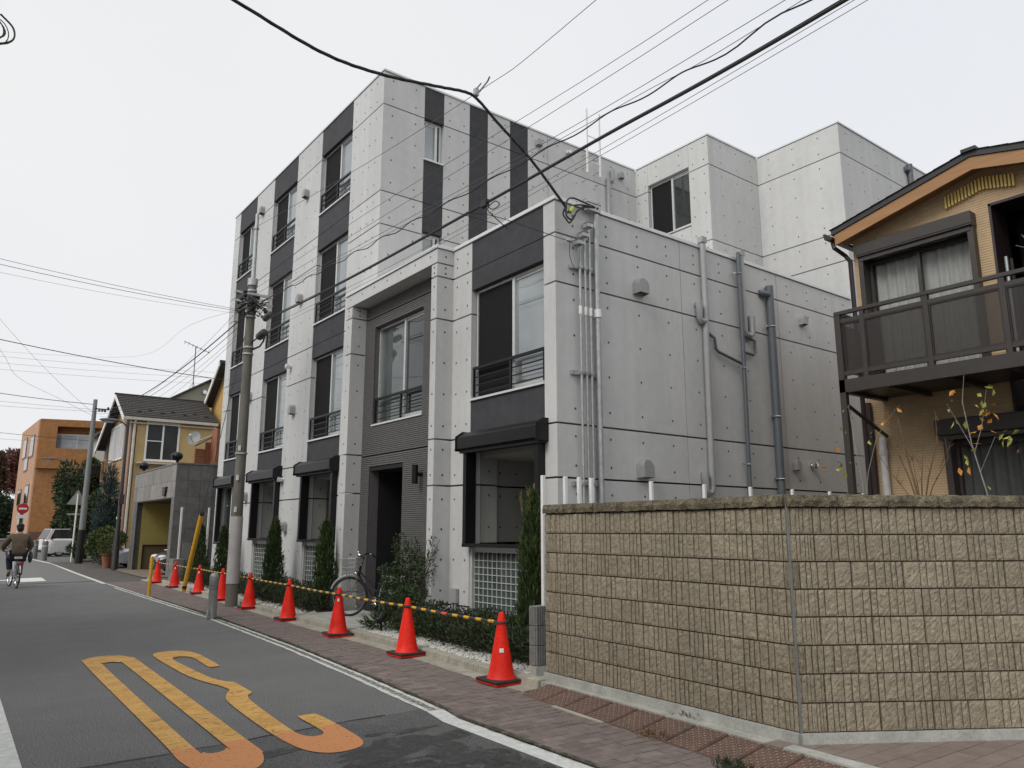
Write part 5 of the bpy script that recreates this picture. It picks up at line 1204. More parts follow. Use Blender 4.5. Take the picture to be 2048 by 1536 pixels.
# ------------------------------------------------------------------ bicycles
M_chrome = mat('chrome', (.62, .62, .62), rough=.18, metal=1.0, var=.03)
M_frame = mat('dark_frame_paint', (.012, .013, .02), rough=.25, coat=.4)
M_bwire = mat('basket_wire', (.20, .20, .20), rough=.4, metal=.6)
M_tyre = mat('tyre_rubber', (.018, .018, .018), rough=.85)
M_silver = mat('silver_frame_paint', (.50, .51, .52), rough=.3, metal=.5)
def bicycle(label, loc, heading, frame_m, steer=0.0, lean=0.0, basket=True, rider=False):
    """x forward, origin between the wheels on the ground"""
    t = thing('bicycle', label, 'bicycle', loc, rot=1e-9); t.rotation_euler = (lean, 0, heading)
    rw, wb = .335, 1.10; xr, xf = -.55, .55
    Q = lambda b, n, m, p=t, **k: b.build(n, m, parent=p, world=False, smooth=True, **k)
    def wheel(cx, st):
        b = MB(); b.torus((0, 0, 0), rw - .016, .019, 'y', 36, 7); w = Q(b, 'wheel', M_tyre); w.location = (cx, 0, rw); w.rotation_euler = (0, 0, st)
        b = MB(); b.torus((0, 0, 0), rw - .042, .011, 'y', 36, 6); Q(b, 'rim', M_chrome, w)
        b = MB()
        for k in range(28):
            a = 2*math.pi*k/28; b.tube([(.02*math.cos(a+.5), .025 if k % 2 else -.025, .02*math.sin(a+.5)), ((rw-.045)*math.cos(a), 0, (rw-.045)*math.sin(a))], .0016, 3, False)
        Q(b, 'spokes', M_chrome, w); b = MB(); b.tube([(0, -.05, 0), (0, .05, 0)], .022, 10); Q(b, 'hub', M_chrome, w); return w
    wr = wheel(xr, 0)
    hx, hz = .34, .86                                    # head tube top
    bbx, bbz = -.09, .29
    b = MB()
    b.tube([(hx + .045, 0, hz - .17), (.15, 0, .47), (bbx, 0, bbz)], .020, 8)            # down tube
    b.tube([(hx + .03, 0, hz - .10), (.12, 0, .60), (-.13, 0, .44)], .017, 8)             # low top tube
    b.tube([(bbx, 0, bbz), (-.25, 0, .74)], .017, 8)                                      # seat tube
    for s in (-1, 1):
        b.tube([(bbx, .02*s, bbz), (xr, .06*s, rw)], .010, 6); b.tube([(-.20, .02*s, .60), (xr, .06*s, rw)], .009, 6)
    b.tube([(hx, 0, hz), (hx + .055, 0, hz - .20)], .021, 8)
    Q(b, 'frame', frame_m)
    fk = bpy.data.objects.new('fork', None)
    # steered group
    bpy.data.objects.remove(fk)
    def st(p):                                          # steer about the head axis
        x, y, z = p[0] - hx - .05, p[1], p[2]; return (hx + .05 + x*math.cos(steer) - y*math.sin(steer), x*math.sin(steer) + y*math.cos(steer), z)
    wf = wheel(0, steer); wf.location = st((xf, 0, rw))
    b = MB()
    for s in (-1, 1): b.tube([st((hx + .055, .03*s, hz - .20)), st((hx + .10, .055*s, .52)), st((xf, .058*s, rw))], .011, 6)
    b.tube([st((hx - .03, 0, hz + .14)), st((hx + .055, 0, hz - .20))], .014, 8); Q(b, 'fork', M_chrome)
    b = MB(); b.tube([st((.20, .30, 1.00)), st((.30, .27, 1.06)), st((hx + .01, .16, 1.05)), st((hx - .02, 0, 1.0)), st((hx + .01, -.16, 1.05)), st((.30, -.27, 1.06)), st((.20, -.30, 1.00))], .012, 8); hb_ = Q(b, 'handlebar', M_chrome)
    for s in (-1, 1): b = MB(); b.tube([st((.27, .285*s, 1.045)), st((.19, .305*s, .99))], .019, 8); Q(b, 'grip', M_blackm, hb_)
    b = MB(); b.ball(st((.33, .2, 1.09)), .025, 8, 6); Q(b, 'bell', M_chrome, hb_)
    # mudguards, rack, saddle, crank
    b = MB(); b.torus((xr, 0, rw), rw + .022, .016, 'y', 18, 5, R(-10), R(165)); Q(b, 'mudguard', M_silver)
    b = MB(); b.torus((0, 0, 0), rw + .022, .016, 'y', 16, 5, R(20), R(140)); m_ = Q(b, 'mudguard', M_silver); m_.location = wf.location; m_.rotation_euler = (0, 0, steer)
    b = MB()
    for s in (-1, 1): b.tube([(-.28, .05*s, .71), (-.82, .06*s, .71)], .007, 5); b.tube([(-.70, .06*s, .71), (xr, .065*s, rw)], .006, 5)
    for x in (-.35, -.5, -.65, -.8): b.tube([(x, -.06, .71), (x, .06, .71)], .005, 5)
    Q(b, 'rear_rack', M_chrome)
    b = MB(); b.add([(-.38, -.10, .83), (-.38, .10, .83), (-.30, .11, .84), (-.30, -.11, .84), (-.12, .03, .83), (-.12, -.03, .83), (-.38, -.09, .79), (-.38, .09, .79), (-.12, .02, .80), (-.12, -.02, .80), (-.34, -.07, .875), (-.34, .07, .875), (-.2, .035, .86), (-.2, -.035, .86)],
       [(0, 1, 11, 10), (1, 2, 11), (0, 10, 3), (2, 4, 12, 11), (3, 10, 13, 5), (10, 11, 12, 13), (4, 5, 13, 12), (0, 6, 7, 1), (6, 9, 8, 7), (4, 8, 9, 5), (1, 7, 8, 4, 2), (0, 3, 5, 9, 6)]); Q(b, 'saddle', M_blackm if not rider else M_white)
    b = MB(); b.tube([(-.24, 0, .72), (-.265, 0, .81)], .013, 8); Q(b, 'seat_post', M_chrome)
    b = MB(); b.torus((bbx, -.045, bbz), .085, .006, 'y', 20, 4); b.tube([(bbx, -.06, bbz), (bbx + .15, -.07, bbz - .07)], .009, 6); b.tube([(bbx, .06, bbz), (bbx - .15, .07, bbz + .07)], .009, 6)
    for sx, sy, sz in ((.15, -.11, -.07), (-.15, .11, .07)): b.box(bbx + sx - .05, bbx + sx + .05, sy - .045, sy + .045, bbz + sz - .012, bbz + sz + .012)
    Q(b, 'crankset', M_chrome); b = MB(); b.box(xr - .02, bbx + .09, -.07, -.04, bbz + .03, bbz + .085); Q(b, 'chain_guard', frame_m)
    if basket:
        b = MB(); c0 = Vector((hx + .19, 0, .98)); w0, w1, l0, l1, hh = .12, .17, .10, .14, .22
        def rim(k): a, l = w0 + (w1 - w0)*k, l0 + (l1 - l0)*k; z = c0.z - hh + hh*k; return [st((c0.x - l, -a, z)), st((c0.x + l, -a, z)), st((c0.x + l, a, z)), st((c0.x - l, a, z))]
        for k in (0, .33, .66, 1): q = rim(k); b.tube(q + [q[0]], .004 if k < 1 else .006, 4)
        lo, hi = rim(0), rim(1)
        for i in range(4):
            for j in range(6):
                u = j / 6; p = Vector(lo[i]).lerp(Vector(lo[(i+1) % 4]), u); q = Vector(hi[i]).lerp(Vector(hi[(i+1) % 4]), u); b.tube([p, q], .003, 4)
        for j in range(1, 6): b.tube([Vector(lo[0]).lerp(Vector(lo[1]), j/6), Vector(lo[3]).lerp(Vector(lo[2]), j/6)], .003, 4)
        Q(b, 'basket', M_bwire if not rider else M_blackm); b = MB(); b.ball(st((hx + .11, 0, .72)), (.045, .035, .04), 10, 7); Q(b, 'headlamp', M_chrome)
        b = MB(); b.tube([st((xf, .06, rw)), st((hx + .25, .07, .76))], .005, 5); b.tube([st((xf, -.06, rw)), st((hx + .25, -.07, .76))], .005, 5); Q(b, 'basket_stay', M_chrome)
    if not rider:
        b = MB(); b.tube([(xr, .08, rw), (xr + .02, .16, .01)], .008, 6); b.tube([(xr, -.08, rw), (xr + .02, -.16, .01)], .008, 6); Q(b, 'kickstand', M_chrome)
    else:
        b = MB(); b.box(-.86, -.845, -.04, .04, .62, .70); Q(b, 'rear_reflector', mat('red_reflector', (.5, .02, .02), rough=.3))
        b = MB(); b.tube([(xr, .14, .33), (xr, -.14, .33)], .006, 5); Q(b, 'axle_stand', M_chrome)
    return t
bicycle('parked city bicycle with wire basket in front of the entrance portal', (6.245, 12.15, .104), R(90 + 12), M_frame, steer=.55)
BK_H = R(90 + 4); BKL = (2.17, 26.0, .0)
bicycle('silver city bicycle being ridden up the road', BKL, BK_H, M_silver, steer=.06, rider=True, basket=True)

# ------------------------------------------------------------------ the cyclist, seen from behind
def skin_body(name, verts, edges, radii, m, parent, root=0, sub=2):
    me = bpy.data.meshes.new(name); me.from_pydata(verts, edges, []); o = bpy.data.objects.new(name, me); COL.objects.link(o)
    md = o.modifiers.new('skin', 'SKIN'); md.use_smooth_shade = True
    for i, r in enumerate(radii):
        sv = me.skin_vertices[0].data[i]; sv.radius = (r, r) if not isinstance(r, tuple) else r; sv.use_root = (i == root)
    ss = o.modifiers.new('sub', 'SUBSURF'); ss.levels = sub; ss.render_levels = sub
    dg = bpy.context.evaluated_depsgraph_get(); m2 = bpy.data.meshes.new_from_object(o.evaluated_get(dg)); bpy.data.objects.remove(o)
    m2.materials.clear(); m2.materials.append(m); m2.name = name
    for p in m2.polygons: p.use_smooth = True
    return link(m2, name, parent)
M_skin = mat('skin', (.45, .28, .20), rough=.6, var=.05); M_coat = mat('brown_quilted_jacket', (.095, .068, .042), rough=.8, col2=(.15, .112, .07), scale=7, bump=.3, bscale=25)
M_pants = mat('navy_trousers', (.016, .018, .028), rough=.85, var=.2); M_hair = mat('black_hair', (.010, .009, .009), rough=.6); M_shoe = mat('black_shoe', (.014, .013, .013), rough=.5)
PR = thing('person', 'cyclist in a brown jacket and dark trousers riding away, seen from behind', 'person', BKL, rot=1e-9); PR.rotation_euler = (0, 0, BK_H)
# joints in bicycle space (x forward, y left)
pel = (-.27, 0, .93); ch = (-.20, 0, 1.28); nk = (-.16, 0, 1.50); hd = (-.13, 0, 1.60)
V_ = [pel, (-.26, 0, 1.08), ch, (-.18, 0, 1.42), nk, hd,
      (-.22, .11, .90), (.10, .15, .80), (-.05, .13, .44), (-.02, .13, .36), (.09, .14, .33),                 # left leg: knee forward, pedal up
      (-.22, -.11, .89), (.13, -.13, .66), (.05, -.13, .24), (.07, -.13, .15), (.18, -.14, .13),              # right leg: pedal down
      (-.17, .19, 1.40), (-.10, .31, 1.17), (.14, .31, 1.04), (.21, .30, 1.01),
      (-.17, -.19, 1.40), (-.10, -.31, 1.17), (.14, -.31, 1.04), (.21, -.30, 1.01)]
E_ = [(0,1),(1,2),(2,3),(3,4),(4,5),(0,6),(6,7),(7,8),(8,9),(9,10),(0,11),(11,12),(12,13),(13,14),(14,15),(3,16),(16,17),(17,18),(18,19),(3,20),(20,21),(21,22),(22,23)]
Rr_ = [.15, .145, .155, .13, .055, .06, .095, .075, .05, .04, .035, .095, .075, .05, .04, .035, .065, .05, .038, .03, .065, .05, .038, .03]
skin_body('body', V_, E_, Rr_, M_skin, PR)
b = MB(); b.ball((-.115, 0, 1.64), (.098, .076, .118), 16, 12); b.ball((-.02, 0, 1.63), (.02, .014, .02), 8, 6)
for s in (-1, 1): b.ball((-.12, .076*s, 1.63), (.018, .010, .03), 8, 6); b.ball((-.032, .03*s, 1.655), (.010, .012, .008), 8, 6)
b.ball((-.03, 0, 1.585), (.012, .024, .007), 8, 6)
b.build('head', M_skin, parent=PR, world=False, smooth=True)
b = MB(); b.ball((-.13, 0, 1.68), (.112, .098, .100), 16, 12); b.ball((-.165, 0, 1.62), (.085, .088, .105), 14, 10); b.ball((-.19, .02, 1.73), (.06, .05, .03), 10, 8); b.build('hair', M_hair, parent=PR, world=False, smooth=True)
skin_body('jacket', [(-.28, 0, .86), (-.28, 0, .98), (-.26, 0, 1.14), (-.20, 0, 1.32), (-.17, 0, 1.45), (-.165, .19, 1.41), (-.10, .325, 1.16), (.10, .315, 1.06), (-.165, -.19, 1.41), (-.10, -.325, 1.16), (.10, -.315, 1.06)],
   [(0,1),(1,2),(2,3),(3,4),(3,5),(5,6),(6,7),(3,8),(8,9),(9,10)], [(.20, .20), (.205, .205), (.195, .195), (.20, .20), (.10, .10), .10, .085, .062, .10, .085, .062], M_coat, PR)
skin_body('trousers', [(-.26, 0, .90), (-.22, .11, .885), (.10, .15, .80), (-.045, .13, .46), (-.22, -.11, .88), (.13, -.13, .66), (.055, -.13, .28)], [(0,1),(1,2),(2,3),(0,4),(4,5),(5,6)], [.165, .115, .095, .072, .115, .095, .072], M_pants, PR)
def hand(s):
    b = MB(); c = Vector((.235, .30*s, 1.015)); b.ball(c, (.042, .036, .024), 10, 7)
    for k, (ln_) in enumerate((.9, 1.0, .95, .78)):
        p = c + Vector((.018 + .0, (-.03 + .020*k)*1.0, .012)); b.tube([p, p + Vector((.03*ln_, 0, .004)), p + Vector((.042*ln_, 0, -.022)), p + Vector((.022, 0, -.038))], [.010, .0095, .009, .007], 6)
    p = c + Vector((-.01, -.034*s, 0)); b.tube([p, p + Vector((.012, -.014*s, -.018)), p + Vector((.03, -.008*s, -.034))], [.012, .010, .008], 6)
    b.build('hand', M_skin, parent=PR, world=False, smooth=True)
hand(1); hand(-1)
for (x, y, z) in ((-.02, .14, .315), (.07, -.135, .115)):
    b = MB(); b.ball((x + .05, y, z + .02), (.125, .045, .042), 12, 8); b.ball((x - .02, y, z + .06), (.05, .042, .06), 10, 7); b.build('shoe', M_shoe, parent=PR, world=False, smooth=True)
b = MB(); b.ball((-.27, -.30, .83), (.15, .055, .16), 12, 9); bag = b.build('shoulder_bag', mat('grey_bag_cloth', (.05, .052, .068), rough=.85), smooth=True)
bag.parent = None; bag.location = BKL; bag.rotation_euler = (0, 0, BK_H); tag(bag, 'dark grey shoulder bag hanging at the right hip of the cyclist', 'bag')
b = MB(); b.tube([(-.27, -.27, .96), (-.30, -.16, 1.22), (-.23, .02, 1.47), (-.14, .10, 1.45)], .012, 5); b.build('strap', M_blackm, parent=bag, world=False)
# ------------------------------------------------------------------ stone garage
GA = thing('stone_garage', 'grey stone-clad flat-roofed garage with open front beside the concrete building', 'garage', (6.76, 28.15, 0))
M_stone = mat('grey_granite_tile', (.105, .10, .093), rough=.6, col2=(.16, .15, .138), scale=5, rand=.10, speck=(60, .15))
M_stonel = mat('pale_granite_tile', (.17, .16, .148), rough=.55, col2=(.25, .235, .215), scale=4, rand=.14, speck=(60, .12))
M_yel = mat('ochre_render', (.48, .34, .15), rough=.9, col2=(.54, .39, .18), scale=3, bump=.1)
M_yin = mat('yellow_plaster', (.40, .33, .10), rough=.9, var=.08, scale=3)
def tiles(parent, F, u0, u1, z0, z1, m, nu, nz, th=.03, gap=.008):
    du, dz = (u1 - u0) / nu, (z1 - z0) / nz
    for i in range(nu):
        for j in range(nz):
            b = MB(); lbox(b, F, u0 + i*du + gap/2, u0 + (i+1)*du - gap/2, .004, th, z0 + j*dz + gap/2, z0 + (j+1)*dz - gap/2); b.build('stone_tile', m, parent=parent)
b = MB(); b.box(6.80, 12, 28.18, 28.40, 0, 3.83); b.box(6.80, 12, 34.05, 34.75, 0, 3.83); b.box(6.80, 12, 28.4, 34.05, 2.72, 3.83); b.box(11.8, 12, 28.4, 34.05, 0, 2.72); b.build('shell', M_stone, parent=GA)
GF, GS = ('x', 6.80), ('y', 28.18)
tiles(GA, GF, 28.17, 34.75, 2.70, 3.84, M_stonel, 11, 2); tiles(GA, GF, 28.17, 28.55, 0, 2.70, M_stone, 1, 5); tiles(GA, GF, 33.95, 34.75, 0, 2.70, M_stone, 1, 5)
tiles(GA, GS, 6.77, 8.02, 0, 3.84, M_stone, 3, 7)
b = MB(); b.box(6.75, 12, 28.13, 34.8, 3.845, 3.90); b.build('coping', M_stone, parent=GA)
b = MB(); b.box(7.0, 11.8, 33.99, 34.04, 0, 2.68); b.box(11.7, 11.79, 28.5, 33.98, 0, 2.68); b.build('inner_wall', M_yin, parent=GA)
b = MB(); b.box(7.15, 11.6, 33.96, 33.985, .05, .95); b.build('inner_panel', mat('brown_board', (.13, .10, .05), rough=.8), parent=GA)
b = MB(); b.box(7.1, 11.6, 33.93, 33.975, .95, 1.0); b.box(7.1, 7.15, 33.93, 33.975, .05, .95); b.build('panel_trim', M_brownd, parent=GA)
b = MB(); b.box(6.79, 11.7, 28.42, 34.03, 2.66, 2.715); b.build('ceiling', mat('brown_soffit', (.06, .045, .03), rough=.9), parent=GA)
b = MB(); b.box(6.70, 6.765, 29.2, 29.75, 3.05, 3.10); b.prism([(29.25, 3.02), (29.7, 3.02), (29.62, 2.78), (29.33, 2.78)], 6.70, 6.765, 'x'); b.build('wall_basket', M_black, parent=GA)
b = MB(); b.box(7.15, 7.95, 28.10, 28.145, .55, 1.15); b.build('wall_plate', M_stonel, parent=GA)
for y, lab in ((28.7, 'dark floodlight on the garage roof edge, nearer the concrete building'), (33.9, 'dark floodlight at the far left end of the garage roof')):
    t = thing('floodlight', lab, 'floodlight', (6.9, y, 3.9), 'floodlights on the garage roof')
    b = MB(); b.tube([(6.9, y, 3.9), (6.9, y, 4.02)], .05, 8); b.build('stand', M_black, parent=t); b = MB(); b.ball((6.88, y, 4.16), (.20, .24, .16), 12, 8); b.build('lamp_head', M_black, parent=t, smooth=True)
    b = MB(); b.tube([(6.70, y - .06, 4.13), (6.68, y - .06, 4.125)], .10, 12); b.build('lens', M_glassd, parent=t)
quadsheet([(6.0, 28.1), (6.8, 28.1), (11.8, 28.5), (11.8, 34), (6.8, 34.6), (6.2, 34.8)], .03, 'garage_floor', mat('garage_paving', (.20, .155, .12), rough=.9, var=.15, scale=5), kind='structure')
TW = thing('terracotta_wall', 'terracotta tiled terrace wall above the garage, next to the concrete building', 'wall', (7.5, 28.9, 3.9))
M_terra = mat('terracotta_tile', (.25, .10, .05), rough=.8, var=.14, scale=6, rand=.12)
for i in range(4):
    for j in range(4):
        x0 = 7.52 + i * .36; zt = 4.55 + (x0 + .36 - 7.5) * .62; z0, z1 = 3.92 + j * .29, min(3.92 + (j + 1) * .29, 4.52 + (x0 - 7.5) * .62)
        if z1 - z0 > .06: b = MB(); b.hexa([(x0 + .006, 28.88, z0), (x0 + .354, 28.88, z0), (x0 + .354, 28.98, z0), (x0 + .006, 28.98, z0), (x0 + .006, 28.88, z1 - .008), (x0 + .354, 28.88, z1 - .008), (x0 + .354, 28.98, z1 - .008), (x0 + .006, 28.98, z1 - .008)]); b.build('tile', M_terra, parent=TW)
b = MB(); b.box(8.06, 9.0, 28.2, 28.9, 0, 5.2); b.build('brick_pier', M_terra, parent=TW)
b = MB(); b.hexa([(7.5, 28.86, 4.56), (8.6, 28.86, 5.24), (8.6, 29.0, 5.24), (7.5, 29.0, 4.56), (7.5, 28.86, 4.60), (8.6, 28.86, 5.28), (8.6, 29.0, 5.28), (7.5, 29.0, 4.60)]); b.build('coping', M_brownd, parent=TW)
SD = thing('satellite_dish', 'grey satellite dish on a blue-grey arm above the garage', 'satellite dish', (7.4, 28.8, 4.8))
b = MB(); n = 18; c = Vector((7.36, 28.6, 4.84)); ax = Vector((-.55, -.75, .35)).normalized(); u = ax.cross(Vector((0, 0, 1))).normalized(); v = u.cross(ax)
vs = [c - ax * .05]
for r_, d in ((.12, -.035), (.24, .0)):
    for k in range(n): t_ = 2*math.pi*k/n; vs.append(c + ax * d + u * math.cos(t_) * r_ + v * math.sin(t_) * r_ * 1.1)
b.add(vs, [(0, 1 + k, 1 + (k+1) % n) for k in range(n)] + [(1 + k, 1 + n + k, 1 + n + (k+1) % n, 1 + (k+1) % n) for k in range(n)]); b.build('dish', mat('dish_grey', (.21, .22, .22), rough=.5), parent=SD, smooth=True)
b = MB(); b.tube([c - ax * .05, (7.55, 28.85, 4.74), (8.2, 28.87, 5.06)], .03, 6); b.tube([c - Vector((0, 0, .2)), c + ax * .32 - Vector((0, 0, .06))], .012, 5); b.build('arm', M_steel, parent=SD); b = MB(); b.ball(c + ax * .34 - Vector((0, 0, .05)), .04, 8, 6); b.build('feed_horn', M_white, parent=SD)

# ------------------------------------------------------------------ yellow house with a street-facing gable
YH = thing('yellow_house', 'ochre yellow house with grey tiled roof and white trim behind the garage', 'house', (7.3, 39.2, 0))
YE, YR = 6.86, 8.25; ya, yr, yb = 39.2, 41.6, 44.6
b = MB(); b.box(7.3, 11.15, 39.2, 39.4, 0, 6.75); b.build('wall', M_yel, parent=YH)
M_sbrick = mat('ochre_brick_cladding', (.27, .165, .085), rough=.9, col2=(.40, .26, .14), scale=5, detail=8, speck=(12, .25))
rzy = lambda y: YR - (y - yr) * .55 if y > yr else YR - (yr - y) * (YR - YE) / (yr - 39.1)
b = MB(); b.prism([(39.2, 0), (45.8, 0), (45.8, rzy(45.8)), (yr, YR - .1), (39.2, YE - .1)], 7.3, 7.5, 'x'); b.build('gable_wall', M_sbrick, parent=YH)
b = MB(); b.box(7.24, 7.3, 39.2, 39.8, 0, 6.8); b.build('corner_board', mat('pinkish_render', (.36, .23, .17), rough=.9), parent=YH)
M_slate = mat('grey_roof_slate', (.055, .050, .046), rough=.8, var=.18, scale=5, rand=.12)
n = 12
for i in range(n):
    t0, t1 = i / n, (i + 1.0) / n; y0, y1 = 39.0 + (yr - 39.0) * t0, 39.0 + (yr - 39.0) * t1; z0, z1 = 6.86 + (YR - 6.86) * t0, 6.86 + (YR - 6.86) * t1
    b = MB(); b.hexa([(6.85, y0, z0 - .06), (11.15, y0, z0 - .06), (11.15, y1 + .02, z1 - .04), (6.85, y1 + .02, z1 - .04), (6.85, y0, z0 + .05), (11.15, y0, z0 + .05), (11.15, y1 + .02, z1 + .01), (6.85, y1 + .02, z1 + .01)]); b.build('slate_course', M_slate, parent=YH)
b = MB(); b.hexa([(6.85, yr, YR - .05), (11.15, yr, YR - .05), (11.15, 46, rzy(46) - .05), (6.85, 46, rzy(46) - .05), (6.85, yr, YR + .02), (11.15, yr, YR + .02), (11.15, 46, rzy(46) + .02), (6.85, 46, rzy(46) + .02)]); b.build('rear_roof', M_slate, parent=YH)
b = MB(); b.box(6.8, 11.15, yr - .08, yr + .08, YR + .0, YR + .06); b.build('ridge_cap', M_slate, parent=YH)
b = MB()
b.hexa([(6.82, 38.98, 6.62), (6.88, 38.98, 6.62), (6.88, yr, YR - .2), (6.82, yr, YR - .2), (6.82, 38.98, 6.84), (6.88, 38.98, 6.84), (6.88, yr, YR - .01), (6.82, yr, YR - .01)])
b.hexa([(6.82, yr, YR - .2), (6.88, yr, YR - .2), (6.88, 46, rzy(46) - .22), (6.82, 46, rzy(46) - .22), (6.82, yr, YR - .01), (6.88, yr, YR - .01), (6.88, 46, rzy(46)), (6.82, 46, rzy(46))]); b.build('barge_board', M_white, parent=YH)
b = MB(); b.box(6.9, 11.15, 38.93, 39.05, 6.70, 6.83); b.box(6.9, 11.15, 39.05, 39.2, 6.55, 6.60); gt = b.build('gutter', mat('cream_trim', (.55, .50, .42), rough=.5), parent=YH)
b = MB(); b.tube([(7.38, 39.02, 6.7), (7.38, 39.12, 6.5), (7.38, 39.12, .1)], .065, 8); b.build('downpipe', MATS['cream_trim'], parent=gt)
for k in range(7): b = MB(); x = 7.6 + k * .52; y = 39.5 + (k % 2) * .25; b.box(x - .09, x + .09, y - .03, y + .03, rzy(y) + .03, rzy(y) + .13); b.build('snow_guard', M_blackm, parent=YH)
YF = ('y', 39.2)
b = MB()
for a, c, z0, z1 in ((7.90, 9.42, 4.80, 4.90), (7.90, 9.42, 6.62, 6.70), (7.90, 7.98, 4.9, 6.62), (9.34, 9.42, 4.9, 6.62), (8.63, 8.71, 4.9, 6.62), (7.98, 8.63, 5.75, 5.79)): lbox(b, YF, a, c, -.02, .05, z0, z1)
w_ = b.build('window', M_white, parent=YH); b = MB(); lbox(b, YF, 7.98, 8.63, .004, .012, 4.9, 6.62); b.build('pane', M_glassd, parent=w_); b = MB(); lbox(b, YF, 8.71, 9.34, .004, .012, 4.9, 6.62); b.build('pane', M_glassd, parent=w_)
b = MB(); lbox(b, YF, 7.6, 9.45, .002, .30, 4.66, 4.73); b.build('window_shelf', MATS['cream_trim'], parent=YH); b = MB(); lbox(b, YF, 7.7, 9.4, .002, .2, 4.2, 4.24); b.build('ledge', M_brownd, parent=YH)
YG_ = ('x', 7.3)
for y0 in (40.9, 41.75, 42.6, 43.45):
    b = MB()
    for a, c, z0, z1 in ((y0, y0 + .7, 5.0, 5.07), (y0, y0 + .7, 6.73, 6.8), (y0, y0 + .08, 5.07, 6.73), (y0 + .62, y0 + .7, 5.07, 6.73), (y0 + .3, y0 + .38, 5.07, 6.73)): lbox(b, YG_, a, c, .003, .06, z0, z1)
    w_ = b.build('window', M_white, parent=YH); b = MB(); lbox(b, YG_, y0 + .08, y0 + .62, .004, .02, 5.07, 6.73); b.build('pane', M_glass, parent=w_)
b = MB(); lbox(b, YG_, 41.3, 41.5, .003, .05, 1.6, 3.6); lbox(b, YG_, 42.3, 42.5, .003, .05, 1.6, 3.6); b.build('window', M_white, parent=YH)
b = MB(); lbox(b, YG_, 44.8, 45.6, .003, .05, 4.2, 6.4); b.build('shutter', mat('plum_shutter', (.06, .045, .06), rough=.6), parent=YH)
t = thing('flower_box', 'black flower box with trailing plants hung on the yellow house', 'flower box', (7.0, 46.2, 4.6))
b = MB(); b.box(6.55, 7.15, 45.8, 47.2, 4.55, 4.95); b.build('box', M_blackm, parent=t); P, D = blobs([(6.85, 46.5, 5.05, .35, .75, .28)], 700); foliage('foliage', P, D, .16, .06, M_mid, t)
t = thing('wall_frame', 'orange wooden frame bracket fixed on the yellow house street wall', 'bracket', (7.0, 42.5, 4.4)); b = MB()
for a in ((42.0, 43.0, 4.95, 5.03), (42.0, 43.0, 3.95, 4.03), (42.0, 42.08, 4.03, 4.95), (42.92, 43.0, 4.03, 4.95)): b.box(6.75, 6.83, *a)
b.box(6.8, 7.3, 42.4, 42.48, 4.95, 5.0); b.build('frame', M_barge, parent=t)
# second yellow gable and the grey gable behind
t = thing('yellow_gable_house', 'yellow gabled house with white eaves, only its corner seen by the concrete building', 'house', (11.55, 39.3, 0))
b = MB(); b.prism([(39.3, 3.0), (45, 3.0), (45, 7.0), (39.35, 10.0), (39.3, 10.0)], 11.55, 16, 'x'); b.build('wall', mat('orange_yellow_render', (.50, .31, .10), rough=.9), parent=t)
b = MB(); b.hexa([(11.1, 41.75, 8.02), (16, 41.75, 8.02), (16, 39.3, 10.05), (11.1, 39.3, 10.05), (11.1, 41.75, 8.14), (16, 41.75, 8.14), (16, 39.3, 10.17), (11.1, 39.3, 10.17)]); b.build('roof', M_slate, parent=t)
b = MB(); b.hexa([(11.06, 41.75, 7.82), (11.12, 41.75, 7.82), (11.12, 39.3, 9.85), (11.06, 39.3, 9.85), (11.06, 41.75, 8.06), (11.12, 41.75, 8.06), (11.12, 39.3, 10.09), (11.06, 39.3, 10.09)]); b.build('barge_board', M_white, parent=t)
t = thing('grey_gable_house', 'pale grey gabled house rising behind the yellow house roof', 'house', (12, 50, 0))
b = MB(); b.prism([(8.5, 0), (18, 0), (18, 8.8), (13.55, 10.95), (8.5, 7.8)], 50, 58, 'y'); b.build('wall', mat('pale_grey_render', (.30, .295, .25), rough=.9, var=.05), parent=t)
for xa, za, xb, zb in ((8.2, 7.65, 13.55, 11.0), (13.55, 11.0, 18.3, 8.7)):
    b = MB(); b.hexa([(xa, 49.7, za), (xb, 49.7, zb), (xb, 58, zb), (xa, 58, za), (xa, 49.7, za + .12), (xb, 49.7, zb + .12), (xb, 58, zb + .12), (xa, 58, za + .12)]); b.build('roof', M_slate, parent=t)
b = MB(); b.tube([(13.3, 49.98, 10.25), (13.3, 49.85, 10.25)], .13, 10); b.build('round_vent', M_bright, parent=t)
t = thing('roof_antenna', 'thin television antenna on the grey gable roof', 'antenna', (12.68, 50.5, 10.5)); b = MB()
b.tube([(12.68, 50.4, 10.4), (12.66, 50.4, 13.25)], .03, 6); b.tube([(11.9, 50.2, 13.45), (13.6, 50.6, 13.0)], .022, 5)
for k in range(7): x = 11.95 + k * .25; b.tube([(x - .05, 50.0, 13.45 - k * .068), (x + .1, 50.8, 13.42 - k * .068)], .012, 4)
b.tube([(12.4, 50.4, 10.3), (12.68, 50.4, 10.95), (12.95, 50.4, 10.3)], .02, 4); b.build('mast', M_thin, parent=t)

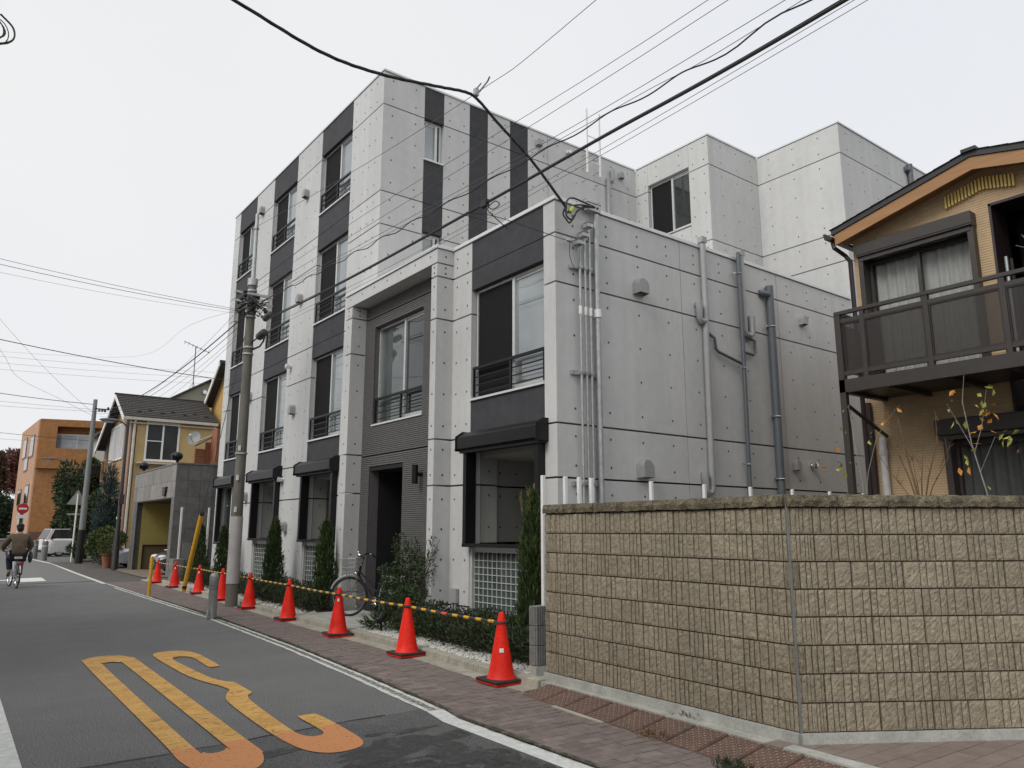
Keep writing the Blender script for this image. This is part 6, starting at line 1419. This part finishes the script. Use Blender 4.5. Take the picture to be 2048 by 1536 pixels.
# ------------------------------------------------------------------ orange tiled building at the bend
OB = thing('orange_building', 'orange-brown tiled three-storey building at the bend of the road', 'building', (6.4, 70, 0))
M_ob = mat('orange_tile_wall', (.25, .108, .034), rough=.85, col2=(.32, .148, .052), scale=2.5, detail=8, speck=(6, .12)); M_ol = mat('salmon_tile_wall', (.46, .27, .17), rough=.85, var=.08, scale=2)
ang = math.atan2(-1.25, 4.1)
def ob(u0, u1, w0, w1, z0, z1, name, m, parent=OB):        # u along the wall facing us, w back from it
    b = MB(); p = []
    for z in (z0, z1):
        for u, w in ((u0, w0), (u1, w0), (u1, w1), (u0, w1)): p.append((6.4 + u * math.cos(ang) - w * .018, 69.8 + u * math.sin(ang) + w * math.cos(ang), z))
    b.hexa(p); return b.build(name, m, parent=parent)
ob(0.05, 9, 0.35, 12, 0, 6.35, 'lower_wall', M_ob); ob(0, 9.3, .0, 12, 6.36, 7.95, 'parapet_wall', M_ob); ob(0, 1.2, 0, 12, 7.95, 9.7, 'upper_wall', M_ob); ob(5.2, 9.3, .0, 12, 7.95, 9.7, 'upper_wall', M_ob); ob(0, 9.3, 0, 12, 9.7, 10.25, 'roof_band', M_ob)
ob(1.2, 5.2, 1.2, 1.3, 7.95, 9.7, 'recess_wall', M_ob)
wf = ob(1.15, 4.4, 1.10, 1.19, 7.9, 9.2, 'window', M_white); ob(1.25, 2.75, 1.05, 1.10, 7.95, 9.1, 'pane', glass('pale_reflecting_glass', (.30, .33, .36), ior=1.7, scale=.9), wf); ob(2.85, 4.3, 1.05, 1.10, 7.95, 9.1, 'pane', M_glass, wf)
ob(2.6, 3.3, .30, .35, 3.6, 4.6, 'window', M_white); ob(.02, 3.0, .2, .33, 0, 1.45, 'plinth', mat('brown_plinth', (.12, .055, .035), rough=.9))
ob(-.06, 0.045, 0.4, 12, 0, 10.25, 'side_wall', M_ol)
for w0, z0, z1 in ((2, 7.4, 9.2), (7.0, 7.6, 9.4), (2, 3.6, 5.2), (7, 3.6, 5.0), (4.8, 6.4, 7.6), (3.6, 1.8, 3.2)):
    f = ob(-.10, -.065, w0, w0 + 2.4, z0, z1, 'window', M_brownd); ob(-.12, -.101, w0 + .15, w0 + 2.25, z0 + .12, z1 - .12, 'pane', M_glassd, f)
# ------------------------------------------------------------------ street lamps, second pole, signs, small posts
def street_lamp(label, x, y, h, ax, hl):
    t = thing('street_lamp', label, 'street lamp', (x, y, 0), 'street lamps with curved arms')
    m = mat('dark_lamp_post', (.05, .045, .045), rough=.6, var=.2, scale=3); b = MB(); b.tube([(x, y, 0), (x, y, 1.2), (x, y, h + .3)], [.10, .075, .06], 10); b.build('post', m, parent=t, smooth=True)
    b = MB(); pts = [(x, y, h - .6), (x, y, h - .15), (x + ax * .12, y, h + .05), (x + ax * .35, y, h + .14), (x + ax * .62, y, h + .2)]; b.tube(pts, .032, 8); b.build('arm', m, parent=t, smooth=True)
    b = MB(); b.ball((x + ax * .62 + hl * .5, y, h + .22), (abs(hl) * .52, .12, .085), 12, 7); b.build('lamp_head', mat('lamp_housing', (.10, .10, .11), rough=.5), parent=t, smooth=True)
    b = MB(); b.ball((x + ax * .62 + hl * .55, y, h + .16), (abs(hl) * .33, .09, .06), 10, 6); b.build('diffuser', mat('lamp_diffuser', (.45, .45, .43), rough=.3), parent=t, smooth=True)
    b = MB(); b.box(x - .09, x + .09, y - .2, y - .08, 2.6, 3.0); b.build('control_box', m, parent=t)
street_lamp('tall dark street lamp at the corner of the yellow house', 6.19, 34.2, 5.75, -.5, -.75)
street_lamp('farther street lamp in front of the orange building', 7.45, 61.6, 6.25, -1.0, -.9)
t = thing('utility_pole', 'distant grey steel utility pole between hedge and yellow house', 'utility pole', (6.1, 42.4, 0)); b = MB(); b.tube([(6.1, 42.4, 0), (6.1, 42.4, 8.0)], [.155, .095], 12); b.build('shaft', mat('blue_grey_pole', (.20, .215, .22), rough=.6, var=.1), parent=t, smooth=True)
b = MB(); b.tube([(6.1, 42.4, 0), (6.1, 42.4, 1.6)], [.17, .158], 12); b.build('base_wrap', M_blackm, parent=t); b = MB(); b.box(6.1, 6.75, 42.3, 42.36, 7.5, 7.56)
for k in range(5): b.ball((6.3 + k * .13, 42.33, 7.52 + random.uniform(-.1, .1)), .06, 7, 5)
b.build('cable_gear', M_wire, parent=t)
t = thing('road_sign', 'back of a triangular road sign on a white post', 'road sign', (6.08, 44.6, 0)); b = MB(); b.tube([(6.08, 44.6, 0), (6.08, 44.6, 3.4)], .038, 8); b.build('post', M_white, parent=t)
b = MB(); b.prism([(5.62, 2.86), (6.54, 2.86), (6.08, 3.62)], 44.66, 44.68, 'y'); b.build('sign_back', mat('sign_back_grey', (.30, .31, .33), rough=.5), parent=t); b = MB(); b.box(5.70, 6.5, 44.66, 44.68, 2.34, 2.42); b.build('sign_bracket', M_steel, parent=t)
t = thing('no_entry_sign', 'round red no-entry sign with white bar on a white post', 'road sign', (4.9, 60, 0)); b = MB(); b.tube([(4.9, 60, 0), (4.9, 60, 3.3)], .04, 8); b.build('post', M_white, parent=t)
b = MB(); b.tube([(5.05, 59.93, 2.98), (5.05, 59.90, 2.98)], .34, 24); b.build('disc', mat('sign_red', (.50, .02, .03), rough=.4), parent=t); b = MB(); b.box(4.82, 5.28, 59.88, 59.897, 2.92, 3.04); b.build('bar', M_white, parent=t); b = MB(); b.box(4.75, 5.35, 59.90, 59.93, 2.36, 2.58); b.build('plate', M_white, parent=t)
t = thing('garden_lamp', 'black garden lamp post with white globe beside the silver car', 'lamp post', (6.34, 35.0, 0)); b = MB(); b.tube([(6.34, 35, 0), (6.34, 35, 1.3), (6.34, 35, 1.4), (6.34, 35, 1.95)], [.14, .13, .10, .075], 12); b.build('post', M_black, parent=t, smooth=True); b = MB(); b.ball((6.34, 35, 2.06), .105, 12, 9); b.build('globe', M_white, parent=t, smooth=True)
for (x, y, lab) in ((5.15, 51.4, 'grey concrete bollard, left of the two by the white van'), (5.22, 47.7, 'grey concrete bollard, right of the two by the white van'), (4.95, 62, 'pale bollard farther up the road by the orange building')):
    t = thing('bollard', lab, 'bollard', (x, y, 0)); b = MB(); b.lathe([(.15, 0), (.15, .95), (.12, 1.02), (0, 1.03)], 12, (x, y, 0), caps=False); b.build('body', mat('bollard_grey', (.17, .17, .16), rough=.9, var=.2), parent=t, smooth=True)
    b = MB(); b.lathe([(.152, .72), (.152, .8)], 12, (x, y, 0), caps=False); b.build('band', M_cement, parent=t)
t = thing('terracotta_planter', 'terracotta planter at the foot of the hedge by the globe lamp', 'planter', (6.3, 36.4, 0)); b = MB(); b.lathe([(.16, 0), (.24, .55), (.27, .56), (.27, .62), (.2, .62)], 14, (6.3, 36.4, 0)); b.build('pot', M_terra, parent=t, smooth=True); P, D = blobs([(6.3, 36.4, .95, .45, .5, .45)], 900); foliage('foliage', P, D, .12, .05, M_mid, t)

# ------------------------------------------------------------------ cars
M_rubt = mat('car_tyre', (.02, .02, .02), rough=.9); M_cglass = glass('car_glass', (.02, .022, .025), ior=1.7)
def car(label, loc, heading, paint, L=4.2, Wd=1.7, Ht=1.5, hatch=True, wagon=False):
    t = thing('car', label, 'car', loc, rot=1e-9); t.rotation_euler = (0, 0, heading)
    Q = lambda b, n, m, p=t: b.build(n, m, parent=p, world=False, smooth=True)
    h = L / 2; hw = Wd / 2; bh = Ht * .60
    def loft(secs):                      # (x, halfwidth, z0, z1)
        b = MB(); k = 8
        for x, w, z0, z1 in secs: r = .10; b.v += [(x, -w + .05, z0), (x, -w, z0 + .12), (x, -w, z1 - r), (x, -w + r, z1), (x, w - r, z1), (x, w, z1 - r), (x, w, z0 + .12), (x, w - .05, z0)]
        n = len(secs); b.f = [(i*k + j, (i+1)*k + j, (i+1)*k + (j+1) % k, i*k + (j+1) % k) for i in range(n - 1) for j in range(k)] + [tuple(range(k)), tuple(range(n*k - 1, (n-1)*k - 1, -1))]; b.m = [0] * len(b.f); return b
    Q(loft([(-h, hw * .86, .32, bh * .98), (-h + .12, hw * .95, .22, bh * 1.06), (-h + .6, hw, .2, bh * 1.08), (.3, hw, .2, bh * 1.05), (h * .48, hw, .2, bh), (h - .35, hw * .95, .2, bh * .86), (h - .08, hw * .86, .24, bh * .72), (h, hw * .76, .32, bh * .6)]), 'body', paint)
    xr0, xr1 = (-h + .05, -h + .35) if wagon else (-h + .12, -h + .62)
    A = [(xr0, hw * .90, bh), (xr1, hw * .74, Ht - .02), (.35, hw * .74, Ht), (h * .48, hw * .88, bh * .97)]
    b = MB()
    for s in (-1, 1): b.v += [(x, s * w, z) for x, w, z in A]
    b.f = [(0, 1, 5, 4), (1, 2, 6, 5), (2, 3, 7, 6), (0, 1, 2, 3), (4, 5, 6, 7)]; b.m = [0] * 5; Q(b, 'cabin', paint)
    def lerp(a, c, k): return tuple(a[i] + (c[i] - a[i]) * k for i in range(3))
    b = MB()
    for s in (-1, 1):
        q = [(x, s * (w + .012), z) for x, w, z in A]; c = lerp(lerp(q[0], q[3], .5), lerp(q[1], q[2], .5), .5); q = [lerp(p, c, .14) for p in q]; b.add(q, [(0, 1, 2, 3)])
    Q(b, 'side_window', M_cglass)
    def pn(i, j, dx): q = [(A[i][0], -A[i][1], A[i][2]), (A[j][0], -A[j][1], A[j][2]), (A[j][0], A[j][1], A[j][2]), (A[i][0], A[i][1], A[i][2])]; c = [sum(p[k] for p in q) / 4 for k in range(3)]; return [(lerp(p, c, .1)[0] + dx, lerp(p, c, .1)[1], lerp(p, c, .1)[2] + .012) for p in q]
    b = MB(); b.add(pn(3, 2, .014), [(0, 1, 2, 3)]); Q(b, 'windscreen', M_cglass); b = MB(); b.add(pn(0, 1, -.014), [(0, 1, 2, 3)]); Q(b, 'rear_window', M_cglass)
    for x in (-h * .62, h * .62):
        for s in (-1, 1):
            b = MB(); b.torus((x, s * (hw - .09), .31), .235, .075, 'y', 22, 8); w = Q(b, 'wheel', M_rubt); b = MB(); b.tube([(x, s * (hw - .15), .31), (x, s * (hw - .015), .31)], .20, 16); Q(b, 'rim', M_bright, w)
    for s in (-1, 1):
        b = MB(); b.ball((h - .20, s * hw * .66, bh * .72), (.17, .20, .085), 10, 6); Q(b, 'headlight', mat('headlight', (.72, .74, .76), rough=.1, coat=.5))
        b = MB(); b.hexa([(-h - .03, s * hw * .52, bh * .86), (-h + .36, s * (hw * .98 + .01), bh * .95), (-h + .36, s * (hw * .98 + .01), bh * .98), (-h - .03, s * hw * .52, bh * .95), (-h - .02, s * hw * .6, bh * 1.02), (-h + .42, s * (hw * .98 + .01), bh * 1.06), (-h + .42, s * (hw * .97 + .01), bh * 1.08), (-h - .02, s * hw * .6, bh * 1.08)]); Q(b, 'tail_light', mat('tail_light', (.55, .012, .03), rough=.2))
    b = MB(); b.box(h - .06, h + .015, -hw * .42, hw * .42, bh * .46, bh * .62); Q(b, 'grille', M_black); b = MB(); b.box(h - .02, h + .022, -.17, .17, .36, .46); Q(b, 'number_plate', M_white); b = MB(); b.box(-h - .03, -h + .03, -.17, .17, .5, .6); Q(b, 'number_plate', M_white)
    b = MB(); b.box(-h - .02, -h + .1, -hw * .85, hw * .85, .28, .42); Q(b, 'bumper', M_blackm); b = MB(); b.box(h - .14, h + .01, -hw * .8, hw * .8, .22, .32); Q(b, 'bumper', M_blackm); return t
car('dark grey car parked inside the stone garage', (8.7, 29.9, .03), R(180), mat('dark_grey_paint', (.045, .05, .06), rough=.25, coat=.6), 4.1, 1.68, 1.42)
car('silver car parked beside the garage, half hidden by the globe lamp', (8.62, 36.9, .0), R(180), mat('silver_paint', (.52, .54, .58), rough=.25, metal=.3, coat=.6), 4.2, 1.7, 1.5)
car('white van-like car with red tail light by the hedge', (7.85, 55.4, .0), R(12), mat('white_paint', (.74, .75, .76), rough=.3, coat=.5), 4.3, 1.7, 1.68, wagon=True)
t = thing('sun_hat', 'white sun hat lying on the bonnet of the dark garage car', 'hat', (7.2, 29.5, .93)); b = MB(); b.lathe([(.30, .0), (.30, .012), (.15, .03), (.14, .12), (.08, .16), (0, .165)], 16, (7.2, 29.5, .88), caps=False); b.build('crown', M_curt, parent=t, smooth=True)

# ------------------------------------------------------------------ trees and hedges along the far side
def tree(name, label, cat, loc, cs, n, ln, wd, mats, w=None, trunk=(.12, 2.0), group=None, up=.3):
    t = thing(name, label, cat, loc, group); x, y, z = loc; b = MB(); b.tube([(x, y, -.02), (x + .05, y, trunk[1] * .5), (x, y + .05, trunk[1])], [trunk[0], trunk[0] * .75, trunk[0] * .5], 8)
    for c in cs[:7]: b.tube([(x, y + .05, trunk[1] * .7), ((x + c[0]) / 2, (y + c[1]) / 2, (trunk[1] * .8 + c[2]) / 2), (c[0], c[1], c[2] + c[5] * .3)], [trunk[0] * .5, trunk[0] * .3, trunk[0] * .1], 6)
    b.build('trunk', M_bark, parent=t); P, D = blobs(cs, n); D = D * .7 + np.array([0, 0, up]) + rng.normal(size=D.shape) * .5; foliage('crown', P, D, ln, wd, mats, t, w); return t
def clump(cx, cy, cz, rx, ry, rz_, k, s=.45):
    out = []
    for i in range(k):
        d = np.array([random.gauss(0, 1) for _ in range(3)]); d /= np.linalg.norm(d); q = random.random() ** .5 * .75; f = random.uniform(.7, 1.2) * s
        out.append((cx + d[0]*rx*q, cy + d[1]*ry*q, cz + d[2]*rz_*q, rx*f, ry*f, rz_*f))
    return out
tree('conifer', 'tall blue-green conifer beside the grey steel pole', 'conifer', (6.75, 40.0, 0), [(6.75, 40.0, .9, .75, .8, .9), (6.75, 40, 2.0, .62, .7, .9), (6.72, 40, 3.1, .45, .5, .8), (6.7, 40, 3.9, .28, .3, .7), (6.95, 40.3, 1.6, .6, .6, .8)], 7000, .26, .035, [M_blue, M_glossy], [.8, .2], (.12, 4.0), up=1.0)
tree('garden_shrub', 'yellow-green garden shrub below the blue-green conifer', 'shrub', (6.35, 37.4, 0), clump(6.4, 37.6, 1.1, .75, 1.0, .75, 7), 4200, .13, .06, [M_mid, M_bush, M_ygreen], [.6, .36, .04], (.06, .9))
tree('garden_hedge', 'low dark bushes along the footway behind the triangular sign', 'hedge', (6.5, 46.5, 0), clump(6.5, 46, .55, .5, 3.5, .5, 12, .35), 5500, .15, .06, [M_bush, M_glossy], [.5, .5], (.05, .5))
tree('evergreen_tree', 'big dark evergreen tree covering the orange building behind the street lamp', 'tree', (7.75, 58, 0), clump(7.75, 58, 3.2, 1.5, 2.2, 3.0, 16), 10000, .26, .11, [M_glossy, M_bush, M_mid], [.66, .28, .06], (.22, 2.4))
tree('evergreen_tree', 'ivy-dark shrub tree behind the triangular sign', 'tree', (7.35, 49.5, 0), clump(7.4, 49.5, 2.0, 1.0, 1.8, 1.9, 12), 8000, .2, .09, [M_glossy, M_mid, M_bush], [.6, .14, .26], (.15, 2.0))
tree('evergreen_tree', 'tall dark creeper-covered tree against the orange wall by the steel pole', 'tree', (7.6, 52, 0), clump(7.6, 52, 4.3, .85, 1.2, 1.5, 9), 5000, .2, .09, [M_glossy, M_mid, M_brownl], [.66, .2, .14], (.15, 4.0))
tree('broadleaf_tree', 'dark green tree mass at the far left edge', 'tree', (5.6, 88, 0), clump(5.5, 88, 2.7, 1.9, 3.0, 2.8, 16), 9000, .36, .16, [M_glossy, M_bush], [.7, .3], (.3, 3.4))
tree('maple_tree', 'dark red maple beside the orange building', 'tree', (7.4, 94, 0), clump(7.5, 94, 7.8, 1.3, 2.2, 2.4, 14), 7000, .36, .16, [M_red, M_brownl], [.8, .2], (.28, 6.5))
tree('bare_tree', 'brownish thinning autumn tree behind the green mass on the left', 'tree', (5.8, 99, 0), clump(5.8, 99, 7.6, 2.3, 3.0, 2.7, 18, .34), 6000, .4, .16, [M_brownl, M_red, M_mid], [.6, .25, .15], (.28, 7))
t = thing('stone_wall', 'low grey garden wall below the trees at the far left', 'wall', (3, 76, 0)); b = MB(); b.box(-9, 5.9, 76, 76.4, 0, .8); b.build('wall', M_greyblock, parent=t); b = MB(); b.box(-9.05, 5.95, 75.95, 76.45, .8, .9); b.build('coping', M_cement, parent=t)
# ------------------------------------------------------------------ overhead cables
def sagline(a, c, sag, n=24):
    a, c = Vector(a), Vector(c); return [a.lerp(c, k / n) - Vector((0, 0, sag * 4 * (k / n) * (1 - k / n))) for k in range(n + 1)]
def wire(name, label, pts, r, m=None, group=None, n=6):
    b = MB(); b.tube(pts, r, n); return tag(b.build(name, m or M_wire, smooth=True), label, 'cable', group)
def through(pts):                         # smooth polyline through measured points
    pts = [np.array(p, float) for p in pts]; P = [2 * pts[0] - pts[1]] + pts + [2 * pts[-1] - pts[-2]]; out = []
    for i in range(1, len(P) - 2):
        for t in np.linspace(0, 1, 8, endpoint=False): out.append(tuple(.5 * (2*P[i] + (P[i+1]-P[i-1])*t + (2*P[i-1]-5*P[i]+4*P[i+1]-P[i+2])*t*t + (3*P[i]-P[i-1]-3*P[i+1]+P[i+2])*t**3)))
    out.append(tuple(pts[-1])); return out
X = 5.27
# along the street from the pole over the low block
wire('trunk_cable', 'thick black trunk cable along the street from the splice closure', through([(X, 15.5, 5.95), (X, 11.7, 5.78), (X, 7.5, 5.70), (X, 5.36, 5.68), (X, 2.6, 5.65), (X, -4, 5.85), (X, -14, 6.9)]), .0155)
wire('trunk_cable', 'slightly thinner cable lying on the thick trunk cable', through([(X + .03, 15.4, 6.0), (X + .02, 11.7, 5.82), (X + .02, 7.5, 5.735), (X + .02, 5.36, 5.715), (X + .02, 2.6, 5.69), (X, -4, 5.9), (X, -14, 6.95)]), .006, M_wire)
pt = through([(X - .05, 16.3, 6.42), (X - .05, 11.1, 6.13), (X - .05, 7.5, 5.95), (X - .05, 4.8, 5.84), (X - .05, 2.9, 5.80), (X - .05, -4, 6.1), (X - .05, -14, 7.0)])
wire('twisted_cable', 'wavy lashed telephone cable above the thick trunk cable', [(p[0] + .012 * math.cos(p[1] * 7), p[1], p[2] + .026 * math.sin(p[1] * 6.3)) for p in through(pt[::3])], .0075)
wire('messenger_wire', 'straight messenger wire above the wavy telephone cable', [(p[0], p[1], p[2] + .03) for p in pt], .0032, M_thin)
for i, (za, zb, zc, zd, lab) in enumerate(((6.86, 6.76, 6.44, 6.55, 'upper of the pair of thin wires between pole and top right of the sky'), (6.76, 6.52, 6.31, 6.4, 'lower of the pair of thin wires between pole and top right of the sky'), (6.62, 6.25, 5.97, 6.1, 'single thin wire between the wire pair and the wavy cable'))):
    wire('thin_wire', lab, through([(X + .04 * i, 16.5, za), (X, 10.8, zb), (X, 3.7, zc), (X, -6, zd), (X, -14, 7.2)]), .0034, M_thin)
wire('thin_wire', 'first thin wire just below the thick trunk cable', through([(X + .1, 15.9, 5.86), (X + .06, 9, 5.60), (X, 2.5, 5.61), (X, -6, 6.0), (X, -14, 6.8)]), .0028, M_thin)
wire('thin_wire', 'second lowest thin wire below the thick trunk cable', through([(X + .14, 15.9, 5.80), (X + .1, 9, 5.56), (X + .05, 2.45, 5.585), (X, -6, 5.95), (X, -14, 6.75)]), .0028, M_thin)
wire('high_wire', 'highest thin wire along the street, carrying the cable clamp over the roof', through([(X, 16.6, 8.4), (X, 11.6, 7.76), (X, 7.72, 7.38), (X, 5.4, 7.36), (X, -4, 7.9), (X, -14, 8.8)]), .0042, M_thin)
# service drop across the street to the corner bracket
sv = through([(-7.5, 7.9, 9.6), (-3, 7.8, 8.5), (.5, 7.74, 7.62), (2.03, 7.72, 7.29), (3.06, 7.72, 7.08), (3.84, 7.72, 7.10), (4.63, 7.72, 7.24), (5.10, 7.72, 7.33), (5.30, 7.71, 7.28), (5.62, 7.68, 7.03), (6.15, 7.63, 6.64), (6.74, 7.58, 6.08)])
b = MB(); b.tube(sv, .019, 8)
for ph in (0, 2.1, 4.2): b.tube([(p[0], p[1] + .013 * math.cos(k * .9 + ph), p[2] + .013 * math.sin(k * .9 + ph)) for k, p in enumerate(sv)], .010, 5)
tag(b.build('service_cable', M_wire, smooth=True), 'heavy twisted service cable crossing the sky to the corner of the low block', 'cable')
t = thing('cable_clamp', 'metal clamp hanging the heavy cable on the highest wire', 'clamp', (5.27, 7.72, 7.38)); b = MB(); b.box(5.24, 5.30, 7.69, 7.75, 7.34, 7.44); b.tube([(5.27, 7.72, 7.44), (5.27, 7.60, 7.47)], .01, 5); b.tube([(5.27, 7.66, 7.36), (5.32, 7.52, 7.48), (5.30, 7.45, 7.5)], .012, 5); b.build('clamp_body', M_steel, parent=t)
t = thing('cable_termination', 'loop of black leads with yellow-green tape at the corner bracket', 'cable end', (6.8, 7.6, 6.0))
b = MB()
for pts in ([(6.74, 7.58, 6.08), (6.72, 7.58, 6.02), (6.78, 7.6, 6.20), (6.92, 7.63, 6.29), (7.2, 7.68, 6.31), (7.40, 7.70, 6.31)], [(6.74, 7.58, 6.06), (6.73, 7.56, 5.94), (6.86, 7.58, 5.93), (7.0, 7.62, 6.12), (7.25, 7.68, 6.28), (7.42, 7.70, 6.30)], [(6.73, 7.58, 6.1), (6.70, 7.6, 5.98), (6.74, 7.58, 5.90), (6.80, 7.57, 5.86), (6.92, 7.6, 6.02), (7.08, 7.64, 6.17), (7.35, 7.69, 6.30)], [(6.76, 7.58, 6.0), (6.88, 7.6, 6.14), (7.05, 7.63, 6.22), (7.38, 7.69, 6.30)]): b.tube(through(pts), .013, 6)
b.build('leads', M_wire, parent=t, smooth=True); b = MB(); b.tube([(6.80, 7.57, 6.02), (6.87, 7.585, 6.11)], .030, 8); b.build('tape', mat('yellow_green_tape', (.42, .46, .04), rough=.5), parent=t)
t = thing('telephone_drop', 'thin telephone drop wire looping to the small conduit head', 'cable', (7.0, 7.7, 5.7)); b = MB(); b.tube(through([(X - .02, 7.9, 5.72), (5.6, 7.78, 5.72), (6.2, 7.72, 5.68), (6.72, 7.72, 5.66), (6.95, 7.74, 5.68), (7.02, 7.78, 5.74)]), .005, 5)
b.tube(through([(6.93, 7.72, 5.66), (6.92, 7.72, 5.45), (7.0, 7.72, 5.28), (7.10, 7.73, 5.32), (7.14, 7.74, 5.66)]), .005, 5); b.build('drop_wire', M_wire, parent=t, smooth=True); b = MB(); b.ball((6.94, 7.74, 5.68), (.06, .03, .035), 8, 6); b.build('anchor', M_steel, parent=t, smooth=True)
t = thing('wire_hook', 'hanging hook and loop under the thick cable before the dark stripe', 'hook', (X, 7.5, 5.65)); b = MB(); b.box(X - .03, X + .03, 7.44, 7.56, 5.66, 5.75); b.tube(through([(X, 7.45, 5.66), (X + .02, 7.35, 5.58), (X + .03, 7.22, 5.60), (X, 7.28, 5.66), (X - .02, 7.40, 5.60), (X, 7.34, 5.5), (X + .3, 7.4, 5.4)]), .007, 5); b.build('hook_body', M_wire, parent=t)
# from the pole across the street to the left
def left(y, a, c, lab, r=.005, sag=.12, m=None): wire('cross_wire', lab, sagline(a, c, sag), r, m or M_thin)
left(15, (5.2, 16.5, 6.36), (-7.0, 13.7, 6.75), 'upper wire from the concrete pole to the left edge of the sky', .0042, .30)
left(15, (5.2, 16.5, 6.33), (-7.0, 13.4, 6.5), 'middle wire from the concrete pole to the left edge of the sky', .005, .32)
left(15, (5.2, 16.5, 6.28), (-7.0, 13.9, 6.5), 'faint lowest wire from the concrete pole to the left edge of the sky', .0025, .38)
# from the concrete pole down the street to the steel pole
for i, (dz, r, lab) in enumerate(((0, .014, 'thick bundle between the concrete pole and the distant steel pole'), (-.2, .007, 'second cable under the bundle between the two poles'), (-.42, .0038, 'third cable under the bundle between the two poles'), (.1, .0038, 'thin cable above the bundle between the two poles'), (-.62, .0038, 'lowest cable under the bundle between the two poles'))):
    wire('span_cable', lab, sagline((X - .1 - .05 * i, 16.6, 6.3 + dz), (6.1 + .1 * i, 42.4, 7.4 + dz * .5), .55 + .04 * i), r, M_wire if r > .006 else M_thin)
wire('cross_cable', 'thick sagging cable crossing from the left edge behind the concrete building', sagline((-7, 30, 9.2), (12, 30, 7.35), .55), .014)
for k, (za, zb) in enumerate(((10.66, 11.22), (10.34, 10.85), (10.03, 10.48))): wire('cross_wire', ['uppermost of three level wires above the yellow house', 'middle of three level wires above the yellow house', 'lowest of three level wires above the yellow house'][k], sagline((-8, 46, za - .35), (22, 46, zb + .45), .5), .006, M_thin)
wire('cross_cable', 'cable from the left edge down to the distant steel pole', sagline((-9, 42.4, 9.6), (6.1, 42.4, 7.75), .45), .015)
wire('cross_wire', 'thin cable below it reaching the distant steel pole', sagline((-9, 42.4, 8.3), (6.1, 42.4, 7.5), .25), .0065, M_thin); wire('cross_wire', 'lowest thin cable reaching the distant steel pole', sagline((-9, 42.4, 7.9), (6.1, 42.4, 7.4), .3), .0065, M_thin)
wire('cross_wire', 'upper wire passing in front of the orange building', sagline((-8, 60, 8.9), (11, 60, 7.7), .3), .014); wire('cross_wire', 'lower wire passing in front of the orange building', sagline((-8, 60, 7.75), (12, 60, 7.55), .15), .008, M_thin)
wire('cross_wire', 'faint wire with a ring, rising to the concrete pole', through([(-4, 35, 8.3), (1.56, 35, 8.42), (6.32, 34.5, 8.80), (6.0, 25, 8.0), (X, 16.8, 6.55)]), .0035, M_thin)
wire('cross_wire', 'steep wire at the far left running down to the steel pole', sagline((-2.5, 42.4, 16.8), (6.2, 42.4, 7.2), .7), .0065, M_thin)
wire('cross_wire', 'second steep wire at the far left with a small clamp', through([(-1.5, 42.4, 14.6), (1.87, 42.4, 10.0), (2.72, 42.4, 8.75), (4.5, 42.4, 7.9), (6.2, 42.4, 7.1)]), .0065, M_thin)
# coil of slack cable hung from a line at the top left
t = thing('cable_coil', 'coil of slack black cable at the top left edge of the sky', 'cable coil', (-.1, 8, 6.2)); b = MB(); c = Vector((-.04, 8.0, 6.22))
for k in range(9):
    w, h, o = random.uniform(.09, .16), random.uniform(.10, .17), Vector((random.uniform(-.10, .07), random.uniform(-.04, .04), random.uniform(-.04, .04))); a0 = random.uniform(-.8, .2)
    pts = []
    for q in range(19):
        t_ = 2 * math.pi * q / 18; u, v = w * math.cos(t_), h * math.sin(t_); pts.append(c + o + Vector((u * math.cos(a0) - v * math.sin(a0) * .5, .02 * math.sin(t_ * 2), u * math.sin(a0) + v)))
    b.tube(pts, .005, 5)
b.tube(through([(-.4, 8, 6.10), (-.1, 8, 6.03), (.04, 8, 6.06), (.14, 8, 6.14), (.13, 8, 6.26), (.02, 8, 6.36)]), .009, 6); b.build('loops', M_wire, parent=t, smooth=True)
b = MB(); b.tube(through([(-.1, 8, 6.36), (-2, 8, 6.9), (-7, 8, 8.2)]), .008, 5); b.build('hanger_line', M_wire, parent=t)
# ------------------------------------------------------------------ houses across the street: out of the frame, mirrored in the windows
def across(label, ya, yb, h, rh, col):
    t = thing('house', label, 'house', (-3.4, ya, 0)); m = mat('render_' + str(ya), col, rough=.9, var=.06, scale=2)
    b = MB(); b.box(-11, -3.4, ya, yb, 0, h); b.build('wall', m, parent=t)
    b = MB(); ym = (ya + yb) / 2; b.prism([(ya - .4, h - .05), (yb + .4, h - .05), (ym, h + rh)], -11.3, -3.0, 'x'); b.build('roof', M_slate, parent=t)
    for k in range(2):
        for z in (.9, 3.9):
            y0 = ya + 1.1 + k * (yb - ya - 3.6); b = MB(); b.box(-3.4, -3.33, y0, y0 + 1.5, z, z + 1.3); w = b.build('window', M_white, parent=t); b = MB(); b.box(-3.33, -3.325, y0 + .08, y0 + 1.42, z + .08, z + 1.22); b.build('pane', M_glassd, parent=w)
across('cream gabled house across the street, mirrored in the portal window', 9.0, 16.5, 6.6, 1.5, (.52, .48, .40))
across('grey gabled house across the street, mirrored in the second-floor windows', 18.0, 25.5, 5.8, 1.3, (.36, .36, .36))
across('pale house across the street beside the camera, mirrored in the nearest window', 0.2, 7.4, 5.6, 1.3, (.46, .44, .42))
